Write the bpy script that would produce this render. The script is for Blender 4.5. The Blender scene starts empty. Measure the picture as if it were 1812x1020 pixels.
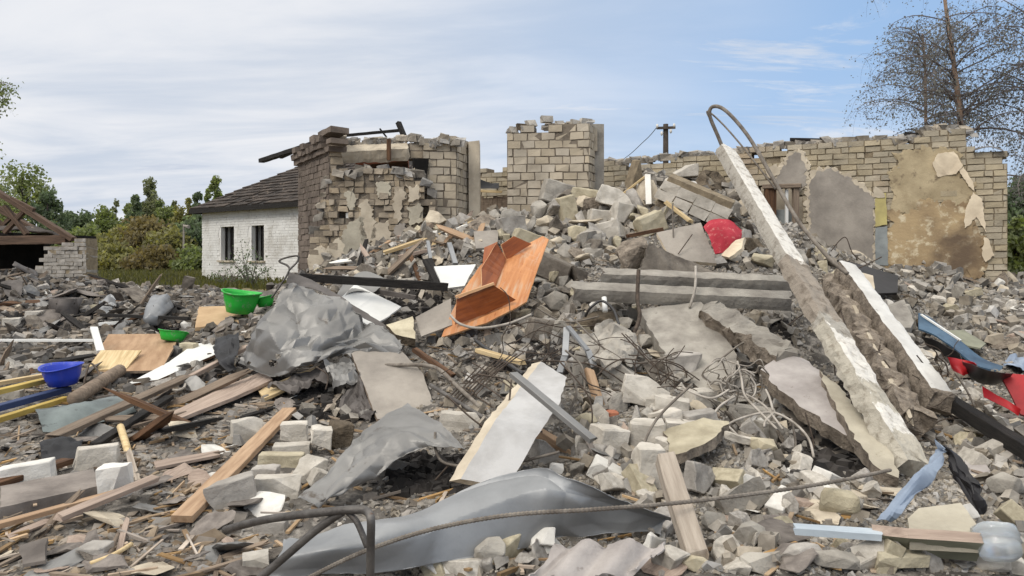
import bpy, bmesh, math, random
import numpy as np
from mathutils import Vector, Matrix, noise as mn, Euler
C = bpy.context
SC = C.scene
COL = SC.collection
R_ = random.Random(7)
rad = math.radians

# ------------------------------------------------------------------ camera
F, CX, HY, CZ = 1300.0, 906.0, 450.0, 1.6      # focal length in photo pixels, centre column, horizon row, eye height
cam = bpy.data.cameras.new('camera')
cam.sensor_width = 36.0
cam.lens = 36.0 * F / 1812.0
cam.shift_y = -(510.0 - HY) / 1812.0
cam.clip_start, cam.clip_end = 0.05, 2000
camo = bpy.data.objects.new('camera', cam)
camo.location = (0, 0, CZ)
camo.rotation_euler = (rad(90), 0, 0)
COL.objects.link(camo)
SC.camera = camo

# ------------------------------------------------------------------ sky and sun
SUN_EL, SUN_AZ = rad(44), rad(-140)            # azimuth measured from +Y (into the picture), clockwise positive
SUN_DIR = Vector((math.sin(SUN_AZ) * math.cos(SUN_EL), math.cos(SUN_AZ) * math.cos(SUN_EL), math.sin(SUN_EL)))
world = bpy.data.worlds.new('World')
SC.world = world
world.use_nodes = True
nt = world.node_tree
nt.nodes.clear()
def wn(t, **k):
    n = nt.nodes.new(t)
    for a, b in k.items(): setattr(n, a, b)
    return n
wout = wn('ShaderNodeOutputWorld'); wbg = wn('ShaderNodeBackground')
sky = wn('ShaderNodeTexSky', sky_type='NISHITA', sun_disc=False, sun_elevation=SUN_EL, sun_rotation=SUN_AZ, altitude=100, air_density=1.0, dust_density=1.6, ozone_density=1.6)
wbg.inputs['Strength'].default_value = 0.13
wtc = wn('ShaderNodeTexCoord')
sep = wn('ShaderNodeSeparateXYZ'); nt.links.new(wtc.outputs['Generated'], sep.inputs[0])
def wmath(op, a, b=None, clamp=False):
    n = wn('ShaderNodeMath', operation=op, use_clamp=clamp)
    for i, v in enumerate((a, b)):
        if v is None: continue
        if isinstance(v, (int, float)): n.inputs[i].default_value = v
        else: nt.links.new(v, n.inputs[i])
    return n.outputs[0]
zz = wmath('ADD', wmath('MAXIMUM', sep.outputs['Z'], 0.0), 0.12)
u = wmath('DIVIDE', sep.outputs['X'], zz); v = wmath('DIVIDE', sep.outputs['Y'], zz)
comb = wn('ShaderNodeCombineXYZ'); nt.links.new(u, comb.inputs[0]); nt.links.new(v, comb.inputs[1])
def wnoise(scale, detail, rough, stretch=(1, 1, 1), loc=(0, 0, 0), dist=0.0):
    mp = wn('ShaderNodeMapping'); mp.inputs['Scale'].default_value = stretch; mp.inputs['Location'].default_value = loc; mp.inputs['Rotation'].default_value = (0, 0, 0.5)
    nt.links.new(comb.outputs[0], mp.inputs[0])
    n = wn('ShaderNodeTexNoise'); n.inputs['Scale'].default_value = scale; n.inputs['Detail'].default_value = detail; n.inputs['Roughness'].default_value = rough; n.inputs['Distortion'].default_value = dist
    nt.links.new(mp.outputs[0], n.inputs['Vector'])
    return n.outputs['Fac']
def wmap(x, a, b, c=0.0, d=1.0):
    n = wn('ShaderNodeMapRange', interpolation_type='SMOOTHSTEP')
    nt.links.new(x, n.inputs[0])
    for i, val in enumerate((a, b, c, d)): n.inputs[i + 1].default_value = val
    return n.outputs[0]
def wmix(f, a, b):
    n = wn('ShaderNodeMix', data_type='RGBA')
    if isinstance(f, (int, float)): n.inputs[0].default_value = f
    else: nt.links.new(f, n.inputs[0])
    for i, val in ((6, a), (7, b)):
        if isinstance(val, tuple): n.inputs[i].default_value = (*val, 1)
        else: nt.links.new(val, n.inputs[i])
    return n.outputs[2]
az = wmath('DIVIDE', sep.outputs['X'], wmath('MAXIMUM', wmath('ABSOLUTE', sep.outputs['Y']), 0.2))
veil = wmap(wmath('ADD', az, wmath('MULTIPLY', wnoise(0.5, 4, .55), 0.45)), -0.05, 0.75, 1.0, 0.0)       # thick veil to the left, thinning to the right
lowv = wmap(sep.outputs['Z'], 0.02, 0.26, 0.62, 0.0)                                                       # the veil thickens to the horizon
wisp = wmath('MULTIPLY', wmap(wnoise(0.9, 10, .66, (1.0, 2.6, 1), (3.1, .4, 0), .8), .49, .68), 0.8)
mask = wmath('MAXIMUM', wmath('MAXIMUM', veil, lowv), wisp, True)
tone = wnoise(0.7, 7, .58, (1, 2.2, 1), (7, 2, 0), .5)
cloudc = wmix(wmap(tone, .35, .68), (5.05, 5.15, 5.4), (3.6, 4.0, 4.65))
grey = wmath('MULTIPLY', wmap(wnoise(1.35, 6, .55, (1, 2.4, 1), (1.2, 5.4, 0), .2), .60, .72), wmap(sep.outputs['Z'], 0.08, 0.2, 0.35, 0.0))
cloudc = wmix(grey, cloudc, (2.5, 2.95, 3.9))
blue = wmix(0.8, sky.outputs[0], (2.1, 3.2, 4.9))
final = wmix(mask, blue, cloudc)
high = wmap(sep.outputs['Z'], 0.42, 0.62)
final = wmix(high, final, (9.8, 9.7, 9.4))        # unseen bright zenith, added to soften and neutralise the light
nt.links.new(final, wbg.inputs['Color']); nt.links.new(wbg.outputs[0], wout.inputs[0])

sund = bpy.data.lights.new('sun', 'SUN'); sund.energy = 1.4; sund.angle = rad(26); sund.color = (1.0, .95, .87)
suno = bpy.data.objects.new('sun', sund); suno.rotation_euler = (-SUN_DIR).to_track_quat('-Z', 'Y').to_euler(); COL.objects.link(suno)
SC.view_settings.view_transform = 'Standard'; SC.view_settings.look = 'None'; SC.view_settings.gamma = 1.0
SC.view_settings.use_curve_mapping = False
SC.view_settings.exposure = 0.36

# ------------------------------------------------------------------ materials
def s2l(r, g, b, k=1.0):
    f = lambda c: (c / 12.92 if c <= .04045 else ((c + .055) / 1.055) ** 2.4)
    return tuple(min(1, f(x / 255.0) * k) for x in (r, g, b))
MATS = {}
def mat(name, c1, c2, scale=3.0, rough=.9, bump=.35, bscale=45, metal=0.0, c3=None, c3at=.62, c3scale=None, rnd=0.0, isl=0.0, stretch=None, bdist=.02, hue=0.0, spec=.3, trans=0.0, c4=None, c4at=.6, c4scale=1.2):
    m = bpy.data.materials.new(name); m.use_nodes = True; t = m.node_tree; b = t.nodes['Principled BSDF']; L = t.links.new
    N = lambda ty, **k: (lambda n: ([setattr(n, a, v) for a, v in k.items()], n)[1])(t.nodes.new(ty))
    tc = N('ShaderNodeTexCoord'); src = tc.outputs['Object']
    oi = N('ShaderNodeObjectInfo')
    off = N('ShaderNodeVectorMath', operation='SCALE'); off.inputs[0].default_value = (37., 91., 53.); L(oi.outputs['Random'], off.inputs['Scale'])
    ad = N('ShaderNodeVectorMath', operation='ADD'); L(src, ad.inputs[0]); L(off.outputs[0], ad.inputs[1]); src = ad.outputs[0]
    if stretch:
        mp = N('ShaderNodeMapping'); mp.inputs['Scale'].default_value = stretch; L(src, mp.inputs[0]); src = mp.outputs[0]
    def noise(s, d=8, r=.6):
        n = N('ShaderNodeTexNoise'); n.inputs['Scale'].default_value = s; n.inputs['Detail'].default_value = d; n.inputs['Roughness'].default_value = r; L(src, n.inputs['Vector']); return n.outputs['Fac']
    def ramp(f, a, bb):
        n = N('ShaderNodeMapRange'); L(f, n.inputs[0]); n.inputs[1].default_value = a; n.inputs[2].default_value = bb; return n.outputs[0]
    def mix(f, a, bb):
        n = N('ShaderNodeMix', data_type='RGBA'); L(f, n.inputs[0])
        for i, val in ((6, a), (7, bb)):
            if isinstance(val, tuple): n.inputs[i].default_value = (*val, 1)
            else: L(val, n.inputs[i])
        return n.outputs[2]
    col = mix(ramp(noise(scale), .36, .64), c1, c2)
    if c3: col = mix(ramp(noise(c3scale or scale * 2.7, 9, .68), c3at, c3at + .09), col, c3)
    if c4: col = mix(ramp(noise(c4scale, 7, .6), c4at, c4at + .16), col, c4)
    if rnd or isl:
        hs = N('ShaderNodeHueSaturation'); val = None
        parts = []
        if rnd:
            n = N('ShaderNodeMapRange'); L(oi.outputs['Random'], n.inputs[0]); n.inputs[3].default_value = 1 - rnd; n.inputs[4].default_value = 1 + rnd; parts.append(n.outputs[0])
        if isl:
            ge = N('ShaderNodeNewGeometry'); n = N('ShaderNodeMapRange'); L(ge.outputs['Random Per Island'], n.inputs[0]); n.inputs[3].default_value = 1 - isl; n.inputs[4].default_value = 1 + isl; parts.append(n.outputs[0])
            if hue:
                wv = N('ShaderNodeTexWhiteNoise', noise_dimensions='1D'); L(ge.outputs['Random Per Island'], wv.inputs['W'])
                sm = N('ShaderNodeMapRange'); L(wv.outputs['Value'], sm.inputs[0]); sm.inputs[3].default_value = 1 - hue; sm.inputs[4].default_value = 1 + hue
                L(sm.outputs[0], hs.inputs['Saturation'])
        val = parts[0]
        if len(parts) == 2:
            n = N('ShaderNodeMath', operation='MULTIPLY'); L(parts[0], n.inputs[0]); L(parts[1], n.inputs[1]); val = n.outputs[0]
        L(val, hs.inputs['Value']); L(col, hs.inputs['Color']); col = hs.outputs[0]
    if name.startswith('leaf') or name == 'grass':
        tl = N('ShaderNodeBsdfTranslucent'); ms = N('ShaderNodeMixShader'); ms.inputs[0].default_value = .5; L(b.outputs[0], ms.inputs[1]); L(tl.outputs[0], ms.inputs[2]); L(ms.outputs[0], t.nodes['Material Output'].inputs['Surface'])
    L(col, b.inputs['Base Color'])
    if name.startswith('leaf') or name == 'grass': L(col, tl.inputs[0])
    b.inputs['Roughness'].default_value = rough; b.inputs['Metallic'].default_value = metal
    b.inputs['Specular IOR Level'].default_value = spec
    if trans: b.inputs['Transmission Weight'].default_value = trans
    if bump:
        bp = N('ShaderNodeBump'); bp.inputs['Strength'].default_value = bump; bp.inputs['Distance'].default_value = bdist
        L(noise(bscale, 8, .65), bp.inputs['Height']); L(bp.outputs[0], b.inputs['Normal'])
    MATS[name] = m
    return m
D = s2l
mat('concrete', D(164,158,148), D(130,124,116), 4, .95, .6, 30, c3=D(102,97,91), c3at=.63, rnd=.18)
mat('concrete_dark', D(126,118,108), D(88,81,74), 5, .95, .9, 22, c3=D(160,152,140), c3at=.64, rnd=.15)
mat('concrete_rough', D(162,149,134), D(112,102,91), 9, .97, 1.0, 26, c3=D(176,168,156), c3at=.62, rnd=.1, bdist=.05)
mat('concrete_stuff', D(160,153,143), D(112,106,98), 4, .95, .5, 30, c3=D(98,91,82), c3at=.64, isl=.36, hue=.5)
mat('silicate', D(198,191,180), D(166,159,148), 6, .93, .45, 50, c3=D(130,122,112), c3at=.66, rnd=.14)
mat('silicate_grey', D(176,170,162), D(140,134,127), 6, .93, .45, 50, c3=D(104,98,91), c3at=.64, rnd=.16)
mat('silicate_yellow', D(188,178,154), D(156,146,124), 5, .93, .5, 45, c3=D(128,116,94), c3at=.66, rnd=.13)
mat('wall_brick', D(184,172,153), D(160,149,132), 2.5, .93, .4, 45, c3=D(118,108,96), c3at=.64, isl=.10, hue=.12, c4=D(140,129,113), c4at=.56, c4scale=1.1)
mat('wall_brick_soot', D(120,108,98), D(92,82,74), 2.0, .95, .4, 45, c3=D(66,58,52), c3at=.62, isl=.16, c4=D(52,45,40), c4at=.62, c4scale=.9)
mat('wall_brick_yellow', D(174,162,140), D(146,136,117), 2.0, .93, .6, 30, c3=D(122,108,87), c3at=.62, isl=.11, hue=.15, c4=D(162,143,120), c4at=.60, c4scale=.7)
mat('wall_brick_facade', D(166,152,132), D(132,120,104), 2.2, .94, .6, 35, c3=D(104,92,79), c3at=.62, isl=.15, hue=.12, c4=D(104,93,80), c4at=.62, c4scale=.8)
mat('mortar', D(134,123,109), D(104,95,84), 8, .97, .7, 60)
mat('mortar_light', D(146,132,110), D(116,104,87), 8, .97, .7, 60)
mat('plaster', D(196,184,164), D(166,154,136), 3, .93, .3, 30, c3=D(134,122,106), c3at=.63, rnd=.08)
mat('plaster_grey', D(158,150,140), D(128,121,113), 2.2, .93, .35, 30, c3=D(184,176,164), c3at=.66, c3scale=12, c4=D(106,99,91), c4at=.66, c4scale=3)
mat('plaster_brown', D(172,150,116), D(128,108,84), 1.6, .94, .45, 25, c3=D(202,188,160), c3at=.535, c3scale=6, c4=D(104,88,72), c4at=.50, c4scale=1.0)
mat('plaster_tan', D(180,164,134), D(150,135,108), 2.4, .94, .4, 25, c3=D(122,108,88), c3at=.55, c3scale=4.5, c4=D(142,124,96), c4at=.58, c4scale=1.6)
mat('plaster_cream', D(224,208,182), D(196,180,156), 3, .9, .2, 30)
mat('plaster_white', D(216,212,205), D(188,184,176), 3, .9, .3, 40, c3=D(160,155,148), c3at=.68)
mat('plaster_lilac', D(178,171,166), D(148,141,137), 3, .93, .4, 30, c3=D(126,118,112), c3at=.63)
mat('slab_white', D(182,180,178), D(154,151,148), 2.5, .9, .25, 30, c3=D(160,154,150), c3at=.67, c3scale=9)
mat('zinc', D(122,130,128), D(92,99,98), 3, .5, .2, 14, metal=.3, c3=D(64,66,64), c3at=.6)
mat('post_white', D(204,202,197), D(182,179,174), 3, .85, .4, 30, c3=D(140,134,126), c3at=.64, c3scale=8)
mat('wood_dusty', D(176,164,150), D(144,132,119), 2.2, .9, .4, 10, stretch=(1, 12, 12), c3=D(104,92,80), c3at=.64)
mat('truss', D(104,84,70), D(72,58,48), 2.2, .9, .4, 10, stretch=(1, 12, 12), c3=D(50,42,36), c3at=.6)
mat('plaster_beige', D(180,172,154), D(150,142,127), 3, .93, .4, 30, c3=D(124,114,94), c3at=.64)
mat('paint_yellow', D(186,174,116), D(164,152,104), 4, .85, .2, 30, c3=D(140,126,92), c3at=.64)
mat('paint_bluegrey', D(146,150,148), D(122,126,126), 4, .85, .2, 30)
mat('white_paint', D(222,219,212), D(202,198,191), 3, .75, .3, 35, c3=D(176,168,156), c3at=.68, c3scale=14)
mat('house_white', D(226,224,220), D(206,203,198), 1.2, .9, .4, 20, c3=D(150,144,136), c3at=.65, c3scale=2.6, c4=D(188,183,175), c4at=.54, c4scale=1.2)
mat('white_board', D(222,221,217), D(206,205,200), 1.5, .5, .05, 30, c3=D(160,154,146), c3at=.66, c3scale=9)
mat('galvanised', D(150,151,152), D(128,129,130), 2.0, .50, .10, 18, metal=.45, c3=D(120,120,118), c3at=.68, c3scale=5, spec=.5)
mat('galvanised_dull', D(136,134,131), D(118,116,113), 2.2, .50, .15, 20, metal=.5, c3=D(92,84,76), c3at=.61, c3scale=6, spec=.5)
mat('tin_dark', D(104,98,94), D(74,69,66), 3, .6, .3, 14, metal=.3, c3=D(48,44,41), c3at=.62)
mat('steel', D(112,108,104), D(78,74,71), 8, .55, .3, 60, metal=.6, c3=D(96,70,52), c3at=.64)
mat('rebar', D(140,132,122), D(104,96,88), 12, .75, .3, 80, metal=.3, c3=D(108,80,58), c3at=.64)
mat('rust_wire', D(98,86,76), D(66,57,50), 20, .8, .2, 80, metal=.2)
mat('black_tube', D(52,50,50), D(34,33,33), 10, .45, .1, 60, spec=.5)
mat('white_cable', D(176,168,158), D(138,130,120), 10, .6, .1, 60)
mat('char_wood', D(46,42,39), D(24,22,21), 6, .85, .7, 30, stretch=(1, 9, 9), c3=D(84,76,68), c3at=.66)
mat('wood_fresh', D(176,148,120), D(148,120,94), 2.2, .8, .25, 8, stretch=(1, 12, 12), c3=D(122,88,58), c3at=.63, rnd=.1)
mat('wood_grey', D(140,124,108), D(102,89,77), 2.2, .88, .4, 10, stretch=(1, 12, 12), c3=D(70,60,52), c3at=.62, rnd=.2)
mat('wood_pink', D(168,150,136), D(138,121,109), 2.2, .88, .3, 10, stretch=(1, 12, 12), c3=D(112,92,80), c3at=.64, rnd=.1)
mat('wood_tan', D(206,184,144), D(176,152,112), 2.2, .85, .3, 10, stretch=(1, 12, 12), c3=D(124,100,72), c3at=.64, rnd=.14)
mat('wood_brown', D(104,76,54), D(66,47,34), 2.2, .85, .4, 10, stretch=(1, 12, 12), c3=D(42,32,25), c3at=.62, rnd=.15)
mat('plywood', D(172,142,112), D(146,116,88), 2.0, .8, .15, 10, stretch=(1, 5, 5), c3=D(112,88,66), c3at=.64)
mat('veneer_orange', D(198,138,88), D(172,110,64), 2.0, .45, .08, 8, stretch=(1, 7, 7), c3=D(154,84,42), c3at=.60, spec=.4, c4=D(186,156,128), c4at=.52, c4scale=2.2)
mat('veneer_dark', D(150,80,34), D(118,58,22), 2.0, .45, .08, 8, stretch=(1, 7, 7), c3=D(88,42,17), c3at=.62, spec=.4, c4=D(150,108,76), c4at=.6, c4scale=1.6)
mat('veneer_raw', D(212,170,128), D(190,146,106), 2.0, .7, .1, 8, stretch=(1, 7, 7))
mat('cardboard', D(188,160,126), D(164,136,104), 3, .9, .15, 20)
mat('red_brick', D(166,108,84), D(136,86,66), 6, .93, .5, 40, c3=D(190,160,140), c3at=.66, rnd=.15)
mat('slate', D(128,120,113), D(94,87,82), 4, .9, .35, 20, c3=D(150,132,124), c3at=.64, rnd=.25)
mat('roof_slate', D(76,67,60), D(48,42,38), 2.4, .9, .6, 8, c3=D(146,130,114), c3at=.60, c3scale=3.2, isl=.25)
mat('clod', D(116,104,88), D(80,70,58), 6, 1.0, 1.0, 20, rnd=.15, bdist=.06)
mat('plastic_green', D(30,170,54), D(24,150,46), 2, .4, .03, 20, spec=.5, c3=D(112,146,110), c3at=.55, c3scale=9)
mat('plastic_blue', D(38,66,184), D(30,54,160), 2, .4, .03, 20, spec=.5, c3=D(108,116,152), c3at=.56, c3scale=9)
mat('metal_blue', D(138,150,166), D(112,124,142), 2.5, .55, .2, 14, metal=.0, c3=D(168,182,204), c3at=.62)
mat('metal_paleblue', D(184,192,198), D(158,168,176), 2.5, .5, .15, 14, metal=.0, c3=D(130,134,136), c3at=.62)
mat('sign_blue', D(72,98,120), D(44,66,86), 3, .5, .1, 14, c3=D(104,124,140), c3at=.64)
mat('panel_olive', D(138,138,120), D(114,114,98), 3, .7, .15, 14)
mat('panel_black', D(40,38,40), D(26,25,27), 3, .45, .1, 14)
mat('panel_red', D(176,34,38), D(138,22,28), 3, .5, .1, 14, c3=D(110,52,46), c3at=.64)
mat('cloth_red', D(186,64,76), D(160,48,60), 5, .95, .5, 60, c3=D(196,112,110), c3at=.56, c4=D(176,140,128), c4at=.62, c4scale=5)
mat('paint_navy', D(50,64,100), D(36,48,80), 3, .6, .1, 20)
mat('paint_mustard', D(190,164,90), D(160,136,70), 3, .7, .1, 20)
mat('foam_yellow', D(200,180,96), D(170,148,70), 12, 1.0, .8, 30)
mat('soot_and_shade', D(30,27,25), D(18,16,15), 4, 1.0, .3, 20)  # near black: soot on the ruin, painted shade inside house and shed
mat('rubber_black', D(44,43,45), D(28,28,30), 3, .6, .4, 10)
mat('clear_plastic', D(236,240,242), D(220,226,230), 3, .12, .25, 9, trans=.75, spec=.5)
mat('pole_wood', D(92,82,74), D(62,55,49), 3, .9, .4, 12)
mat('pole_concrete', D(176,172,166), D(150,146,140), 3, .9, .2, 12)
mat('bark_birch', D(164,138,118), D(128,106,90), 3, .9, .5, 12, c3=D(196,186,174), c3at=.60, c3scale=6)
mat('bark_dark', D(70,62,58), D(48,42,40), 3, .95, .5, 12)
mat('twig_dark', D(116,106,102), D(90,82,80), 3, .95, .2, 12)
mat('leaf_birch', D(136,134,122), D(106,106,104), .8, .75, 0, isl=.35)
mat('leaf_green', D(144,152,96), D(114,126,80), .35, .8, 0, isl=.35, hue=.3)
mat('leaf_dark', D(126,138,102), D(96,110,84), .35, .8, 0, isl=.35, hue=.3)
mat('leaf_olive', D(156,152,96), D(128,126,80), .35, .8, 0, isl=.35, hue=.3)
mat('leaf_rust', D(144,132,92), D(120,108,74), .35, .8, 0, isl=.3, hue=.3)
mat('leaf_poplar', D(154,156,118), D(114,120,84), .35, .8, 0, isl=.35, hue=.3)
mat('grass', D(104,102,62), D(78,80,46), 2, 1.0, 0, isl=.3, hue=.3)

def strip_mat(name, stops, wob=.9, nscale=2.6):
    """different coats along the length of a member, with torn edges between them"""
    m = bpy.data.materials.new(name); m.use_nodes = True; t = m.node_tree; b = t.nodes['Principled BSDF']; L = t.links.new
    tc = t.nodes.new('ShaderNodeTexCoord'); sp = t.nodes.new('ShaderNodeSeparateXYZ'); L(tc.outputs['Object'], sp.inputs[0])
    def noise(s, d=8, r=.65):
        n = t.nodes.new('ShaderNodeTexNoise'); n.inputs['Scale'].default_value = s; n.inputs['Detail'].default_value = d; n.inputs['Roughness'].default_value = r; L(tc.outputs['Object'], n.inputs['Vector']); return n.outputs['Fac']
    ma = t.nodes.new('ShaderNodeMath'); ma.operation = 'MULTIPLY_ADD'; L(noise(nscale), ma.inputs[0]); ma.inputs[1].default_value = wob; L(sp.outputs['X'], ma.inputs[2])
    cr = t.nodes.new('ShaderNodeValToRGB'); mr = t.nodes.new('ShaderNodeMapRange'); L(ma.outputs[0], mr.inputs[0]); mr.inputs[1].default_value = -3 + wob / 2; mr.inputs[2].default_value = 3 + wob / 2; L(mr.outputs[0], cr.inputs[0])
    cr.color_ramp.interpolation = 'CONSTANT'
    while len(cr.color_ramp.elements) < len(stops): cr.color_ramp.elements.new(.5)
    for e, (x, c) in zip(cr.color_ramp.elements, stops): e.position = (x + 3) / 6; e.color = (*c, 1)
    mx = t.nodes.new('ShaderNodeMix'); mx.data_type = 'RGBA'; mx.blend_type = 'MULTIPLY'; mx.inputs[0].default_value = 1; L(cr.outputs[0], mx.inputs[6])
    r2 = t.nodes.new('ShaderNodeValToRGB'); L(noise(11), r2.inputs[0]); r2.color_ramp.elements[0].position = .33; r2.color_ramp.elements[0].color = (.55, .52, .49, 1); r2.color_ramp.elements[1].position = .5; r2.color_ramp.elements[1].color = (1, 1, 1, 1); L(r2.outputs[0], mx.inputs[7])
    L(mx.outputs[2], b.inputs['Base Color']); b.inputs['Roughness'].default_value = .92; b.inputs['Specular IOR Level'].default_value = .25
    bp = t.nodes.new('ShaderNodeBump'); bp.inputs['Strength'].default_value = .6; bp.inputs['Distance'].default_value = .03; L(noise(26), bp.inputs['Height']); L(bp.outputs[0], b.inputs['Normal'])
    MATS[name] = m
_w, _r, _b, _g = D(214, 209, 200), D(148, 138, 126), D(178, 171, 157), D(164, 158, 148)
strip_mat('post_top', [(-3, _w), (.02, _r), (.95, _g), (1.15, _w), (1.75, _b), (1.95, _w), (2.25, _b)], .8, 3.2)
strip_mat('post_side', [(-3, _g), (.05, _r), (.85, _g), (1.0, _b)], .7)
# ------------------------------------------------------------------ pixels to space, terrain
def P(px, py, Y): return Vector(((px - CX) * Y / F, Y, CZ - (py - HY) * Y / F))
CTRL = [(0,1020,3.65),(300,1020,3.65),(620,1020,3.66),(900,1020,3.62),(1250,1020,3.5),(1550,1020,3.45),(1812,1020,3.45),
 (0,860,5.07),(300,860,5.07),(600,870,4.95),(850,880,4.8),(0,760,6.6),(250,760,6.7),(450,760,6.65),(0,690,8.3),(150,680,8.6),(330,650,9.2),
 (0,600,11.4),(150,590,11.6),(330,575,11.6),(0,482,13.6),(50,490,13.6),(110,520,14.2),(170,535,14.6),(300,535,14.5),(430,545,12.5),(0,480,16.5),(150,512,18),(300,510,18),
 (1150,292,14),(1230,300,14),(1305,345,13.4),(1000,370,13.2),(940,400,12.9),(850,388,13.2),(760,400,12.7),(700,425,12.4),(640,445,12.2),(570,470,12.0),(540,505,11.3),(480,560,10.2),
 (1000,500,10.2),(900,560,9.1),(800,500,10.6),(700,500,10.6),(1100,600,8.1),(1000,700,6.65),(1200,700,6.5),(1100,800,5.5),(1250,790,5.5),(1100,900,4.65),(1300,900,4.5),(1450,900,4.45),
 (1350,500,10.2),(1420,430,12.4),(1330,640,7.8),(1450,815,5.9),(1400,735,6.9),(1500,705,7.6),(1570,735,6.5),(1560,600,8.9),(1600,500,11.8),(1700,520,11.2),(1800,500,12.5),(1650,480,12.4),(1800,560,10.4),(1700,640,8.6),(1800,640,8.4),(1700,720,7.0),(1812,720,6.8),(1800,800,5.8),(1700,900,4.7),(1600,850,5.1),
 (560,620,8.6),(620,720,7.3),(560,730,7.1),(460,650,8.9),(700,660,7.9),(740,760,6.3),(850,620,8.2),(880,850,5.0),
 (1100,430,12.0),(1200,430,11.9),(1100,520,9.8),(1230,540,9.5),(1300,440,12)]
pts = [tuple(P(*c)) for c in CTRL]
pts += [(-14,2,0),(-14,5,0),(-14,9,0.02),(-14,13,.3),(-14,18,.6),(14,2,.05),(14,5,.1),(14,9,.3),(14,13,.8),(14,18,.6),(0,0,0),(-6,0,0),(6,0,0),
        (-10,21,.6),(-4,21,.6),(0,17,1.0),(4,17.5,.9),(8,17,.8),(4,21,.6),(0,21,.6),(10,21,.6),(-4.5,16.5,.7),(0,15,1.9),(2.6,15.2,2.2),(5,14.6,1.5)]
PT = np.array(pts)
def _solve():
    A = np.sqrt((PT[:, None, 0] - PT[None, :, 0]) ** 2 + (PT[:, None, 1] - PT[None, :, 1]) ** 2)
    n = len(PT); M = np.zeros((n + 1, n + 1)); M[:n, :n] = A - 0.10 * np.eye(n); M[:n, n] = 1; M[n, :n] = 1
    return np.linalg.solve(M, np.append(PT[:, 2], 0))
WT = _solve()
def vnoise(x, y, seed=0):
    xi = np.floor(x).astype(np.int64); yi = np.floor(y).astype(np.int64); fx = x - xi; fy = y - yi
    fx = fx * fx * (3 - 2 * fx); fy = fy * fy * (3 - 2 * fy)
    def h(a, b):
        n = (a * 374761393 + b * 668265263 + seed * 1442695041) & 0x7fffffff
        n = ((n ^ (n >> 13)) * 1274126177) & 0x7fffffff
        return ((n ^ (n >> 16)) & 0xffff) / 65535.0
    return (h(xi, yi) * (1 - fx) + h(xi + 1, yi) * fx) * (1 - fy) + (h(xi, yi + 1) * (1 - fx) + h(xi + 1, yi + 1) * fx) * fy
def base_h(x, y):
    x = np.asarray(x, float); y = np.asarray(y, float); sh = x.shape
    xf, yf = x.ravel(), y.ravel()
    out = np.empty_like(xf)
    for s in range(0, len(xf), 40000):
        a, b = xf[s:s + 40000], yf[s:s + 40000]
        d = np.sqrt((a[:, None] - PT[None, :, 0]) ** 2 + (b[:, None] - PT[None, :, 1]) ** 2)
        out[s:s + 40000] = d @ WT[:-1] + WT[-1]
    edge = np.minimum(np.minimum(xf + 14, 14 - xf) / 2.0, np.minimum(21.5 - yf, yf + 0.5) / 2.5)
    w = np.clip(edge, 0, 1); w = w * w * (3 - 2 * w)
    far = 0.6 * np.clip((yf - 6) / 14, 0, 1)
    out = out * w + far * (1 - w)
    pile = np.clip((out - .1) / 1.2, 0, 1) * w
    nz = (vnoise(xf * 1.7, yf * 1.7, 1) - .5) * .20 * (.15 + pile) + (vnoise(xf * 4.3, yf * 4.3, 2) - .5) * .13 * (.3 + pile) + (vnoise(xf * 10, yf * 10, 3) - .5) * .045
    out = out + nz * (.15 + .85 * w)
    return out.reshape(sh)
GX = np.concatenate([-14 - np.geomspace(.1, 500, 30)[::-1], np.arange(-14, 14.01, .07), 14 + np.geomspace(.1, 500, 30)])
GY = np.concatenate([-np.geomspace(.1, 60, 14)[::-1], np.arange(0, 20.01, .07), 20 + np.geomspace(.1, 700, 40)])
GH = base_h(*np.meshgrid(GX, GY, indexing='xy'))
def hgt(x, y):
    x = np.asarray(x, float); y = np.asarray(y, float)
    i = np.clip(np.searchsorted(GX, x) - 1, 0, len(GX) - 2); j = np.clip(np.searchsorted(GY, y) - 1, 0, len(GY) - 2)
    u = (x - GX[i]) / (GX[i + 1] - GX[i]); v = (y - GY[j]) / (GY[j + 1] - GY[j])
    return (GH[j, i] * (1 - u) + GH[j, i + 1] * u) * (1 - v) + (GH[j + 1, i] * (1 - u) + GH[j + 1, i + 1] * u) * v
def hz(x, y): return float(hgt(np.array([x]), np.array([y]))[0])
YS = np.concatenate([np.arange(1.6, 20, .03), np.arange(20, 60, .3)])
def rays(px, py):
    px = np.asarray(px, float); py = np.asarray(py, float)
    X = (px[:, None] - CX) / F * YS[None]; Z = CZ - (py[:, None] - HY) / F * YS[None]
    below = Z < hgt(X, np.broadcast_to(YS[None], X.shape))
    k = below.argmax(1); ok = below.any(1)
    Y = YS[k]
    return np.stack([(px - CX) / F * Y, Y, CZ - (py - HY) / F * Y], 1), ok
def G(px, py, lift=0.0):
    p, ok = rays([px], [py]); v = Vector(p[0]); v.z += lift
    return v
def PZ(px, py, z): return P(px, py, (CZ - z) * F / (py - HY))
def hit(c, lift=0.0): return P(*c) if len(c) == 3 else G(c[0], c[1], lift)
def to_px(v): return CX + v[0] * F / v[1], HY - (v[2] - CZ) * F / v[1]
def tnormal(x, y, e=.15):
    return Vector((-(hz(x + e, y) - hz(x - e, y)) / (2 * e), -(hz(x, y + e) - hz(x, y - e)) / (2 * e), 1)).normalized()

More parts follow.
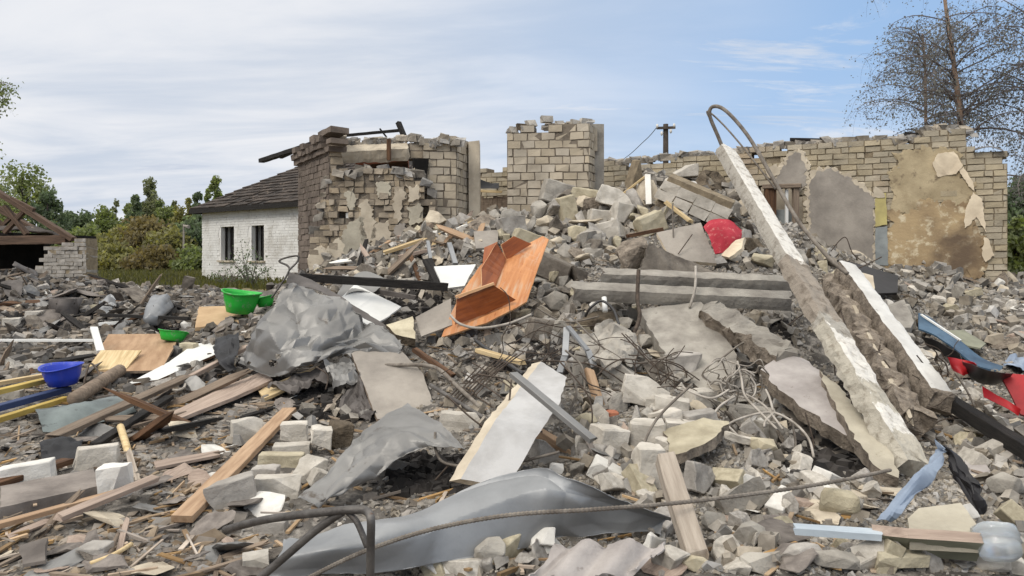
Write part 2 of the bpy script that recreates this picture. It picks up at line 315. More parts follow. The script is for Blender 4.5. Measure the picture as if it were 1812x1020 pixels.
# ------------------------------------------------------------------ linking
def tag(o, label=None, cat=None, group=None, kind=None):
    if label: o['label'] = label
    if cat: o['category'] = cat
    if group: o['group'] = group
    if kind: o['kind'] = kind
    return o
def link(name, me, mats, M=None, parent=None):
    o = bpy.data.objects.new(name, me); COL.objects.link(o)
    for m in (mats if isinstance(mats, (list, tuple)) else [mats]):
        if len(me.materials) < (len(mats) if isinstance(mats, (list, tuple)) else 1): me.materials.append(MATS[m])
    if M is not None: o.matrix_basis = M
    if parent is not None:
        o.parent = parent; o.matrix_parent_inverse = parent.matrix_basis.inverted()
    return o
def mesh(verts, faces, mi=None, smooth=False):
    me = bpy.data.meshes.new('mesh'); me.from_pydata([tuple(v) for v in verts], [], faces)
    if mi is not None: me.polygons.foreach_set('material_index', mi)
    if smooth: me.polygons.foreach_set('use_smooth', [True] * len(me.polygons))
    me.update(); return me
def recentre(verts):
    """origin at the base centre of a shape given in world space"""
    a = np.array([tuple(v) for v in verts]); c = Vector(((a[:, 0].min() + a[:, 0].max()) / 2, (a[:, 1].min() + a[:, 1].max()) / 2, a[:, 2].min()))
    return [Vector(v) - c for v in a], Matrix.Translation(c)
def empty(name, loc, label, cat, group=None):
    o = bpy.data.objects.new(name, None); COL.objects.link(o); o.empty_display_size = .2
    o.matrix_basis = Matrix.Translation(Vector(loc)); tag(o, label, cat, group); return o
def frame(o, x, z):
    x = Vector(x).normalized(); y = Vector(z).cross(x).normalized(); z = x.cross(y)
    M = Matrix((x, y, z)).transposed().to_4x4(); M.translation = o; return M
class MB:
    """collects boxes, tubes and sheets into one mesh, in world space"""
    def __init__(s): s.v, s.f, s.m = [], [], []
    def add(s, v, f, m=0):
        o = len(s.v); s.v += [Vector(q) for q in v]; s.f += [tuple(i + o for i in q) for q in f]; s.m += [m] * len(f)
    def box(s, c, dx, dy, dz, m=0, jit=0.0, rnd=R_):
        """c centre, dx dy dz half-axis vectors"""
        v = []
        for i in (-1, 1):
            for j in (-1, 1):
                for k in (-1, 1):
                    q = c + dx * i + dy * j + dz * k
                    if jit: q = q + Vector((rnd.uniform(-jit, jit), rnd.uniform(-jit, jit), rnd.uniform(-jit, jit)))
                    v.append(q)
        s.add(v, [(0, 1, 3, 2), (4, 6, 7, 5), (0, 4, 5, 1), (2, 3, 7, 6), (0, 2, 6, 4), (1, 5, 7, 3)], m)
    def bar(s, a, b, w, h, up=(0, 0, 1), m=0, jit=0.0):
        a, b = Vector(a), Vector(b); d = b - a; y = Vector(up).cross(d).normalized(); z = d.cross(y).normalized()
        s.box((a + b) / 2, d / 2, y * w / 2, z * h / 2, m, jit)
    def tube(s, pts, r, n=6, m=0, taper=None, caps=True):
        pts = [Vector(p) for p in pts]; k = len(pts); rs = [r if taper is None else r + (taper - r) * i / (k - 1) for i in range(k)] if not isinstance(r, list) else r
        t0 = (pts[1] - pts[0]).normalized(); nrm = t0.orthogonal().normalized(); vs = []
        for i, p in enumerate(pts):
            t = (pts[min(i + 1, k - 1)] - pts[max(i - 1, 0)])
            t = t.normalized() if t.length > 1e-6 else t0
            nrm = (nrm - t * nrm.dot(t)); nrm = nrm.normalized() if nrm.length > 1e-6 else t.orthogonal().normalized()
            bn = t.cross(nrm)
            for j in range(n):
                a = 2 * math.pi * j / n; vs.append(p + (nrm * math.cos(a) + bn * math.sin(a)) * rs[i])
        fs = [(i * n + j, i * n + (j + 1) % n, (i + 1) * n + (j + 1) % n, (i + 1) * n + j) for i in range(k - 1) for j in range(n)]
        if caps: fs += [tuple(range(n))[::-1], tuple((k - 1) * n + j for j in range(n))]
        s.add(vs, fs, m)
    def build(s, name, mats, parent=None, smooth=False, M=None):
        if parent is None and M is None: v, M = recentre(s.v)
        elif M is not None: iv = M.inverted(); v = [iv @ q for q in s.v]
        else: v, M = recentre(s.v)
        return link(name, mesh(v, s.f, s.m, smooth), mats, M, parent)
def crom(pts, n):
    pts = [Vector(p) for p in pts]; k = len(pts); out = []
    for i in range(k - 1):
        p0, p1, p2, p3 = pts[max(i - 1, 0)], pts[i], pts[i + 1], pts[min(i + 2, k - 1)]
        for j in range(n):
            t = j / n
            out.append(.5 * ((2 * p1) + (p2 - p0) * t + (2 * p0 - 5 * p1 + 4 * p2 - p3) * t * t + (3 * p1 - p0 - 3 * p2 + p3) * t ** 3))
    out.append(pts[-1]); return out
def fbm(p, o=4): return mn.fractal(p, 1.0, 2.0, o, noise_basis='PERLIN_ORIGINAL')

# flat piece from a polygon of points: thickness away from the viewer, optional ragged edge
def prism(name, label, cat, m, th, poly, jag=0.0, seg=.06, lift=.03, parent=None, group=None, ext=None, warp=0.0, m_edge=None):
    ps = [hit(c, lift) if not isinstance(c, Vector) else c for c in poly]
    cen = sum(ps, Vector()) / len(ps)
    nrm = Vector()
    for i in range(len(ps)): nrm += (ps[i] - cen).cross(ps[(i + 1) % len(ps)] - cen)
    nrm.normalize()
    if nrm.dot(Vector((0, 0, CZ)) - cen) < 0: nrm = -nrm
    e = max(((ps[(i + 1) % len(ps)] - ps[i]) for i in range(len(ps))), key=lambda q: q.length)
    M = frame(cen, e, nrm); iv = M.inverted(); loc = [iv @ p for p in ps]
    out = []; r = random.Random(hash((len(out), round(cen.x * 100), round(cen.z * 100))))
    for i in range(len(loc)):
        a, b = loc[i], loc[(i + 1) % len(loc)]; d = b - a; n = max(1, int(d.length / seg)) if (jag or warp) else 1
        perp = Vector((-d.y, d.x, 0)).normalized()
        for j in range(n):
            q = a + d * (j / n)
            if jag and j: q = q + perp * (r.uniform(-1, 1) * jag * .6 + fbm(q * 6 + cen, 3) * jag)
            if warp: q = q + Vector((0, 0, fbm(q * 1.5 + cen, 2) * warp))
            out.append(q)
    x = (iv.to_3x3() @ Vector(ext)) if ext is not None else Vector((0, 0, -th))
    bm = bmesh.new(); top = [bm.verts.new(q) for q in out]
    bot = [bm.verts.new(q + x + (Vector((r.uniform(-jag, jag), r.uniform(-jag, jag), r.uniform(-jag, jag) * .3)) * .5 if jag else Vector())) for q in out]
    ft = bm.faces.new(top); fb = bm.faces.new(bot[::-1]); n = len(out); sides = []
    for i in range(n):
        sides.append(bm.faces.new((top[i], bot[i], bot[(i + 1) % n], top[(i + 1) % n])))
    if m_edge:
        for f in sides: f.material_index = 1
    bmesh.ops.triangulate(bm, faces=[ft, fb]); bmesh.ops.recalc_face_normals(bm, faces=bm.faces[:])
    if not jag and th > .012:
        es = [ed for ed in bm.edges if len(ed.link_faces) == 2 and ed.calc_face_angle(0) > .6]
        bmesh.ops.bevel(bm, geom=es, offset=min(.004, th * .2), segments=1, affect='EDGES')
    me = bpy.data.meshes.new('mesh'); bm.to_mesh(me); bm.free()
    o = link(name, me, [m, m_edge] if m_edge else m, M, parent)
    if parent is None: tag(o, label, cat, group)
    return o
# timber or other straight bar between two points
def plank(name, label, cat, m, a, b, w, t, roll=0.0, lift=.02, bend=0.0, parent=None, group=None, broken=0.0):
    a, b = hit(a, lift) if not isinstance(a, Vector) else a, hit(b, lift) if not isinstance(b, Vector) else b
    d = b - a; L = d.length; up = Vector((0, 0, 1)) if abs(d.normalized().z) < .9 else Vector((0, -1, 0))
    M = frame((a + b) / 2, d, Matrix.Rotation(roll, 3, d.normalized()) @ (up - d.normalized() * up.dot(d.normalized())))
    n = max(2, int(L / .12)); vs = []; r = random.Random(int(L * 1e5) + int(abs(a.x) * 1e4))
    prof = [(-.5, -.5), (.5, -.5), (.5, .42), (.45, .5), (-.45, .5), (-.5, .42)]
    for i in range(n + 1):
        x = -L / 2 + L * i / n; bz = bend * (1 - (2 * i / n - 1) ** 2)
        for py, pz in prof:
            dx = r.uniform(-1, 1) * broken if i in (0, n) else 0
            vs.append(Vector((x + dx, py * w + r.uniform(-1, 1) * w * .015, pz * t + bz + r.uniform(-1, 1) * t * .03)))
    k = len(prof); fs = [(i * k + j, i * k + (j + 1) % k, (i + 1) * k + (j + 1) % k, (i + 1) * k + j) for i in range(n) for j in range(k)]
    fs += [tuple(range(k))[::-1], tuple(n * k + j for j in range(k))]
    o = link(name, mesh(vs, fs), m, M, parent)
    if parent is None: tag(o, label, cat, group)
    return o
# rough concrete member; matf(t, face_angle) gives the material slot
def rbeam(name, label, cat, mats, a, b, w, h, nrm=(0, -.5, .8), rough=.015, taper=1.0, matf=None, parent=None, seg=.05, broken=.06, roughf=None, bend=0.0):
    a = hit(a, .03) if not isinstance(a, Vector) else a; b = hit(b, .03) if not isinstance(b, Vector) else b
    d = b - a; L = d.length; dn = d.normalized(); nz = Vector(nrm); nz = (nz - dn * nz.dot(dn)).normalized()
    M = frame((a + b) / 2, dn, nz); n = max(4, int(L / seg)); vs = []; sd = Vector((a.x * 3, a.y * 2, b.z * 5))
    prof = []
    q = 5
    for i in range(q): prof.append((-.5 + i / q, .5))
    for i in range(3): prof.append((.5, .5 - i / 3))
    for i in range(q): prof.append((.5 - i / q, -.5))
    for i in range(3): prof.append((-.5, -.5 + i / 3))
    k = len(prof)
    for i in range(n + 1):
        t = i / n; x = -L / 2 + L * t; s = 1 + (taper - 1) * t
        rf = rough * (roughf(t) if roughf else 1)
        for y, z in prof:
            p = Vector((x, y * w * s, z * h * s + bend * math.sin(math.pi * t)))
            c = 1 - .06 * (abs(y) > .49 and abs(z) > .49)
            p.y *= c; p.z *= c
            nn = Vector((fbm(p * 7 + sd, 4), fbm(p * 7 + sd + Vector((9, 3, 1)), 4), fbm(p * 7 + sd + Vector((2, 8, 5)), 4)))
            p += nn * rf
            if i in (0, n): p.x += fbm(Vector((y * 3, z * 3, t * 7)) + sd, 3) * broken
            vs.append(p)
    fs, mi = [], []
    for i in range(n):
        for j in range(k):
            fs.append((i * k + j, i * k + (j + 1) % k, (i + 1) * k + (j + 1) % k, (i + 1) * k + j))
            side = 'top' if j < q else 'right' if j < q + 3 else 'bottom' if j < 2 * q + 3 else 'left'
            mi.append(matf((i + .5) / n, side, fbm(Vector((i * .35, j * .55, 0)) + sd, 3)) if matf else 0)
    fs += [tuple(range(k)), tuple(n * k + j for j in range(k))[::-1]]; mi += [len(mats) - 1 if isinstance(mats, list) else 0] * 2
    me = mesh(vs, fs, mi); bm = bmesh.new(); bm.from_mesh(me); bmesh.ops.recalc_face_normals(bm, faces=bm.faces[:]); bm.to_mesh(me); bm.free()
    o = link(name, me, mats, M, parent)
    if parent is None: tag(o, label, cat)
    return o
def facets(u, v, n, m, seed):
    """flat facets meeting in sharp creases: linear interpolation of random heights over a jittered triangle net"""
    r = np.random.default_rng(seed); h = r.normal(size=(n + 3, m + 3)); dg = r.random((n + 3, m + 3)) < .5
    x, y = np.clip(u, 0, 1) * n + .5 + .6 * (vnoise(u * n * .7, v * m * .7, seed) - .5), np.clip(v, 0, 1) * m + .5 + .6 * (vnoise(u * n * .7 + 9, v * m * .7 + 4, seed) - .5)
    i, j = np.floor(x).astype(int).clip(0, n + 1), np.floor(y).astype(int).clip(0, m + 1); fx, fy = x - i, y - j
    a, b, c, d = h[i, j], h[i + 1, j], h[i, j + 1], h[i + 1, j + 1]
    p = np.where(fx + fy < 1, a + (b - a) * fx + (c - a) * fy, d + (c - d) * (1 - fx) + (b - d) * (1 - fy))
    q = np.where(fx > fy, a + (b - a) * fx + (d - b) * fy, a + (d - c) * fx + (c - a) * fy)
    return np.where(dg[i, j], p, q)
# thin sheet through a grid of points, crumpled
def sheet(name, label, cat, m, rows, nu=26, nv=26, crum=.03, cs=2.2, fine=.006, th=.003, parent=None, smooth=True, crease=0.0, ridge=0.0, holes=(), corr=None, ragged=.0, nf=14):
    rows = [crom([hit(c, .04) if not isinstance(c, Vector) else c for c in r], max(1, nu // (len(r) - 1))) for r in rows]
    cols = list(zip(*rows)); g = [crom(c, max(1, nv // (len(rows) - 1))) for c in cols]   # g[u][v]
    U, V = len(g), len(g[0]); vs = []; sd = g[0][0] * 1.7
    if crease:                                                # sharp folds, levelled so the sheet keeps its overall form
        uu, vv = np.meshgrid(np.linspace(0, 1, U), np.linspace(0, 1, V), indexing='ij'); FD = np.zeros((U, V))
        wob = np.array([[fbm(g[i][j] * 1.6, 2) for j in range(V)] for i in range(U)]) * .06
        lu = sum((g[i + 1][V // 2] - g[i][V // 2]).length for i in range(U - 1)); lv = sum((g[U // 2][j + 1] - g[U // 2][j]).length for j in range(V - 1)); big = max(lu, lv)
        n1, m1, n2, m2 = [max(1, round(k * l / big)) for k, l in ((nf / 2.5, lu), (nf / 2.5, lv), (nf * 1.3, lu), (nf * 1.3, lv))]
        FD += facets(uu + wob * .6, vv + wob * .4, n1, m1, len(label or name)) + .30 * facets(uu + wob * .5, vv - wob * .5, n2, m2, len(label or name) + 5)
        Bm = np.stack([np.ones(U * V), uu.ravel(), vv.ravel(), (uu * vv).ravel(), (uu ** 2).ravel(), (vv ** 2).ravel()], 1)
        FD = (FD.ravel() - Bm @ np.linalg.lstsq(Bm, FD.ravel(), rcond=None)[0]).reshape(U, V); FD *= crease / max(FD.std(), 1e-6)
    for i in range(U):
        for j in range(V):
            a = g[min(i + 1, U - 1)][j] - g[max(i - 1, 0)][j]; b = g[i][min(j + 1, V - 1)] - g[i][max(j - 1, 0)]
            n = a.cross(b); n = n.normalized() if n.length > 1e-9 else Vector((0, 0, 1))
            p = g[i][j]; q = p * cs + sd
            d = fbm(q, 2) * crum + fbm(q * 4.1, 3) * fine
            if crease: d += float(FD[i, j])
            if ridge: d += (abs(fbm(Vector((q.x * 1.7, q.y * 1.7, q.z * 1.7)) + Vector((3, 7, 1)), 3)) - .25) * ridge + (abs(fbm(q * 4.2, 2)) - .2) * ridge * .4
            if corr: d += math.sin((i / (U - 1)) * math.pi * 2 * corr[0]) * corr[1]
            vs.append(p + n * d)
            if ragged and (i in (0, U - 1) or j in (0, V - 1)): vs[-1] = vs[-1] + Vector((fbm(p * 9, 3), fbm(p * 9 + sd, 3), fbm(p * 8, 2) * .3)) * ragged
    fs = []
    for i in range(U - 1):
        for j in range(V - 1):
            c = (vs[i * V + j] + vs[(i + 1) * V + j + 1]) / 2
            if any((to_px(c)[0] - hx) ** 2 + ((to_px(c)[1] - hy) * 1.3) ** 2 < hr * hr for hx, hy, hr in holes): continue
            fs.append((i * V + j, (i + 1) * V + j, (i + 1) * V + j + 1, i * V + j + 1))
    nrm = []
    for i in range(U):
        for j in range(V):
            q = (vs[min(i + 1, U - 1) * V + j] - vs[max(i - 1, 0) * V + j]).cross(vs[i * V + min(j + 1, V - 1)] - vs[i * V + max(j - 1, 0)])
            nrm.append(q.normalized() if q.length > 1e-12 else Vector((0, 0, 1)))
    K = U * V; vs = vs + [p - n * th for p, n in zip(vs, nrm)]; fs = fs + [tuple(k + K for k in f[::-1]) for f in fs]
    rim = [i * V for i in range(U)] + [(U - 1) * V + j for j in range(1, V)] + [i * V + V - 1 for i in range(U - 2, -1, -1)] + [j for j in range(V - 2, 0, -1)]
    fs += [(rim[k], rim[(k + 1) % len(rim)], rim[(k + 1) % len(rim)] + K, rim[k] + K) for k in range(len(rim))]
    vs, M = recentre(vs); me = mesh(vs, fs, None, smooth)
    bm = bmesh.new(); bm.from_mesh(me); bmesh.ops.delete(bm, geom=[v for v in bm.verts if not v.link_faces], context='VERTS'); bmesh.ops.recalc_face_normals(bm, faces=bm.faces[:]); bm.to_mesh(me); bm.free()
    if smooth:
        me.polygons.foreach_set('use_smooth', [True] * len(me.polygons)); me.set_sharp_from_angle(angle=rad(14 if crease else 35))
    o = link(name, me, m, M, parent)
    if parent is None: tag(o, label, cat)
    return o
def wire(name, label, cat, m, pts, r, n=10, sides=6, parent=None, group=None, lift=0.02):
    p = crom([hit(c, lift) if not isinstance(c, Vector) else c for c in pts], n); b = MB(); b.tube(p, r, sides)
    o = b.build(name, m, parent, True)
    if parent is None: tag(o, label, cat, group)
    return o
# ------------------------------------------------------------------ ground
def ground_mat():
    m = bpy.data.materials.new('ground'); m.use_nodes = True; t = m.node_tree; b = t.nodes['Principled BSDF']; L = t.links.new
    tc = t.nodes.new('ShaderNodeTexCoord'); sp = t.nodes.new('ShaderNodeSeparateXYZ'); L(tc.outputs['Object'], sp.inputs[0])
    def noise(s, d=9, r=.65):
        n = t.nodes.new('ShaderNodeTexNoise'); n.inputs['Scale'].default_value = s; n.inputs['Detail'].default_value = d; n.inputs['Roughness'].default_value = r; L(tc.outputs['Object'], n.inputs['Vector']); return n.outputs['Fac']
    def rng(f, a, c):
        n = t.nodes.new('ShaderNodeMapRange'); L(f, n.inputs[0]); n.inputs[1].default_value = a; n.inputs[2].default_value = c; return n.outputs[0]
    def mix(f, a, c):
        n = t.nodes.new('ShaderNodeMix'); n.data_type = 'RGBA'; L(f, n.inputs[0])
        for i, v in ((6, a), (7, c)):
            if isinstance(v, tuple): n.inputs[i].default_value = (*v, 1)
            else: L(v, n.inputs[i])
        return n.outputs[2]
    dust = mix(rng(noise(1.3), .38, .62), D(112, 107, 101), D(76, 72, 68))
    dust = mix(rng(noise(7), .48, .62), dust, D(158, 151, 142))
    dust = mix(rng(noise(17), .58, .68), dust, D(54, 50, 46))
    gr = mix(rng(noise(.6), .4, .6), D(96, 94, 58), D(118, 106, 76))
    gr = mix(rng(noise(6), .55, .68), gr, D(72, 72, 44))
    ad = t.nodes.new('ShaderNodeMath'); ad.operation = 'MULTIPLY_ADD'; L(noise(.5), ad.inputs[0]); ad.inputs[1].default_value = 6; L(sp.outputs['Y'], ad.inputs[2])
    L(mix(rng(ad.outputs[0], 20.5, 22.5), dust, gr), b.inputs['Base Color']); b.inputs['Roughness'].default_value = 1; b.inputs['Specular IOR Level'].default_value = .15
    bp = t.nodes.new('ShaderNodeBump'); bp.inputs['Strength'].default_value = .9; bp.inputs['Distance'].default_value = .03; L(noise(22), bp.inputs['Height']); L(bp.outputs[0], b.inputs['Normal'])
    MATS['ground'] = m
ground_mat()
nx, ny = len(GX), len(GY)
gx, gy = np.meshgrid(GX, GY); gv = np.stack([gx.ravel(), gy.ravel(), GH.ravel()], 1)
me = bpy.data.meshes.new('ground'); me.vertices.add(nx * ny); me.vertices.foreach_set('co', gv.ravel().astype(np.float32))
ii, jj = np.meshgrid(np.arange(nx - 1), np.arange(ny - 1)); q0 = (jj * nx + ii).ravel(); quads = np.stack([q0, q0 + 1, q0 + nx + 1, q0 + nx], 1)
def fill_quads(me, quads):
    n = len(quads); me.loops.add(n * 4); me.polygons.add(n)
    me.loops.foreach_set('vertex_index', quads.ravel().astype(np.int32)); me.polygons.foreach_set('loop_start', np.arange(0, n * 4, 4, dtype=np.int32))
    me.update(calc_edges=True); me.shade_flat()
fill_quads(me, quads)
me.polygons.foreach_set('use_smooth', [True] * len(me.polygons))
tag(link('ground', me, 'ground'), kind='structure')

# ------------------------------------------------------------------ brick walls
def in_poly(x, y, poly):
    c = False; n = len(poly); j = n - 1
    for i in range(n):
        if (poly[i][1] > y) != (poly[j][1] > y) and x < (poly[j][0] - poly[i][0]) * (y - poly[i][1]) / (poly[j][1] - poly[i][1]) + poly[i][0]: c = not c
        j = i
    return c
def prof(pts):
    def f(x):
        if x <= pts[0][0]: return pts[0][1]
        for (a, b), (c, d) in zip(pts, pts[1:]):
            if x <= c: return b + (d - b) * (x - a) / max(c - a, 1e-6)
        return pts[-1][1]
    return f
def brick_mesh(p0, p1, z0, z1, th, bl, bh, keep, rnd, jit=.004, gap=.012, headers=.12, offs=None, recess=.012):
    """bricks and mortar of one wall face from p0 to p1 (plan points), as one mesh; slot 0 brick, slot 1 mortar"""
    a, b = Vector((*p0, 0)), Vector((*p1, 0)); d = b - a; L = d.length; d.normalize(); n = Vector((d.y, -d.x, 0))   # n points to the viewer's side
    mb = MB(); z = z0; row = 0
    while z < z1:
        s = -rnd.random() * .02 - (bl / 2 if row % 2 else 0)
        while s < L:
            w = bl if rnd.random() > headers else bl / 2
            s0, s1 = max(s, 0), min(s + w, L); s += w
            if s1 - s0 < .04: continue
            c = a + d * ((s0 + s1) / 2) + Vector((0, 0, z + bh / 2)); px, py = to_px(c)
            if not keep(px, py): continue
            o = offs(px, py, rnd) if offs else 0
            if o is None: continue
            c = c - n * (th / 2)
            hx = d * ((s1 - s0 - gap) / 2); hy = n * (th / 2); hz_ = Vector((0, 0, (bh - gap) / 2))
            mb.box(c + n * (o + rnd.uniform(-jit, jit)), hx, hy, hz_, 0, jit, rnd)
            mb.box(c + n * (min(o, 0) * .6), d * ((s1 - s0) / 2 - .0005), n * (th / 2 - recess), Vector((0, 0, bh / 2 - .0005)), 1)
        z += bh; row += 1
    return mb
def plane_hit(px, py, p0, p1, off=0.0):
    a, b = Vector((*p0, 0)), Vector((*p1, 0)); d = (b - a).normalized(); n = Vector((d.y, -d.x, 0)); a = a + n * off
    o = Vector((0, 0, CZ)); r = Vector(((px - CX) / F, 1, -(py - HY) / F)); t = (a - o).dot(n) / r.dot(n)
    return o + r * t
def patch(name, wall, m, poly, parent, th=.02, off=.02, jag=.03, label=None, warp=0.0, rim=None):
    if rim:
        cx_, cy_ = sum(q[0] for q in poly) / len(poly), sum(q[1] for q in poly) / len(poly)
        e = [(x + (5 if x > cx_ else -5), y + (4 if y > cy_ else -4)) for x, y in poly]
        prism('plaster_rim', None, None, rim, th * .8, [plane_hit(x, y, *wall, off - .009) for x, y in e], jag=jag * 1.5, seg=.035, parent=parent)
    o = prism(name, None, None, m, th, [plane_hit(x, y, *wall, off) for x, y in poly], jag=jag, seg=.035, parent=parent, warp=warp)
    if label: o['label'] = label
    return o
def W(px, Y): return ((px - CX) * Y / F, Y)

# left ruin: soot-dark gable and the broken facade
rn = random.Random(3)
gab = (W(527, 14.5), W(583, 12.8)); fac = (W(583, 12.8), W(808, 13.25)); ret = (W(808, 13.25), W(831, 13.9))
ruin = empty('ruined_corner_wall', (*fac[0], hz(*fac[0])), 'broken corner wall of pale brick with a soot-dark gable and bare concrete lintel, left of the free-standing pier', 'wall')
gtop = prof([(515, 272), (540, 266), (583, 258)])
mb = brick_mesh(*gab, .3, 4.0, .30, .26, .112, lambda x, y: y > gtop(x), rn, .008, gap=.016, headers=.2)
for k, (dz, o) in enumerate(((0, .05), (.10, .10), (.20, .14), (.29, .09))):              # corbelled cornice on top of the gable
    a, b = Vector((*gab[0], 0)), Vector((*gab[1], 0)); d = (b - a).normalized(); n = Vector((d.y, -d.x, 0)); L = (b - a).length + .25; s = -.1 if k < 3 else .9
    while s < L:
        if rn.random() > .05 + .1 * k and not (.28 < s < .45 and k > 1): mb.box(a + d * (s + .12) + n * (o - .15) + Vector((0, 0, 3.40 + dz + .012 * s)), d * .115, n * .16, Vector((0, 0, .049)), 0, .012, rn)
        s += .25
mb.build('gable', ['wall_brick_soot', 'mortar'], ruin)
ftop = prof([(583, 250), (600, 246), (612, 256), (625, 250), (636, 262), (648, 252), (690, 250), (735, 244), (755, 255), (775, 250), (800, 244), (815, 256)])
hole = [(604, 300), (612, 276), (722, 272), (752, 292), (752, 318), (715, 330), (640, 318), (628, 300)]
def fkeep(x, y):
    if y < ftop(x) + rn.uniform(-2, 3) or in_poly(x, y, hole): return False
    return not (612 < x < 718 and y < 286) and (x > 742 or y < 330)
def foffs(x, y, r):
    if x > 752 and y > 362 and r.random() < .12: return None
    return r.uniform(-.01, .01)
brick_mesh(*fac, .6, 4.0, .36, .255, .142, fkeep, rn, .012, gap=.018, offs=foffs, recess=.014).build('facade', ['wall_brick_facade', 'mortar'], ruin)
low = (W(548, 12.80), W(770, 12.74)); ltop = prof([(540, 480), (552, 430), (564, 385), (574, 340), (584, 312), (600, 306), (620, 310), (632, 306), (650, 300), (668, 305), (690, 298), (712, 310), (735, 306), (752, 318), (760, 340), (770, 350)])
def loffs(x, y, r):
    if r.random() < .035: return None
    if y < ltop(x) + 10 and r.random() < .3: return None
    return r.gauss(0, .022)
brick_mesh(*low, .5, 3.2, .30, .175, .108, lambda x, y: y > ltop(x) + rn.uniform(-5, 4), rn, .012, gap=.016, headers=.2, offs=loffs).build('lower_masonry', ['wall_brick_facade', 'mortar'], ruin)
brick_mesh(*ret, .6, 3.95, .3, .23, .142, lambda x, y: y > 252 + rn.uniform(-3, 4), rn, .010, gap=.018, headers=.3, recess=.014).build('pier_side', ['wall_brick', 'mortar'], ruin)
brick_mesh(W(748, 13.08), W(808, 13.2), .6, 4.0, .1, .255, .142, lambda x, y: y > prof([(745, 262), (765, 250), (800, 246), (815, 256)])(x), random.Random(9), .010, gap=.018, recess=.014).build('pier_face', ['wall_brick', 'mortar'], ruin)
# plaster edge, lintel, timbers in the gap, plaster remains
b_ = MB(); b_.box(P(841, 330, 13.95) - Vector((0, 0, .1)), Vector((.1, 0, 0)), Vector((0, .22, 0)), Vector((0, 0, .92)), 0, .02); b_.build('plaster_stub', 'plaster', ruin)
rbeam('lintel', None, None, ['plaster'], P(607, 274, 12.98), P(722, 268, 13.1), .3, .24, rough=.02, parent=ruin, broken=.05)
plank('charred_beam', None, None, 'wood_brown', P(640, 300, 13.3), P(722, 292, 13.4), .12, .14, parent=ruin)
plank('brace', None, None, 'wood_brown', P(688, 246, 12.85), P(688, 284, 12.85), .07, .06, parent=ruin)
prism('brick_lining', None, None, 'red_brick', .1, [P(628, 284, 13.5), P(722, 282, 13.5), P(724, 330, 13.5), P(628, 330, 13.5)], parent=ruin, jag=.01, seg=.2)
for poly, m in (([(636, 362), (650, 352), (660, 372), (664, 412), (654, 446), (640, 420)], 'plaster'), ([(606, 412), (622, 392), (640, 384), (655, 440), (640, 470), (612, 476)], 'plaster_beige'), ([(578, 440), (600, 420), (618, 440), (628, 478), (586, 486)], 'plaster'),
                ([(718, 326), (742, 330), (748, 350), (722, 358)], 'plaster'), ([(692, 340), (712, 334), (718, 352), (708, 390), (698, 394)], 'plaster'), ([(664, 326), (690, 322), (692, 346), (668, 352)], 'plaster_beige'), ([(548, 452), (570, 436), (590, 444), (598, 486), (548, 490)], 'plaster'),
                ([(662, 398), (688, 390), (690, 420), (680, 444), (655, 450)], 'plaster'), ([(700, 398), (714, 394), (718, 432), (694, 434)], 'plaster_grey'), ([(610, 340), (626, 332), (634, 352), (618, 372)], 'plaster_beige'), ([(720, 366), (744, 362), (748, 392), (726, 400)], 'plaster_beige')):
    patch('plaster_patch', low, m, poly, ruin, .03, .035, .05)
sb = MB()
for i in range(60):                                          # shattered bricks on the ledge of the lower masonry and down its ragged left edge
    x = rn.uniform(552, 768); s = rn.uniform(.035, .085)
    sb.box(P(x, ltop(x) + rn.uniform(-4, 5), 12.85 + rn.uniform(-.1, .2)), Vector((s * 1.3, rn.uniform(-.04, .04), rn.uniform(-.03, .03))), Vector((0, s, .02)), Vector((rn.uniform(-.03, .03), 0, s * .75)), 0, s * .4, rn)
tag(sb.build('ledge_rubble', 'concrete_stuff', ruin), kind='stuff')
so = MB(); so.box(P(744, 300, 13.06), Vector((.13, .02, 0)), Vector((0, .03, 0)), Vector((0, 0, .18)), 0, .03, rn); so.build('soot_hollow', 'soot_and_shade', ruin)
for i in range(75):                                          # loose lumps along the broken top edge
    x = rn.uniform(590, 816); s = rn.uniform(.02, .075); b_ = MB() if i == 0 else b_
    b_.box(P(x, ftop(x) - rn.uniform(-3, 4), 13.15), Vector((s * 1.3, rn.uniform(-.03, .03), 0)), Vector((0, s, .02)), Vector((rn.uniform(-.02, .02), 0, s * .8)), 0, s * .45, rn)
tag(b_.build('top_rubble', 'concrete_stuff', ruin), kind='stuff')
plank('charred_rafter', 'charred rafter end sticking out left from the top of the dark gable', 'rafter', 'char_wood', P(462, 285, 15.2), P(600, 240, 13.4), .12, .08)
plank('charred_batten', 'thin charred batten below the rafter that sticks out left of the dark gable', 'batten', 'char_wood', P(497, 279, 15), P(530, 264, 14.3), .06, .05)
plank('charred_pole', 'thin charred pole lying along the broken top of the corner wall', 'pole', 'char_wood', P(612, 240, 13.3), P(708, 231, 13.4), .05, .05)
plank('splintered_stud', 'short charred stud standing tilted on top of the corner wall', 'stud', 'char_wood', P(705, 217, 13.4), P(716, 244, 13.3), .09, .07)
plank('splintered_stud', 'thin charred splinter crossing the pole on top of the corner wall', 'stud', 'char_wood', P(672, 228, 13.3), P(684, 243, 13.3), .03, .03)

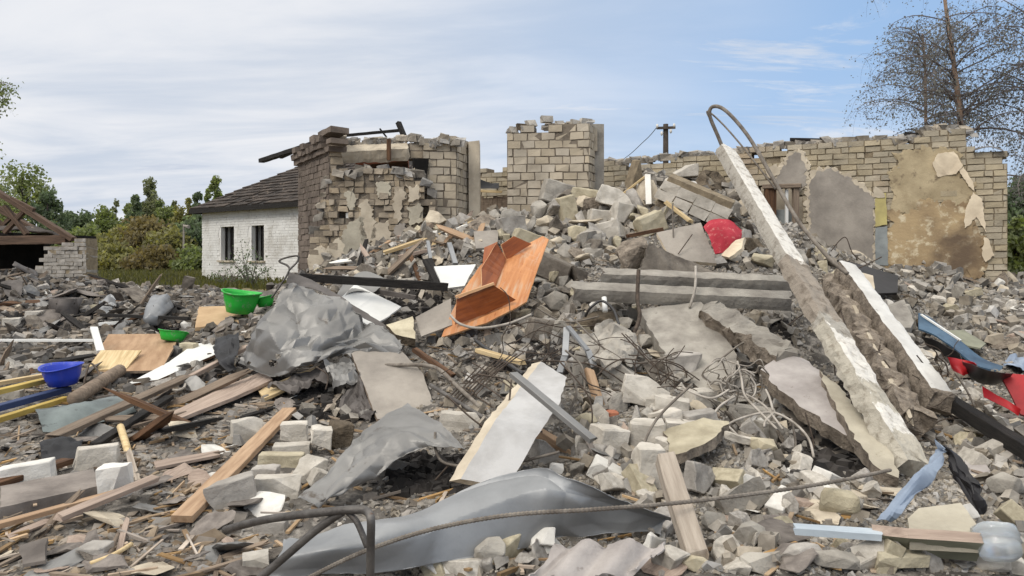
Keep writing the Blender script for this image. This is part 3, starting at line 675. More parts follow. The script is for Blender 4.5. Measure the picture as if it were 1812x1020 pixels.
# free-standing pier
pr = random.Random(5); pf = (W(897, 13.7), W(1043, 13.5)); prt = (W(1043, 13.5), W(1053, 13.95))
pier = empty('brick_pier', (*pf[0], hz(*pf[0])), 'tall free-standing pier of pale brick with loose bricks on its broken top', 'pier')
ptop = prof([(890, 240), (905, 232), (930, 226), (960, 226), (1000, 224), (1043, 221)])
brick_mesh(*pf, .6, 4.1, .5, .262, .148, lambda x, y: y > ptop(x) + pr.uniform(-3, 5), pr, .010, gap=.020, headers=.12, recess=.014).build('brick_face', ['wall_brick', 'mortar'], pier)
brick_mesh(*prt, .6, 4.0, .4, .25, .148, lambda x, y: y > 224, pr, .010, gap=.02, headers=.4, recess=.014).build('brick_side', ['wall_brick', 'mortar'], pier)
b_ = MB(); b_.box(P(1056, 290, 14.0) + Vector((0, .1, -.2)), Vector((.13, 0, 0)), Vector((0, .15, 0)), Vector((0, 0, .95)), 0, .01); b_.build('concrete_jamb', 'concrete', pier)
b_ = MB(); b_.box(P(1051.5, 248, 13.9), Vector((.055, 0, 0)), Vector((0, .02, 0)), Vector((0, 0, .21)), 0, .004); b_.build('plaster_strip', 'plaster', pier)
for i, (x, y, w) in enumerate(((967, 212, .2), (940, 219, .16), (922, 226, .15), (1036, 216, .2), (1018, 218, .14), (908, 231, .12), (990, 220, .14))):
    b_ = MB(); b_.box(P(x, y, 13.75), Vector((w * .5, .04, 0)), Vector((-.02, .06, 0)), Vector((pr.uniform(-.02, .02), 0, .055)), 0, .014, pr)
    tag(b_.build('loose_brick', 'silicate' if i != 2 else 'clod'), ('loose pale brick standing highest on top of the pier', 'loose brick left of the highest one on top of the pier', 'dark lump on the left part of the pier top', 'loose brick on the right corner of the pier top', 'small loose brick beside the right corner brick of the pier top', 'small lump at the left corner of the pier top', 'small loose brick in the middle of the pier top')[i], 'brick')

b_ = MB()
for i in range(46):
    x = pr.uniform(900, 1046); s = pr.uniform(.02, .06); b_.box(P(x, ptop(x) + pr.uniform(-5, 3), 13.75 + pr.uniform(-.05, .2)), Vector((s * 1.3, pr.uniform(-.04, .04), 0)), Vector((0, s, .02)), Vector((pr.uniform(-.03, .03), 0, s * .7)), 0, s * .4, pr)
tag(b_.build('top_rubble', 'concrete_stuff', pier), kind='stuff')
# long back wall
bw = (W(800, 16.6), W(1783, 12.0)); br = random.Random(8)
bx0, by0 = bw[1]
back = empty('ruined_back_wall', (bx0, by0, hz(bx0, by0)), 'long roofless yellowish brick wall with torn plaster behind the rubble heap', 'wall')
btop = prof([(800, 296), (895, 292), (1065, 282), (1100, 288), (1130, 280), (1200, 276), (1270, 271), (1330, 264), (1380, 257), (1440, 252), (1500, 248), (1560, 247), (1632, 243), (1638, 229), (1700, 226), (1701, 232), (1722, 234), (1724, 268), (1775, 266), (1783, 285)])
win = [(1354, 333), (1413, 331), (1413, 420), (1354, 420)]
def bkeep(x, y): return y > btop(x) + br.uniform(-2, 2.5) and not in_poly(x, y, win)
def boffs(x, y, r):
    if y < btop(x) + 14 and r.random() < .25: return None
    return r.uniform(-.012, .012) + (-.03 if r.random() < .04 else 0)
brick_mesh(*bw, .2, 4.0, .38, .255, .103, bkeep, br, .008, gap=.016, headers=.15, offs=boffs, recess=.014).build('masonry', ['wall_brick_yellow', 'mortar_light'], back)
PA = lambda m, poly, **k: patch('plaster_patch', bw, m, poly, back, **k)
PA('plaster_grey', [(1432, 330), (1444, 305), (1470, 297), (1500, 312), (1530, 340), (1546, 352), (1547, 478), (1430, 480)], th=.03, off=.03, label='grey bare plaster patch', jag=.045, rim='plaster')
PA('plaster_grey', [(1372, 318), (1398, 276), (1412, 270), (1424, 290), (1424, 330), (1378, 332)], th=.03, off=.03, jag=.045, rim='plaster')
PA('plaster_brown', [(1574, 372), (1610, 378), (1640, 352), (1690, 356), (1724, 372), (1720, 405), (1744, 430), (1738, 488), (1572, 486), (1576, 430)], th=.012, off=.022, label='stained brown plaster patch', jag=.10)
PA('plaster_tan', [(1578, 300), (1590, 272), (1640, 262), (1690, 268), (1700, 300), (1722, 335), (1700, 362), (1650, 356), (1612, 384), (1576, 376)], th=.010, off=.019, label='yellowish plaster patch with square marks', jag=.09)
PA('paint_yellow', [(1549, 344), (1568, 342), (1570, 398), (1549, 402)], th=.02, off=.028, jag=.01)
PA('paint_bluegrey', [(1549, 404), (1570, 400), (1572, 470), (1549, 470)], th=.02, off=.026, jag=.008)
PA('plaster_cream', [(1650, 288), (1660, 272), (1688, 268), (1704, 294), (1692, 308), (1660, 313)], th=.03, off=.06, jag=.015, label='hanging flap of cream plaster', warp=.05)
PA('plaster_cream', [(1696, 300), (1705, 296), (1722, 322), (1724, 338), (1714, 330)], th=.02, off=.05, jag=.012)
PA('plaster_cream', [(1722, 340), (1738, 352), (1742, 380), (1746, 412), (1736, 398), (1728, 384), (1708, 404), (1708, 372)], th=.025, off=.06, jag=.015, warp=.05)
PA('plaster_cream', [(1741, 420), (1750, 424), (1760, 452), (1744, 464), (1738, 448)], th=.02, off=.05, jag=.015)
PA('plaster', [(1352, 300), (1374, 290), (1380, 308), (1362, 316)], th=.02, off=.04, jag=.015)
PA('plaster', [(1548, 330), (1562, 338), (1566, 350), (1545, 350)], th=.02, off=.04, jag=.01)
wf = empty  # window frame pieces are parts of the wall
def wp(x, y, o=0.0): return plane_hit(x, y, *bw, o)
for nm, a, b, w, t, m in (('window_lintel', (1350, 331), (1418, 329), .2, .07, 'wood_grey'), ('window_post', (1363, 334), (1363, 402), .2, .1, 'wood_brown'), ('window_post', (1408, 334), (1408, 400), .1, .1, 'wood_grey'), ('window_mullion', (1392, 336), (1392, 398), .05, .05, 'white_board')):
    plank(nm, None, None, m, wp(*a, .05), wp(*b, .05), w, t, parent=back)
iw = MB(); q_ = wp(1384, 372, -1.4); iw.box(q_, Vector((.9, -.42, 0)), Vector((.02, .06, 0)), Vector((0, 0, .75))); iw.build('rear_wall', 'wall_brick', back)
prism('window_pane_board', None, None, 'paint_bluegrey', .02, [wp(1368, 372, -.1), wp(1404, 370, -.1), wp(1404, 412, -.1), wp(1368, 412, -.1)], parent=back)
for i in range(190):
    x = br.uniform(1070, 1722); s = br.uniform(.02, .08); b_ = MB() if i == 0 else b_
    q = plane_hit(x, btop(x) + br.uniform(-2, 6), *bw, -.12)
    b_.box(q, Vector((s * 1.3, br.uniform(-.03, .03), 0)), Vector((0, s, .02)), Vector((br.uniform(-.02, .02), 0, s * .7)), 0, s * .45, br)
tag(b_.build('top_rubble', 'concrete_stuff', back), kind='stuff')
plank('charred_pole', 'charred pole lying along the top of the back wall, right of the leaning white post', 'pole', 'char_wood', plane_hit(1398, 247, *bw, -.1), plane_hit(1458, 248, *bw, -.1), .08, .05)
plank('charred_pole', 'short charred stick on the back wall beside its raised corner', 'pole', 'char_wood', plane_hit(1600, 236, *bw, -.1), plane_hit(1640, 240, *bw, -.1), .06, .05)
sheet('roof_scrap', 'dark curled scrap of roofing on the right end of the back wall', 'roofing', 'tin_dark', [[plane_hit(1722, 266, *bw, .1), plane_hit(1750, 261, *bw, .1), plane_hit(1778, 268, *bw, .12)], [plane_hit(1722, 264, *bw, -.3), plane_hit(1750, 258, *bw, -.3), plane_hit(1774, 264, *bw, -.3)]], 12, 8, .03)
# board fence seen in the gap between corner wall and pier
fe = MB(); a, b = Vector((*W(840, 15.2), 0)), Vector((*W(905, 15.0), 0)); k = 8
for i in range(k):
    c = a.lerp(b, (i + .5) / k); d = (b - a).normalized(); hh = rn.uniform(-.03, .03)
    fe.box(c + Vector((0, 0, 2.05 + hh)), d * ((b - a).length / k * .47), Vector((d.y, -d.x, 0)) * .012, Vector((0, 0, .72)), 0, .003, rn)
fo = fe.build('board_fence', 'wood_grey'); tag(fo, 'grey upright board fence in the gap left of the pier', 'fence')
plank('fence_rail', None, None, 'wood_tan', P(846, 338, 15.05), P(888, 340, 14.95), .06, .05, parent=fo)
sheet('dark_tarp', 'black crumpled tarp on top of the board fence left of the pier', 'tarp', 'rubber_black', [[P(850, 318, 15.1), P(868, 324, 15.1), P(884, 326, 15)], [P(850, 334, 15.0), P(868, 336, 15.0), P(884, 336, 14.9)]], 10, 8, .06, 3)

# ------------------------------------------------------------------ white house
C0 = Vector((*W(358, 30.0), 0)); C1 = Vector((*W(527, 26.0), 0)); ud = (C1 - C0).normalized(); vd = Vector((-ud.y, ud.x, 0))
ez, rz, LN, DP = 3.42, 5.75, 12.0, 7.0
house = empty('white_house', C0 + Vector((0, 0, .4)), 'whitewashed brick house with two empty windows under a burnt slate roof', 'house')
def hp(s, d, z): return C0 + ud * s + vd * d + Vector((0, 0, z))
def s_at(px):  # distance along the front wall under a photo column
    k = (px - CX) / F; return (k * C0.y - C0.x) / (ud.x - k * ud.y)
s1, s2, s3, s4 = s_at(391), s_at(414), s_at(445), s_at(467)
wz0, wz1 = 1.35, 2.68
wm = MB(); T = .4
def seg(a, b, z0, z1): wm.box(hp((a + b) / 2, T / 2, (z0 + z1) / 2), ud * ((b - a) / 2), vd * (T / 2), Vector((0, 0, (z1 - z0) / 2)))
for a, b in ((0, s1), (s2, s3), (s4, LN)): seg(a, b, 0, ez)
for a, b in ((s1, s2), (s3, s4)): seg(a, b, 0, wz0); seg(a, b, wz1, ez)
wm.box(hp(T / 2, DP / 2 + T / 2, ez / 2), ud * (T / 2), vd * (DP / 2 - T / 2 - .002), Vector((0, 0, ez / 2)))
wm.box(hp(LN - T / 2, DP / 2 + T / 2, ez / 2), ud * (T / 2), vd * (DP / 2 - T / 2 - .002), Vector((0, 0, ez / 2)))
wm.box(hp(LN / 2, DP + T / 2, ez / 2), ud * (LN / 2), vd * (T / 2), Vector((0, 0, ez / 2)))
wm.build('wall', 'house_white', house)
hb = random.Random(2); cb = MB()                                # brick courses under the whitewash
z = .45
while z < ez - .1:
    s = hb.random() * -.26
    while s < s_at(535):
        a, b = max(s + .004, .0), s + .256; s += .26
        if any(a < q2 and b > q1 and z + .09 > wz0 and z < wz1 for q1, q2 in ((s1, s2), (s3, s4))): continue
        if a < b - .05: cb.box(hp((a + b) / 2, -.004 + hb.uniform(-.004, .003), z + .046), ud * ((b - a) / 2), vd * .012, Vector((0, 0, .043)), 0, .003, hb)
    z += .1
cb.build('brick_facing', 'house_white', house)
for a, b in ((s1, s2), (s3, s4)):
    fr = MB(); q = .05
    for c in (a + q, b - q): fr.box(hp(c, .2, (wz0 + wz1) / 2), ud * .03, vd * .04, Vector((0, 0, (wz1 - wz0) / 2 - .01)))
    fr.box(hp((a + b) / 2 + .05, .2, (wz0 + wz1) / 2), ud * .025, vd * .03, Vector((0, 0, (wz1 - wz0) / 2 - .04)))
    f_ = fr.build('window', 'char_wood', house)
    sl = MB(); sl.box(hp((a + b) / 2, -.03, wz0 - .03), ud * ((b - a) / 2 + .12), vd * .09, Vector((0, 0, .03)), 0, .004); sl.build('sill', 'plaster', f_)
    dk = MB(); dk.box(hp((a + b) / 2 + .3, .75, (wz0 + wz1) / 2), ud * .7, vd * .05, Vector((0, 0, .9))); dk.build('dark_interior_sheet', 'soot_and_shade', house)  # dark sheet added behind the opening as painted interior shade
rm = MB(); ov = .35
def roof_quad(p, q, r, s, nu, nv):
    """courses of slates laid as separate overlapping pieces"""
    n = (q - p).cross(s - p).normalized()
    if n.z < 0: n = -n
    for j in range(nv):
        l0, r0 = p.lerp(s, j / nv), q.lerp(r, j / nv); l1, r1 = p.lerp(s, (j + 1.15) / nv), q.lerp(r, (j + 1.15) / nv); k = max(1, int(nu * (r0 - l0).length / (q - p).length))
        for i in range(k):
            if hb.random() < .05: continue
            a, b, c, d = l0.lerp(r0, i / k), l0.lerp(r0, (i + .98) / k), l1.lerp(r1, (i + .98) / k), l1.lerp(r1, i / k)
            o1, o2 = n * (.035 + hb.uniform(0, .03)), n * hb.uniform(.0, .02)
            rm.add([a + o1, b + o1, c + o2, d + o2, a, b, c, d], [(0, 1, 2, 3), (0, 4, 5, 1), (1, 5, 6, 2), (3, 2, 6, 7), (0, 3, 7, 4)])
A_, B_, E_, F_ = hp(-ov, -ov, ez), hp(LN + ov, -ov, ez), hp(LN - 3.4, DP / 2 + .2, rz), hp(3.4, DP / 2 + .2, rz)
Cc, Dd = hp(LN + ov, DP + T + ov, ez), hp(-ov, DP + T + ov, ez)
roof_quad(A_, B_, E_, F_, 34, 16); roof_quad(Dd, A_, F_ + Vector((0, .01, 0)), F_, 20, 16); roof_quad(Cc, Dd, F_, E_, 30, 12); roof_quad(B_, Cc, E_, E_ + Vector((0, .01, 0)), 18, 12)
rf = rm.build('roof', 'roof_slate', house)
un = MB(); un.add([A_, B_, E_, F_, Cc, Dd], [(0, 1, 2, 3), (5, 0, 3), (4, 5, 3, 2), (1, 4, 2)]); un.build('roof_boards', 'char_wood', house)
ev = MB(); ev.bar(A_ + Vector((0, 0, -.09)), B_ + Vector((0, 0, -.09)), .06, .18); ev.bar(Dd + Vector((0, 0, -.09)), A_ + Vector((0, 0, -.09)), .06, .18); ev.build('eaves_board', 'char_wood', house)

# ------------------------------------------------------------------ collapsed shed on the left
SY = 19.0
shed = empty('collapsed_shed', P(75, 500, SY), 'collapsed shed with bare brown roof trusses and a whitewashed brick stub', 'shed')
for nm, a, b, w, t in (('rafter', (-40, 318), (130, 424), .2, .12), ('rafter', (-6, 352), (-90, 408), .2, .12), ('tie_beam', (-90, 427), (118, 424), .16, .22), ('brace', (8, 365), (48, 415), .14, .1), ('brace', (48, 368), (8, 412), .12, .1), ('brace', (20, 352), (60, 372), .12, .1)):
    p_, q_ = P(*a, SY), P(*b, SY)
    plank(nm, None, None, 'truss', p_, q_, w, t, parent=shed)
    if nm != 'tie_beam': plank(nm, None, None, 'truss', p_ + Vector((p_.x * .2, 3.2, 0)), q_ + Vector((q_.x * .2, 3.2, -.05)), w, t, parent=shed)
sheet('roof_remains', None, None, 'roof_slate', [[P(-60, 400, SY + .6), P(60, 410, SY + .6), P(128, 424, SY + .5)], [P(-60, 396, SY + 3), P(50, 402, SY + 3), P(112, 418, SY + 2.8)]], 16, 10, .12, 1.5, .03, .03, parent=shed)
sh = (W(62, SY), W(152, SY - .3)); sr = random.Random(4)
stop_ = prof([(60, 500), (66, 480), (80, 444), (84, 437), (112, 436), (113, 428), (133, 427), (134, 423), (152, 423)])
brick_mesh(*sh, .3, 2.3, .4, .26, .1, lambda x, y: y > stop_(x), sr, .01, offs=lambda x, y, r: r.uniform(-.02, .02)).build('brick_stub', ['silicate_grey', 'mortar_light'], shed)
bk = MB(); bk.box(P(-20, 478, SY + 4), Vector((1.8, 0, 0)), Vector((0, .1, 0)), Vector((0, 0, .9))); bk.build('back_wall', 'soot_and_shade', shed)  # near black here and on the ceiling: interior shade put into the colour
cl = MB(); cl.box(P(-20, 418, SY + 2), Vector((2.0, 0, 0)), Vector((0, 1.9, 0)), Vector((0, 0, .04))); cl.build('ceiling_boards', 'soot_and_shade', shed)

# ------------------------------------------------------------------ power pole and far lamp
pp = P(1178, 330, 24); pole = empty('power_pole', (pp.x, pp.y, .6), 'dark wooden power pole with one crossarm behind the back wall', 'pole')
pz = P(1178, 220, 24).z
b_ = MB(); b_.tube([Vector((pp.x, pp.y, .5)), Vector((pp.x, pp.y, pz))], .12, 10, taper=.085); b_.build('post', 'pole_wood', pole)
b_ = MB(); b_.bar(P(1162, 227, 23.9), P(1195, 226, 23.9), .07, .08); b_.build('crossarm', 'pole_wood', pole)
for x, y in ((1163, 224), (1193, 223), (1187, 233), (1171, 237)):
    b_ = MB(); q = P(x, y, 23.88); b_.tube([q - Vector((0, 0, .06)), q, q + Vector((0, 0, .07))], [.02, .045, .03], 8); b_.build('insulator', 'white_paint', pole, True)
wire('power_line', 'single drooping wire running down left from the power pole', 'wire', 'black_tube', [P(1162, 226, 23.9), P(1140, 250, 26), P(1090, 290, 30), P(1000, 330, 36)], .012, 8, 4)
lp = P(325, 440, 44); lamp = empty('street_lamp', (lp.x, lp.y, .6), 'pale distant street lamp post in front of the autumn bushes', 'street lamp')
b_ = MB(); b_.tube([Vector((lp.x, lp.y, .5)), P(325, 397, 44)], .07, 8, taper=.05); b_.build('post', 'plaster_grey', lamp)
b_ = MB(); b_.tube([P(325, 400, 44), P(330, 401, 43.8), P(334, 402, 43.6)], .06, 6, taper=.11); b_.build('lamp_head', 'plaster_grey', lamp)

# ------------------------------------------------------------------ trees
def leaf_mesh(centres, sizes, rnd, flat=.5):
    n = len(centres); a = rnd.normal(size=(n, 3)); a[:, 2] = a[:, 2] * flat + .4; a /= np.linalg.norm(a, axis=1)[:, None]
    t = np.cross(a, rnd.normal(size=(n, 3))); t /= np.linalg.norm(t, axis=1)[:, None]; bt = np.cross(a, t)
    s = sizes[:, None]; v = np.stack([centres - t * s * .55, centres - bt * s * .36 + a * s * .1, centres + t * s * .55, centres + bt * s * .36 + a * s * .1], 1)
    me = bpy.data.meshes.new('crown'); me.vertices.add(n * 4); me.vertices.foreach_set('co', v.reshape(-1).astype(np.float32)); fill_quads(me, np.arange(n * 4).reshape(n, 4)); return me
tn = np.random.default_rng(11)
def tree(px, py_top, Y, wpx, leaf, label, cat='tree', n=1800, ls=.24, shape='bush', name='bushy_tree', group=None, z0=None):
    z0 = .45 if z0 is None else z0
    top = P(px, py_top, Y); x, y, H = top.x, Y, top.z - z0; w = wpx * Y / F / 2
    t = empty(name, (x, y, z0), label, cat, group); rr = random.Random(int(px * 7 + Y)); mb = MB()
    mb.tube([Vector((x, y, z0 - .1)), Vector((x + rr.uniform(-.1, .1) * w, y, z0 + H * .4)), Vector((x, y, z0 + H * .93))], .05 + H * .012, 6, taper=.02)
    cl = []
    nc = {'bush': 46, 'column': 44, 'loose': 40}[shape]
    for i in range(nc):
        u_ = rr.random(); a = rr.uniform(0, 6.283)
        if shape == 'column': zf = .08 + .92 * u_; rf = (math.sin(min(1, zf * 1.15) * math.pi) ** .6 if zf < .87 else .5 * (1 - zf) / .13 + .05)
        elif shape == 'bush': zf = .03 + .94 * u_; rf = (1 - .9 * max(0, zf - .35) / .65) ** .7
        else: zf = .25 + .75 * u_; rf = (1 - abs(zf - .55) / .5) ** .6 if abs(zf - .55) < .5 else .1
        r = w * rf * (rr.random() ** .45); q = Vector((x + math.cos(a) * r, y + math.sin(a) * r * .8, z0 + zf * H)); cr = w * rr.uniform(.16, .34) * (1.0 if shape != 'column' else 1.1) + .06
        cl.append((q, cr))
        if i % 3 == 0: mb.tube([Vector((x, y, z0 + max(.05, zf - .25) * H)), (Vector((x, y, z0 + zf * H)) + q) / 2, q], .03 + .004 * H, 4, taper=.01)
    mb.build('trunk', 'bark_dark', t)
    k = max(8, n // nc); cs = []
    for q, cr in cl:
        d = tn.normal(size=(k, 3)); d /= np.linalg.norm(d, axis=1)[:, None]; d *= (tn.random((k, 1)) ** .5) * cr; d[:, 2] *= 1.15
        cs.append(np.array(q) + d)
    cs = np.concatenate(cs); me = leaf_mesh(cs - np.array((x, y, z0)), tn.uniform(.5, 1.2, len(cs)) * ls, tn)
    o = link('crown', me, leaf, Matrix.Translation((x, y, z0)), t); return t
TR = [  # column, top row, distance, width in px, leaf, shape, leaves, words
 (265, 322, 62, 62, 'leaf_poplar', 'column', 2600, 'tallest pale poplar on the skyline between the shed and the house'),
 (240, 350, 60, 36, 'leaf_dark', 'column', 1500, 'slim dark poplar just left of the tallest poplar'),
 (228, 366, 66, 40, 'leaf_green', 'column', 1300, 'short green poplar left of the slim dark one'),
 (295, 372, 60, 54, 'leaf_green', 'bush', 1400, 'rounded green tree right of the tallest poplar'),
 (320, 366, 58, 46, 'leaf_olive', 'bush', 1400, 'yellow-green tree behind the distant street lamp'),
 (350, 346, 56, 46, 'leaf_dark', 'column', 1500, 'dark slim tree beside the left eave of the white house'),
 (383, 318, 58, 46, 'leaf_green', 'column', 1700, 'green pointed tree rising behind the white house roof'),
 (40, 302, 52, 110, 'leaf_green', 'bush', 3000, 'large green tree behind the collapsed shed'),
 (84, 345, 50, 70, 'leaf_dark', 'bush', 1800, 'dark tree at the right shoulder of the shed roof'),
 (-10, 330, 55, 90, 'leaf_dark', 'bush', 1500, 'dark tree behind the left end of the shed roof'),
 (120, 378, 60, 60, 'leaf_dark', 'bush', 1300, 'low dark tree right of the shed'),
 (155, 382, 60, 60, 'leaf_dark', 'loose', 1100, 'loose low tree with gaps left of the poplars'),
 (185, 374, 58, 64, 'leaf_green', 'bush', 1400, 'mid-green tree left of the poplars'),
 (150, 410, 48, 90, 'leaf_green', 'bush', 1700, 'green bush right behind the shed stub'),
 (215, 408, 47, 100, 'leaf_olive', 'bush', 1900, 'olive bush below the slim poplars'),
 (262, 398, 46, 104, 'leaf_rust', 'bush', 2100, 'russet autumn bush in the middle of the tree line'),
 (300, 410, 45, 80, 'leaf_olive', 'bush', 1600, 'yellowish bush left of the lamp post'),
 (340, 398, 47, 80, 'leaf_dark', 'bush', 1700, 'dark bush beside the corner of the white house'),
 (200, 440, 43, 90, 'leaf_olive', 'bush', 1500, 'low ochre bush on the grass edge'),
 (275, 446, 42, 90, 'leaf_rust', 'bush', 1400, 'low russet shrub on the grass edge'),
 (345, 442, 42, 70, 'leaf_green', 'bush', 1200, 'low green shrub left of the white house'),
 (1800, 330, 26, 120, 'leaf_dark', 'bush', 2600, 'dark green tree right of the end of the back wall'),
 (1850, 300, 30, 140, 'leaf_dark', 'bush', 1800, 'tall dark tree at the far right behind the wall'),
 (1800, 392, 21, 60, 'leaf_green', 'bush', 1200, 'low green bush beside the right end of the back wall')]
for px, py, Y, w, lf, sh_, n, words in TR:
    tree(px, py, Y, w * (.95 if sh_ == 'column' else 1.25), lf, words, 'tree' if 'bush' not in words and 'shrub' not in words else 'bush', n=int(n * 2.6), ls=.27 if Y > 40 else .17, shape=sh_, name='poplar_tree' if 'poplar' in words else 'bush' if 'bush' in words or 'shrub' in words else 'leafy_tree')

for px, py, w, lf, l in ((118, 376, 22, 'leaf_green', 'thin green poplar nearest the shed'), (205, 358, 24, 'leaf_poplar', 'thin pale poplar left of the short green one'), (282, 350, 22, 'leaf_green', 'thin green poplar just right of the tallest poplar'), (308, 356, 20, 'leaf_poplar', 'thin pale poplar left of the street lamp'), (334, 350, 24, 'leaf_olive', 'thin yellow-green poplar right of the street lamp'), (368, 336, 22, 'leaf_green', 'thin green poplar over the left end of the white house roof')):
    tree(px, py, 61, w, lf, l, 'tree', n=1500, ls=.24, shape='column', name='poplar_tree')
for i in range(13):
    tree(100 + i * 26 + (i * 37 % 11), 388 + (i * 53 % 17), 68, 62, ('leaf_olive', 'leaf_green', 'leaf_dark')[i % 3], 'bush in the far hedge row behind the poplars', 'bush', n=2600, ls=.3, shape='bush', name='bush', group='far hedge row behind the poplars')

def birch(trunk_px, Y, label, rr, nb=26, r0=.14, spread=2.2, nl=5200, lsz=.06, low=.15, name='birch_tree', lp=None):
    pts_ = [P(x, y, Y) for x, y in trunk_px]; t = empty(name, pts_[-1], label, 'tree'); pts_ = pts_[::-1]
    line = crom(pts_, 8); mb = MB(); mb.tube(line, r0 * .8, 8, taper=r0 * .3); mb.build('trunk', 'bark_birch', t, True)
    br_, tw, cs = MB(), MB(), []
    for i in range(nb):
        f = low + (1 - low) * rr.random(); o = line[min(len(line) - 1, int(f * (len(line) - 1)))]; a = rr.uniform(0, 6.283); L = spread * rr.uniform(.5, 1.0) * (1.15 - .5 * f)
        d = Vector((math.cos(a), math.sin(a) * .8, rr.uniform(.25, .9))); p, pl = o, [o]
        for k in range(7):
            d = (d + Vector((rr.uniform(-.25, .25), rr.uniform(-.25, .25), -.07 - .03 * k + rr.uniform(-.12, .12)))).normalized(); p = p + d * L / 7; pl.append(p)
        br_.tube(pl, .014 + .014 * (1 - f), 5, taper=.004)
        for k in range(2, 8):
            for m_ in range(3):
                q = pl[k].lerp(pl[k - 1], rr.random()); d2 = Vector((rr.uniform(-1, 1), rr.uniform(-1, 1), rr.uniform(-.4, .5))); ql = [q]; l2 = rr.uniform(.35, .95)
                for z_ in range(4):
                    d2 = (d2.normalized() + Vector((rr.uniform(-.3, .3), rr.uniform(-.3, .3), -.55))).normalized(); q = q + d2 * l2 / 4; ql.append(q)
                    cs.append((q, l2))
                tw.tube(ql, .0038, 3, taper=.0015, caps=False)
    tag(br_.build('branches', 'twig_dark', t), kind='stuff'); tag(tw.build('twigs', 'twig_dark', t), kind='stuff')
    r2 = np.random.default_rng(rr.randint(0, 9999)); idx = r2.integers(0, len(cs), nl); c = np.array([tuple(cs[i][0]) for i in idx]) + r2.normal(size=(nl, 3)) * .10
    b0 = np.array(tuple(pts_[0])); link('crown', leaf_mesh(c - b0, r2.uniform(.6, 1.25, nl) * lsz, r2, 1.0), lp or 'leaf_birch', Matrix.Translation(pts_[0]), t)
birch([(1660, -120), (1672, 0), (1682, 70), (1690, 130), (1698, 200), (1706, 300), (1708, 420)], 17.5, 'tall thin birch with a reddish trunk and sparse dark leaves behind the back wall', random.Random(21), r0=.10, nb=50, spread=2.9, nl=7500, lsz=.055)
birch([(1632, 60), (1637, 120), (1638, 200), (1640, 300), (1640, 420)], 19.5, 'slender grey birch left of the reddish-trunked birch', random.Random(5), nb=44, r0=.075, spread=2.7, nl=7000, lsz=.055, low=.2)
birch([(1850, -160), (1840, 20), (1836, 180), (1830, 300), (1826, 420)], 17, 'birch with long arching branches over the right end of the back wall', random.Random(9), nb=44, r0=.10, spread=2.7, nl=8000)
birch([(-24, 120), (-28, 250), (-30, 380), (-30, 480)], 24, 'light green leafy tree reaching in over the shed', random.Random(14), nb=22, spread=2.0, nl=4200, lsz=.09, lp='leaf_green')
# shrub in front of the house
def shrub(px, py0, py1, Y, w, label, n=420, leaf='leaf_dark', ls=.07, name='shrub'):
    a, b = P(px, py0, Y), P(px, py1, Y); t = empty(name, a, label, 'shrub'); rr = random.Random(int(px)); mb = MB(); cs = []
    for i in range(16):
        e = b + Vector((rr.uniform(-1, 1) * w, rr.uniform(-.4, .4), -rr.random() * (b - a).length * .7)); p = [a + Vector((rr.uniform(-.1, .1), 0, 0)), a.lerp(e, .5) + Vector((rr.uniform(-.15, .15), 0, .1)), e]
        l = crom(p, 5); mb.tube(l, .015, 4, taper=.005); cs += l[3:]
    mb.build('stem', 'twig_dark', t); idx = tn.integers(0, len(cs), n); c = np.array([tuple(cs[i]) for i in idx]) + tn.normal(size=(n, 3)) * .10
    link('foliage', leaf_mesh(c - np.array(tuple(a)), tn.uniform(.5, 1.2, n) * ls, tn, 1), leaf, Matrix.Translation(a), t)
shrub(442, 512, 428, 22, .75, 'straggly half-bare shrub against the white house wall', 520)
shrub(400, 512, 470, 23, .7, 'low sparse shrub at the left foot of the white house', 260)
# rough grass in the yard
n = 26000; gxr = tn.uniform(-22, 4, n); gyr = 19.5 + 26 * tn.random(n) ** 1.3; keepm = (gxr / gyr > -.80); gxr, gyr = gxr[keepm], gyr[keepm]; gzr = hgt(gxr, gyr); n = len(gxr)
hh = tn.uniform(.05, .26, n); a_ = tn.uniform(0, 6.28, n); wv = np.stack([np.cos(a_), np.sin(a_), np.zeros(n)], 1) * .035; ln = tn.normal(size=(n, 3)) * .06; ln[:, 2] = hh
p0 = np.stack([gxr, gyr, gzr - .02], 1); vv = np.stack([p0 - wv, p0 + wv, p0 + wv * .3 + ln, p0 - wv * .3 + ln], 1)
me = bpy.data.meshes.new('grass'); me.vertices.add(n * 4); me.vertices.foreach_set('co', vv.reshape(-1).astype(np.float32)); fill_quads(me, np.arange(n * 4).reshape(n, 4))
tag(link('dry_grass', me, 'grass'), 'short dry olive grass covering the yard behind the rubble', 'grass', kind='stuff')
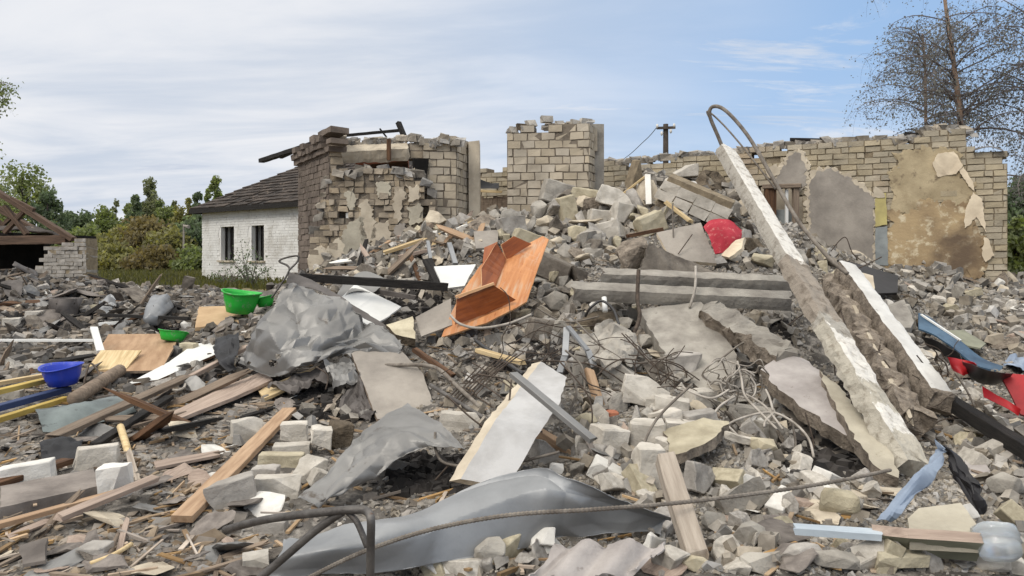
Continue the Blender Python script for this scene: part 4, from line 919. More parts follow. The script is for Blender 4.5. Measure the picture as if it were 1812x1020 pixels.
# ------------------------------------------------------------------ stone shapes
def chip_box(dims, r, chips=3, rough=.006, cuts=2):
    bm = bmesh.new(); bmesh.ops.create_cube(bm, size=1)
    for v in bm.verts: v.co = Vector((v.co.x * dims[0], v.co.y * dims[1], v.co.z * dims[2]))
    md = min(dims)
    for _ in range(chips):
        c = Vector([(1 if r.random() < .5 else -1) * d / 2 for d in dims]); n = Vector([c[i] / dims[i] + r.uniform(-.35, .35) for i in range(3)]).normalized()
        big = r.random() < .3
        co = c - n * (md * r.uniform(.5, 1.1) if big else md * r.uniform(.10, .35))
        g = bmesh.ops.bisect_plane(bm, geom=bm.verts[:] + bm.edges[:] + bm.faces[:], plane_co=co, plane_no=n, clear_outer=True)
        es = [e for e in g['geom_cut'] if isinstance(e, bmesh.types.BMEdge)]
        if es: bmesh.ops.edgeloop_fill(bm, edges=es)
    bmesh.ops.bevel(bm, geom=bm.edges[:], offset=md * .05, segments=1, affect='EDGES', clamp_overlap=True)
    bmesh.ops.triangulate(bm, faces=bm.faces[:])
    if cuts: bmesh.ops.subdivide_edges(bm, edges=[e for e in bm.edges if e.calc_length() > md * .3], cuts=cuts, use_grid_fill=True)
    sd = Vector((r.uniform(-50, 50), r.uniform(-50, 50), 0))
    for v in bm.verts:
        p = v.co / md; v.co += Vector((fbm(p * 1.8 + sd, 4), fbm(p * 1.8 + sd + Vector((7, 0, 0)), 4), fbm(p * 1.8 + sd + Vector((0, 7, 0)), 4))) * rough * (md / .09)
    me = bpy.data.meshes.new('stone'); bm.to_mesh(me); bm.free(); return me
def chunk_mesh(r, dims=(1, .8, .6), n=15, rough=.05, cuts=2):
    bm = bmesh.new()
    for _ in range(n):
        d = Vector((r.gauss(0, 1), r.gauss(0, 1), r.gauss(0, 1))).normalized() * r.uniform(.8, 1.05)
        m_ = max(abs(d.x), abs(d.y), abs(d.z)); d = d.lerp(d / m_ * .85, .45)
        bm.verts.new(Vector((d.x * dims[0], d.y * dims[1], d.z * dims[2])) * .5)
    g = bmesh.ops.convex_hull(bm, input=bm.verts[:]); bmesh.ops.delete(bm, geom=[e for e in g['geom_interior'] if isinstance(e, bmesh.types.BMVert)], context='VERTS')
    if cuts:
        bmesh.ops.bevel(bm, geom=bm.edges[:], offset=.02, segments=1, affect='EDGES', clamp_overlap=True)
        bmesh.ops.triangulate(bm, faces=bm.faces[:]); bmesh.ops.subdivide_edges(bm, edges=[e for e in bm.edges if e.calc_length() > .12], cuts=cuts, use_grid_fill=True)
    sd = Vector((r.uniform(-50, 50), r.uniform(-50, 50), 0))
    for v in bm.verts:
        p = v.co * 3.2; v.co += Vector((fbm(p + sd, 5), fbm(p + sd + Vector((7, 0, 0)), 5), fbm(p + sd + Vector((0, 7, 0)), 5))) * rough
    bmesh.ops.triangulate(bm, faces=bm.faces[:])
    me = bpy.data.meshes.new('stone'); bm.to_mesh(me); bm.free(); return me
def block(name, label, cat, m, px, py, w, h, dep=None, yaw=0, pitch=0, roll=0, chips=3, Y=None, rough=.006, sink=.25, group=None, kind='box'):
    """w, h are the size seen in the picture, turned into metres at the spot's distance"""
    p = P(px, py, Y) if Y else G(px, py + h * .35)
    k = p.y / F; dims = (w * k, dep if dep else min(w, h) * k * .9 + .02, h * k); r = random.Random(int(px * 31 + py))
    me = chip_box(dims, r, chips, rough) if kind == 'box' else chunk_mesh(r, dims, 18, min(dims) * .12)
    if not Y: p = Vector((p.x, p.y + dims[1] * .15, hz(p.x, p.y) + dims[2] * (.5 - sink * .4)))
    M = Matrix.Translation(p) @ Euler((rad(pitch), rad(roll), rad(yaw))).to_matrix().to_4x4()
    o = link(name, me, m, M); tag(o, label, cat, group); return o

# ------------------------------------------------------------------ large concrete members
pa, pb = P(1283, 268, 9.4), P(1612, 828, 5.15)
post = empty('concrete_post', (pb.x, pb.y, hz(pb.x, pb.y)), 'tallest leaning concrete post with a peeling white face and a rebar loop at its tip', 'post')
rbeam('shaft', None, None, ['post_top', 'post_side'], pa, pb, .22, .15, nrm=(.42, -.55, .75), rough=.02, matf=lambda t, side, n: 0 if side == 'top' else 1, parent=post, seg=.035, taper=1.08, roughf=lambda t: .35 if t < .5 else 1.1)
wire('rebar', None, None, 'rebar', [P(1288, 285, 9.4), P(1272, 245, 9.35), P(1256, 205, 9.3), P(1262, 189, 9.25), P(1285, 197, 9.1), P(1325, 243, 8.95), P(1370, 320, 8.7), P(1410, 388, 8.4), P(1445, 432, 8.1), P(1472, 462, 7.9), P(1500, 485, 7.75)], .024, 10, 8, parent=post)
wire('thin_rebar', None, None, 'rebar', [P(1282, 270, 9.4), P(1266, 230, 9.4), P(1251, 199, 9.4), P(1262, 204, 9.35), P(1290, 232, 9.2), P(1330, 280, 9.0), P(1372, 335, 8.8)], .011, 10, 6, parent=post)
qa, qb = P(1494, 478, 8.7), P(1664, 716, 6.3)
rbeam('concrete_post', 'second leaning concrete post with a clean white upper face, right of the tallest post', 'post', ['post_white', 'concrete_rough'], qa, qb, .195, .22, nrm=(.18, -.35, .92), rough=.012, matf=lambda t, s, n: 0 if s == 'top' and t < .97 else 1, seg=.035, roughf=lambda t: .9)
rbeam('concrete_post', 'rough brown-grey broken post lying between the two white-faced leaning posts', 'post', ['concrete_rough'], P(1470, 505, 8.75), P(1612, 752, 6.0), .22, .26, nrm=(.2, -.6, .7), rough=.06, seg=.035, broken=.12)
rbeam('reinforced_strip', 'thin pale strip of concrete between the two white-faced posts', 'concrete strip', ['plaster'], P(1497, 522, 8.2), P(1612, 742, 5.9), .04, .05, rough=.02)
def hm(t, s, n): return 0
b1 = empty('concrete_lintel', P(1200, 545, 8.6), 'long horizontal concrete lintel lying across the heap below the grey panel', 'lintel')
rbeam('ledge', None, None, ['concrete', 'concrete_dark'], P(1014, 515, 8.5), P(1398, 533, 8.35), .22, .16, nrm=(0, -.42, 1), rough=.008, matf=hm, parent=b1, seg=.05)
rbeam('upstand', None, None, ['concrete', 'concrete_dark'], P(1066, 490, 8.72), P(1422, 505, 8.6), .16, .17, nrm=(0, -.5, 1), rough=.01, matf=hm, parent=b1, seg=.05)
prism('concrete_slab', 'wide concrete slab sloping down to the right under the horizontal lintel', 'slab', 'concrete', .16, [(1130, 548, 8.35), (1240, 534, 8.3), (1304, 628, 7.35), (1300, 668, 7.0), (1240, 690, 6.8), (1180, 632, 7.3)], jag=.015)
rbeam('concrete_beam', 'rough broken concrete beam running down right from under the lintel', 'beam', ['concrete_rough', 'concrete'], P(1256, 556, 8.0), P(1392, 640, 6.9), .26, .24, nrm=(-.1, -.55, .8), rough=.05, seg=.035, broken=.1, matf=lambda t, s, n: 1 if s == 'top' else 0)
prism('plastered_slab', 'fallen lilac-grey plastered wall panel leaning under the tallest post above the dark hollow', 'wall panel', 'plaster_lilac', .13, [(1390, 622, 6.95), (1432, 640, 6.85), (1476, 690, 6.3), (1510, 745, 5.85), (1530, 780, 5.6), (1480, 760, 5.75), (1425, 725, 6.05), (1378, 690, 6.4), (1346, 654, 6.8)], jag=.03, m_edge='concrete_rough')
prism('plastered_slab', 'beige plastered wall panel along the lower left side of the tallest post', 'wall panel', 'plaster_beige', .12, [(1450, 655, 6.55), (1490, 690, 6.15), (1580, 800, 5.2), (1590, 846, 4.98), (1545, 822, 5.1), (1500, 752, 5.6), (1468, 700, 6.1)], jag=.02, m_edge='concrete_rough')
prism('concrete_slab', 'dark broken slab inside the hollow under the lilac wall panel', 'slab', 'concrete_dark', .12, [(1385, 720, 6.6), (1470, 775, 6.1), (1530, 830, 5.6), (1430, 800, 6.0), (1370, 760, 6.5)], jag=.05)
fs = prism('concrete_slab', 'clean white-grey fallen concrete slab standing tilted above the front metal sheet', 'slab', 'slab_white', .12, [PZ(957, 640, .68), PZ(1003, 668, .62), PZ(988, 718, .52), PZ(948, 775, .4), PZ(898, 862, .18), PZ(815, 848, .22), PZ(874, 748, .48)], jag=.008, ext=(-.075, .05, -.03), m_edge='plaster')
prism('door_leaf', 'grey-green dusty door leaf leaning between the crumpled sheet and the rebar mesh', 'door', 'panel_olive' if 0 else 'plaster_grey', .04, [(614, 606, 7.9), (690, 600, 8.0), (748, 660, 7.4), (775, 738, 6.7), (668, 742, 6.55)], jag=.006, m_edge='wood_grey')
block('concrete_chunk', 'big rough rock of broken concrete above the left end of the lintel', 'concrete chunk', 'concrete_rough', 1122, 452, 76, 66, .4, 10, 0, -20, Y=9.2, kind='chunk')
prism('concrete_slab', 'sagging grey slab right of the big rough rock above the lintel', 'slab', 'concrete_dark', .12, [(1128, 482, 8.85), (1150, 430, 9.0), (1185, 448, 9.1), (1240, 470, 9.1), (1270, 488, 8.9)], jag=.03)
prism('plastered_slab', 'flat grey-beige panel behind the lintel, beside the red cushion', 'panel', 'plaster_grey', .05, [(1162, 412, 9.6), (1240, 394, 9.7), (1262, 448, 9.3), (1268, 466, 9.2), (1215, 462, 9.2), (1180, 446, 9.3)], jag=.008, m_edge='plaster_cream')
sheet('red_cushion', 'torn red upholstered seat cushion sticking out of the heap beside the tallest post', 'cushion', 'cloth_red', [[P(1247, 404, 9.6), P(1262, 393, 9.62), P(1288, 394, 9.62), P(1310, 412, 9.6)], [P(1257, 424, 9.45), P(1270, 420, 9.42), P(1290, 422, 9.42), P(1300, 430, 9.46)], [P(1268, 450, 9.4), P(1273, 450, 9.38), P(1280, 447, 9.38), P(1287, 442, 9.4)]], 21, 16, .03, 5, .004, .05)
prism('plaster_chunk', 'pale torn edge of board under the red cushion', 'board', 'plaster_cream', .05, [(1276, 452, 9.3), (1302, 425, 9.35), (1318, 420, 9.4), (1312, 440, 9.2), (1290, 456, 9.1)], jag=.02)
# brick masonry lump near the crest
mr = random.Random(17); ml = MB(); o = P(1232, 352, 12.35); X_ = (P(1298, 382, 12.2) - P(1172, 326, 12.5)).normalized(); Z_ = (Vector((-X_.z, 0, X_.x)) + Vector((0, -.35, 0))).normalized(); Y_ = Z_.cross(X_).normalized()
for i in range(4):
    for j in range(2):
        for k in range(2): ml.box(o + X_ * ((i - 1.5) * .31) + Y_ * ((j - .5) * .2) + Z_ * (k * .18 - .16), X_ * .15, Y_ * .095, Z_ * .083, 0, .014, mr)
ml.box(o, X_ * .58, Y_ * .17, Z_ * .2, 1, .02, mr)
tag(ml.build('masonry_lump', ['silicate', 'mortar_light']), 'long tilted lump of bonded bricks on the crest left of the tallest post', 'masonry lump')
block('clay_clod', 'big earthy clod on the crest of the heap', 'clod', 'clod', 1262, 330, 110, 66, .7, 20, Y=13.4, kind='chunk')
block('clay_clod', 'dark mossy clod left of the masonry lump', 'clod', 'clod', 1168, 378, 42, 52, .4, 10, Y=12.5, kind='chunk')
block('silicate_block', 'pale block lying on the crest above the masonry lump', 'block', 'silicate', 1212, 303, 44, 22, .3, -10, Y=13.5)
block('concrete_chunk', 'brown upright slab of rubble on the crest right of the pier', 'concrete chunk', 'mortar_light', 1130, 318, 36, 62, .25, 25, 10, 12, Y=13.4)
block('silicate_block', 'long pale block tilted down right on the upper heap below the pier', 'block', 'silicate', 1090, 350, 64, 32, .3, -20, 0, 18, Y=12.6)
SB = [ # label, material, x, y, w, h, yaw, roll, kind
 ('cream broken block standing on end below the pier corner', 'silicate_yellow', 1003, 376, 30, 50, 20, -15, 'box'), ('grey rounded lump at the foot of the pier', 'concrete', 953, 376, 36, 44, 0, 20, 'chunk'),
 ('cream block below the pier, left of the long pale block', 'silicate_yellow', 1038, 350, 50, 28, -25, 10, 'box'), ('flat cream slab piece in the middle of the upper heap', 'silicate', 1065, 388, 48, 26, 15, 6, 'box'),
 ('yellowish angular chunk above the rough rock', 'silicate_yellow', 1022, 418, 50, 44, 25, 15, 'chunk'), ('pale grey boulder beside the yellowish angular chunk', 'concrete', 1048, 424, 40, 40, 10, 0, 'chunk'),
 ('large dusty lump left of the yellowish angular chunk', 'concrete', 962, 404, 60, 46, 0, 0, 'chunk'), ('grey angular chunk right of the orange cupboard top', 'concrete', 1005, 450, 46, 40, 30, 10, 'chunk'),
 ('pale block in the hollow below the large dusty lump', 'silicate', 1082, 412, 44, 34, -30, -12, 'box'), ('long grey slab piece running down right of the orange cupboard', 'concrete_dark', 975, 480, 80, 40, -20, 24, 'box'),
 ('square grey block beneath the lintel end', 'concrete_dark', 1010, 496, 44, 38, 30, 20, 'box'), ('pale grey block under the lintel end beside the wires', 'silicate_grey', 958, 582, 50, 30, 20, 0, 'box'),
 ('largest pale block in the front rubble right of the white slab', 'silicate', 1146, 698, 86, 46, -8, 8, 'box'), ('small pale block under the largest pale block', 'silicate', 1168, 722, 42, 30, 20, -10, 'box'),
 ('pale upright block beneath the red brick piece', 'silicate', 1076, 786, 56, 52, 25, 10, 'box'), ('square pale block right of the red brick piece', 'silicate', 1146, 776, 62, 48, -6, 0, 'box'),
 ('tall pale block standing in the front rubble', 'silicate', 1146, 834, 48, 76, 10, 4, 'box'), ('long flat block right of the square pale block', 'silicate', 1222, 768, 84, 34, -5, 3, 'box'),
 ('grey block under the thick yellowish slab', 'silicate_grey', 1262, 858, 96, 50, 30, 18, 'box'), ('large slanted slab of concrete below the thick yellowish slab', 'concrete', 1304, 886, 90, 60, 20, -28, 'box'),
 ('small pale brick below the white cables', 'silicate', 1305, 796, 42, 40, 35, 20, 'box'), ('round tan stone right of the small pale brick', 'silicate_yellow', 1350, 800, 56, 46, 0, 0, 'chunk'),
 ('bright white plaster lump right of the splintered stick', 'plaster_white', 1098, 782, 30, 40, 20, 20, 'chunk'), ('bright white plaster lump beside the front metal sheet', 'plaster_white', 1076, 842, 66, 34, -20, 22, 'box'),
 ('small white plaster lump behind the top of the front metal sheet', 'plaster_white', 985, 834, 34, 24, 0, 0, 'chunk'), ('angular pale block in the front rubble above the square pale block', 'silicate', 1180, 748, 50, 32, 15, -10, 'box'),
 ('pale block leaning left of the largest pale block', 'silicate_grey', 1100, 650, 56, 36, -30, 30, 'box'), ('pale green-topped block below the lintel slab', 'silicate_grey', 1212, 652, 56, 44, 12, -4, 'box'),
 ('small pale block left of the green-topped block', 'silicate', 1240, 712, 48, 36, 20, 0, 'box'), ('grey-brown block beside the splintered post', 'concrete', 1040, 660, 40, 56, 20, 10, 'box'),
 ('tan-grey block behind the red brick piece', 'silicate', 1190, 726, 60, 34, -12, 4, 'box'), ('grey block between the white slab and the splintered stick', 'silicate_grey', 966, 800, 50, 46, 25, 0, 'box'),
 ('triangular pale chunk left of the red brick piece', 'silicate_yellow', 1040, 752, 40, 40, 20, 30, 'chunk'), ('large pale block half buried at the foot of the leaning posts', 'concrete', 1372, 766, 60, 34, 10, 0, 'box'),
 ('big flat pale stone at the right front below the cardboard panel', 'silicate_yellow', 1596, 1000, 130, 46, 5, 0, 'chunk'), ('yellow crumbling lump left of the blue metal strip', 'silicate_yellow', 1490, 900, 90, 60, 0, 0, 'chunk'),
 ('brown-grey rock at the lower edge of the front metal sheet', 'concrete', 866, 984, 68, 56, 0, 0, 'chunk'), ('grey rock with a flat face in the front right gravel', 'concrete', 1270, 930, 60, 46, 20, 10, 'chunk'),
 ('pale angular stone in the right front corner', 'silicate', 1750, 1000, 90, 40, 0, 0, 'chunk'), ('grey stone beside the plastic bottle', 'concrete', 1690, 985, 50, 36, 0, 0, 'chunk'),
 ('pale stone below the tin strip at the front', 'silicate_grey', 1420, 985, 90, 44, 10, 0, 'chunk'), ('wide flat stone in front of the yellow crumbling lump', 'concrete', 1350, 1000, 90, 40, -8, 0, 'chunk'),
 ('cream stone at the front edge below the corrugated sheet', 'silicate_yellow', 1230, 1000, 60, 36, 0, 0, 'chunk')]
for l, m, x, y, w, h, yw, ro, kd in SB:
    block('masonry_block' if kd == 'box' else 'stone_chunk', l, 'block' if kd == 'box' else 'stone', m, x, y, w, h, None, yw, 0, ro, 2, kind=kd)
prism('concrete_slab', 'thick yellowish broken slab in the front rubble right of the tall pale block', 'slab', 'silicate_yellow', .07, [G(1172, 800, .16), G(1245, 786, .2), G(1290, 788, .18), G(1262, 826, .2), G(1215, 852, .2), G(1184, 846, .16)], jag=.025, m_edge='concrete_rough')
block('brick_piece', 'reddish half brick standing on a pale block in the front rubble', 'brick', 'red_brick', 1073, 742, 38, 30, .13, 10, 0, 0, Y=6.15)

# left front: bricks lying about
LB = [('upright white brick in the foreground beside the rough stick', 'plaster_white', 202, 862, 50, 64, 8, -4, 2), ('long whitish brick lying left of the rough stick', 'silicate', 160, 816, 86, 40, 14, -3, 2),
 ('long white brick at the left edge of the foreground', 'plaster_white', 42, 844, 88, 34, 18, -6, 1), ('greyish brick lying above the long orange plank', 'silicate', 438, 764, 56, 38, 30, -4, 2),
 ('white cube-like half brick at the top of the brick group', 'silicate', 520, 770, 46, 36, 10, 0, 1), ('standing tan brick right of the white half brick', 'silicate', 565, 790, 36, 52, 20, 8, 3),
 ('pale brick above the yellow brick', 'silicate', 516, 800, 64, 22, 10, 0, 3), ('yellow broken brick in the middle of the brick group', 'silicate_yellow', 497, 818, 76, 24, 6, 2, 3), ('grey half brick below the yellow brick', 'silicate_grey', 470, 842, 44, 26, 0, 0, 2),
 ('tilted tan brick right of the grey half brick', 'silicate', 544, 836, 54, 48, 40, 20, 2), ('largest pale brick at the bottom of the brick group', 'silicate', 490, 868, 78, 40, 8, 2, 2), ('angular grey-white block lying on the long orange plank', 'silicate_grey', 406, 878, 84, 50, 22, -10, 4),
 ('brown dirty brick behind the standing tan brick', 'clod', 600, 775, 40, 46, 20, 10, 3), ('small pale brick in front of the curved metal sheet', 'silicate', 566, 852, 36, 30, 30, 30, 2),
 ('small pale brick beside the black hose frame', 'silicate_grey', 478, 940, 54, 24, 6, 0, 2), ('flat pale half brick lying on the rebar mesh', 'silicate', 814, 752, 70, 36, -8, 4, 2), ('grey brick in the shade below the curved metal sheet', 'silicate_grey', 700, 830, 70, 34, 10, -12, 2),
 ('small white brick below the yellow-blue planks', 'silicate', 22, 700, 30, 16, 10, 0, 1), ('square pale brick behind the blue basin', 'silicate', 60, 560, 26, 16, 10, 0, 1), ('cream brick lying on the white board', 'silicate_yellow', 333, 617, 28, 16, -10, 0, 1),
 ('pale brick at the left end of the white pole', 'silicate', 20, 575, 28, 20, 20, 0, 1), ('brick at the foot of the largest pale brick', 'silicate', 450, 1000, 44, 26, 20, 0, 3), ('pale stone between the front boards', 'silicate_grey', 165, 985, 46, 28, 0, 0, 3)]
for l, m, x, y, w, h, yw, ro, ch in LB: block('loose_brick', l, 'brick', m, x, y, w, h, (.12 if w > 40 else None), yw, 0, ro, ch)

# ------------------------------------------------------------------ sheet metal
sheet('crumpled_sheet', 'large crumpled grey metal sheet with torn holes leaning left of the orange cupboard', 'metal sheet', 'galvanised_dull',
      [[(508, 500, 8.25), (560, 512, 8.35), (612, 545, 8.25), (662, 575, 8.1), (705, 602, 8.0)], [(482, 535, 8.1), (540, 552, 7.95), (595, 580, 7.85), (650, 592, 7.9), (712, 615, 7.8)], [(450, 585, 7.95), (508, 602, 7.65), (570, 610, 7.6), (630, 612, 7.75), (700, 630, 7.7)], [(417, 642, 7.95), (478, 664, 7.55), (540, 648, 7.5), (600, 628, 7.65), (640, 628, 7.75)]],
      104, 104, .008, 1.7, .002, .004, nf=13, crease=.036, holes=((483, 643, 8), (492, 631, 6), (441, 643, 4)), ragged=.035)
sheet('folded_flap', 'dark folded strip of tin along the upper edge of the large crumpled sheet', 'metal sheet', 'tin_dark', [[(512, 478, 8.6), (560, 500, 8.65), (640, 552, 8.5), (700, 592, 8.3)], [(506, 506, 8.35), (560, 516, 8.45), (625, 556, 8.35), (702, 602, 8.15)]], 24, 8, .05, 2, .01, .004, ragged=.02)
sheet('curved_sheet', 'long curved grey metal sheet sweeping down beside the group of pale bricks', 'metal sheet', 'galvanised_dull',
      [[PZ(722, 722, 0.42), PZ(770, 745, 0.42), PZ(820, 786, 0.38)], [PZ(645, 757, 0.38), PZ(690, 770, 0.38), PZ(748, 790, 0.34)], [PZ(590, 827, 0.2), PZ(632, 818, 0.24), PZ(685, 828, 0.22)], [PZ(535, 896, 0.05), PZ(562, 896, 0.07), PZ(590, 884, 0.07)]], 60, 84, .006, 1.8, .002, .004, nf=10, crease=.022, ragged=.012)
sheet('bent_sheet', 'smooth pale bent galvanised sheet lying in the foreground below the white slab', 'metal sheet', 'galvanised',
      [[PZ(505, 962, 0.13), PZ(600, 944, 0.2), PZ(700, 912, 0.26), PZ(800, 864, 0.34), PZ(940, 829, 0.44), PZ(1010, 850, 0.4), PZ(1098, 880, 0.30), PZ(1190, 908, 0.20)], [PZ(490, 985, 0.15), PZ(600, 968, 0.2), PZ(700, 942, 0.24), PZ(800, 906, 0.27), PZ(930, 880, 0.32), PZ(1010, 890, 0.3), PZ(1092, 904, 0.22), PZ(1182, 922, 0.14)], [PZ(462, 1030, 0.05), PZ(600, 1018, 0.06), PZ(700, 1008, 0.07), PZ(800, 992, 0.07), PZ(920, 972, 0.07), PZ(1000, 955, 0.08), PZ(1080, 940, 0.1), PZ(1165, 940, 0.08)]], 120, 64, .005, 2.2, .001, .003, nf=9, crease=.017, ragged=.008)
sheet('tin_scrap', 'grey tin offcut behind the black beam, above the white board', 'tin scrap', 'galvanised_dull', [[(610, 500, 9.6), (640, 480, 9.8), (690, 500, 9.7)], [(590, 545, 9.0), (620, 520, 9.2), (660, 520, 9.3)]], 14, 12, .05, ragged=.02)
sheet('tin_scrap', 'dusty tin offcut in the hollow under the crumpled sheet', 'tin scrap', 'galvanised_dull', [[(575, 645, 7.6), (610, 640, 7.6), (636, 655, 7.5)], [(590, 680, 7.2), (615, 685, 7.15), (632, 665, 7.3)]], 14, 12, .05, 3, crease=.03, ragged=.02)
sheet('tin_scrap', 'dark folded tin hanging left of the grey door leaf', 'tin scrap', 'tin_dark', [[(636, 655, 7.4), (648, 690, 7.1), (668, 740, 6.7)], [(596, 725, 6.9), (618, 738, 6.75), (655, 745, 6.6)]], 18, 18, .07, 3, crease=.03, ragged=.02)
sheet('tin_scrap', 'folded grey tin lying along the pinkish board under the crumpled sheet', 'tin scrap', 'tin_dark', [[(470, 690, 7.5), (520, 668, 7.6), (580, 645, 7.7)], [(515, 690, 7.3), (550, 680, 7.35), (580, 668, 7.4)]], 18, 10, .05, 3, crease=.025, ragged=.02)
sheet('tin_scrap', 'torn grey tin strip below the bent galvanised sheet', 'tin scrap', 'galvanised_dull', [[(722, 1008, 3.85), (760, 990, 4.0), (790, 972, 4.15)], [(735, 1018, 3.75), (770, 1000, 3.9), (795, 980, 4.1)]], 12, 6, .03, 5, ragged=.01)
sheet('corrugated_sheet', 'broken piece of corrugated grey roofing at the bottom edge of the foreground', 'roofing sheet', 'plaster_lilac', [[PZ(1000, 972, .16), PZ(1080, 966, .18), PZ(1175, 970, .16)], [PZ(930, 1026, .10), PZ(1030, 1028, .10), PZ(1125, 1022, .10)]], 40, 14, .02, 2, .004, .008, corr=(2.6, .026), ragged=.06)
sheet('zinc_gutter', 'crushed greenish zinc gutter lying below the yellow-blue planks', 'gutter', 'zinc', [[G(62, 738, .05), G(120, 730, .06), G(190, 716, .06), G(232, 712, .05)], [G(66, 756, .13), G(125, 748, .14), G(190, 732, .13), G(235, 722, .1)], [G(75, 772, .03), G(130, 766, .03), G(195, 750, .03), G(240, 735, .03)]], 26, 12, .03, 3, .006, .006, ragged=.012)
# ------------------------------------------------------------------ orange cupboard
cab = empty('cupboard', P(880, 560, 8.6), 'broken orange veneer cupboard lying open in the middle of the heap', 'cupboard')
def cp(name, m, poly, th=.02, e=None): prism(name, None, None, m, th, poly, parent=cab, m_edge=e, jag=.004, seg=.08)
cp('back_panel', 'veneer_orange', [(781, 597, 8.35), (800, 551, 8.6), (817, 517, 8.8), (850, 470, 9.15), (868, 452, 9.35), (918, 440, 9.55), (960, 418, 9.7), (971, 424, 9.6), (955, 466, 9.2), (932, 534, 8.7), (903, 550, 8.55), (860, 572, 8.45)], .025, 'veneer_raw')
cp('divider', 'veneer_dark', [(808, 530, 8.42), (873, 505, 8.5), (913, 531, 8.62), (860, 556, 8.52), (805, 575, 8.4)], .02, 'veneer_raw')
cp('spine', 'veneer_dark', [(852, 475, 8.95), (879, 430, 9.2), (896, 459, 9.25), (876, 505, 8.85), (853, 506, 8.75)], .02, 'veneer_raw')
cp('side_panel', 'veneer_dark', [(853, 474, 9.05), (857, 438, 9.35), (880, 428, 9.4), (868, 452, 9.2)], .02, 'veneer_raw')
cp('end_panel', 'veneer_dark', [(887, 433, 9.3), (909, 418, 9.4), (941, 432, 9.5), (897, 460, 9.3)], .02, 'veneer_raw')
plank('batten', None, None, 'veneer_raw', P(806, 526, 8.4), P(874, 502, 8.5), .04, .03, parent=cab)

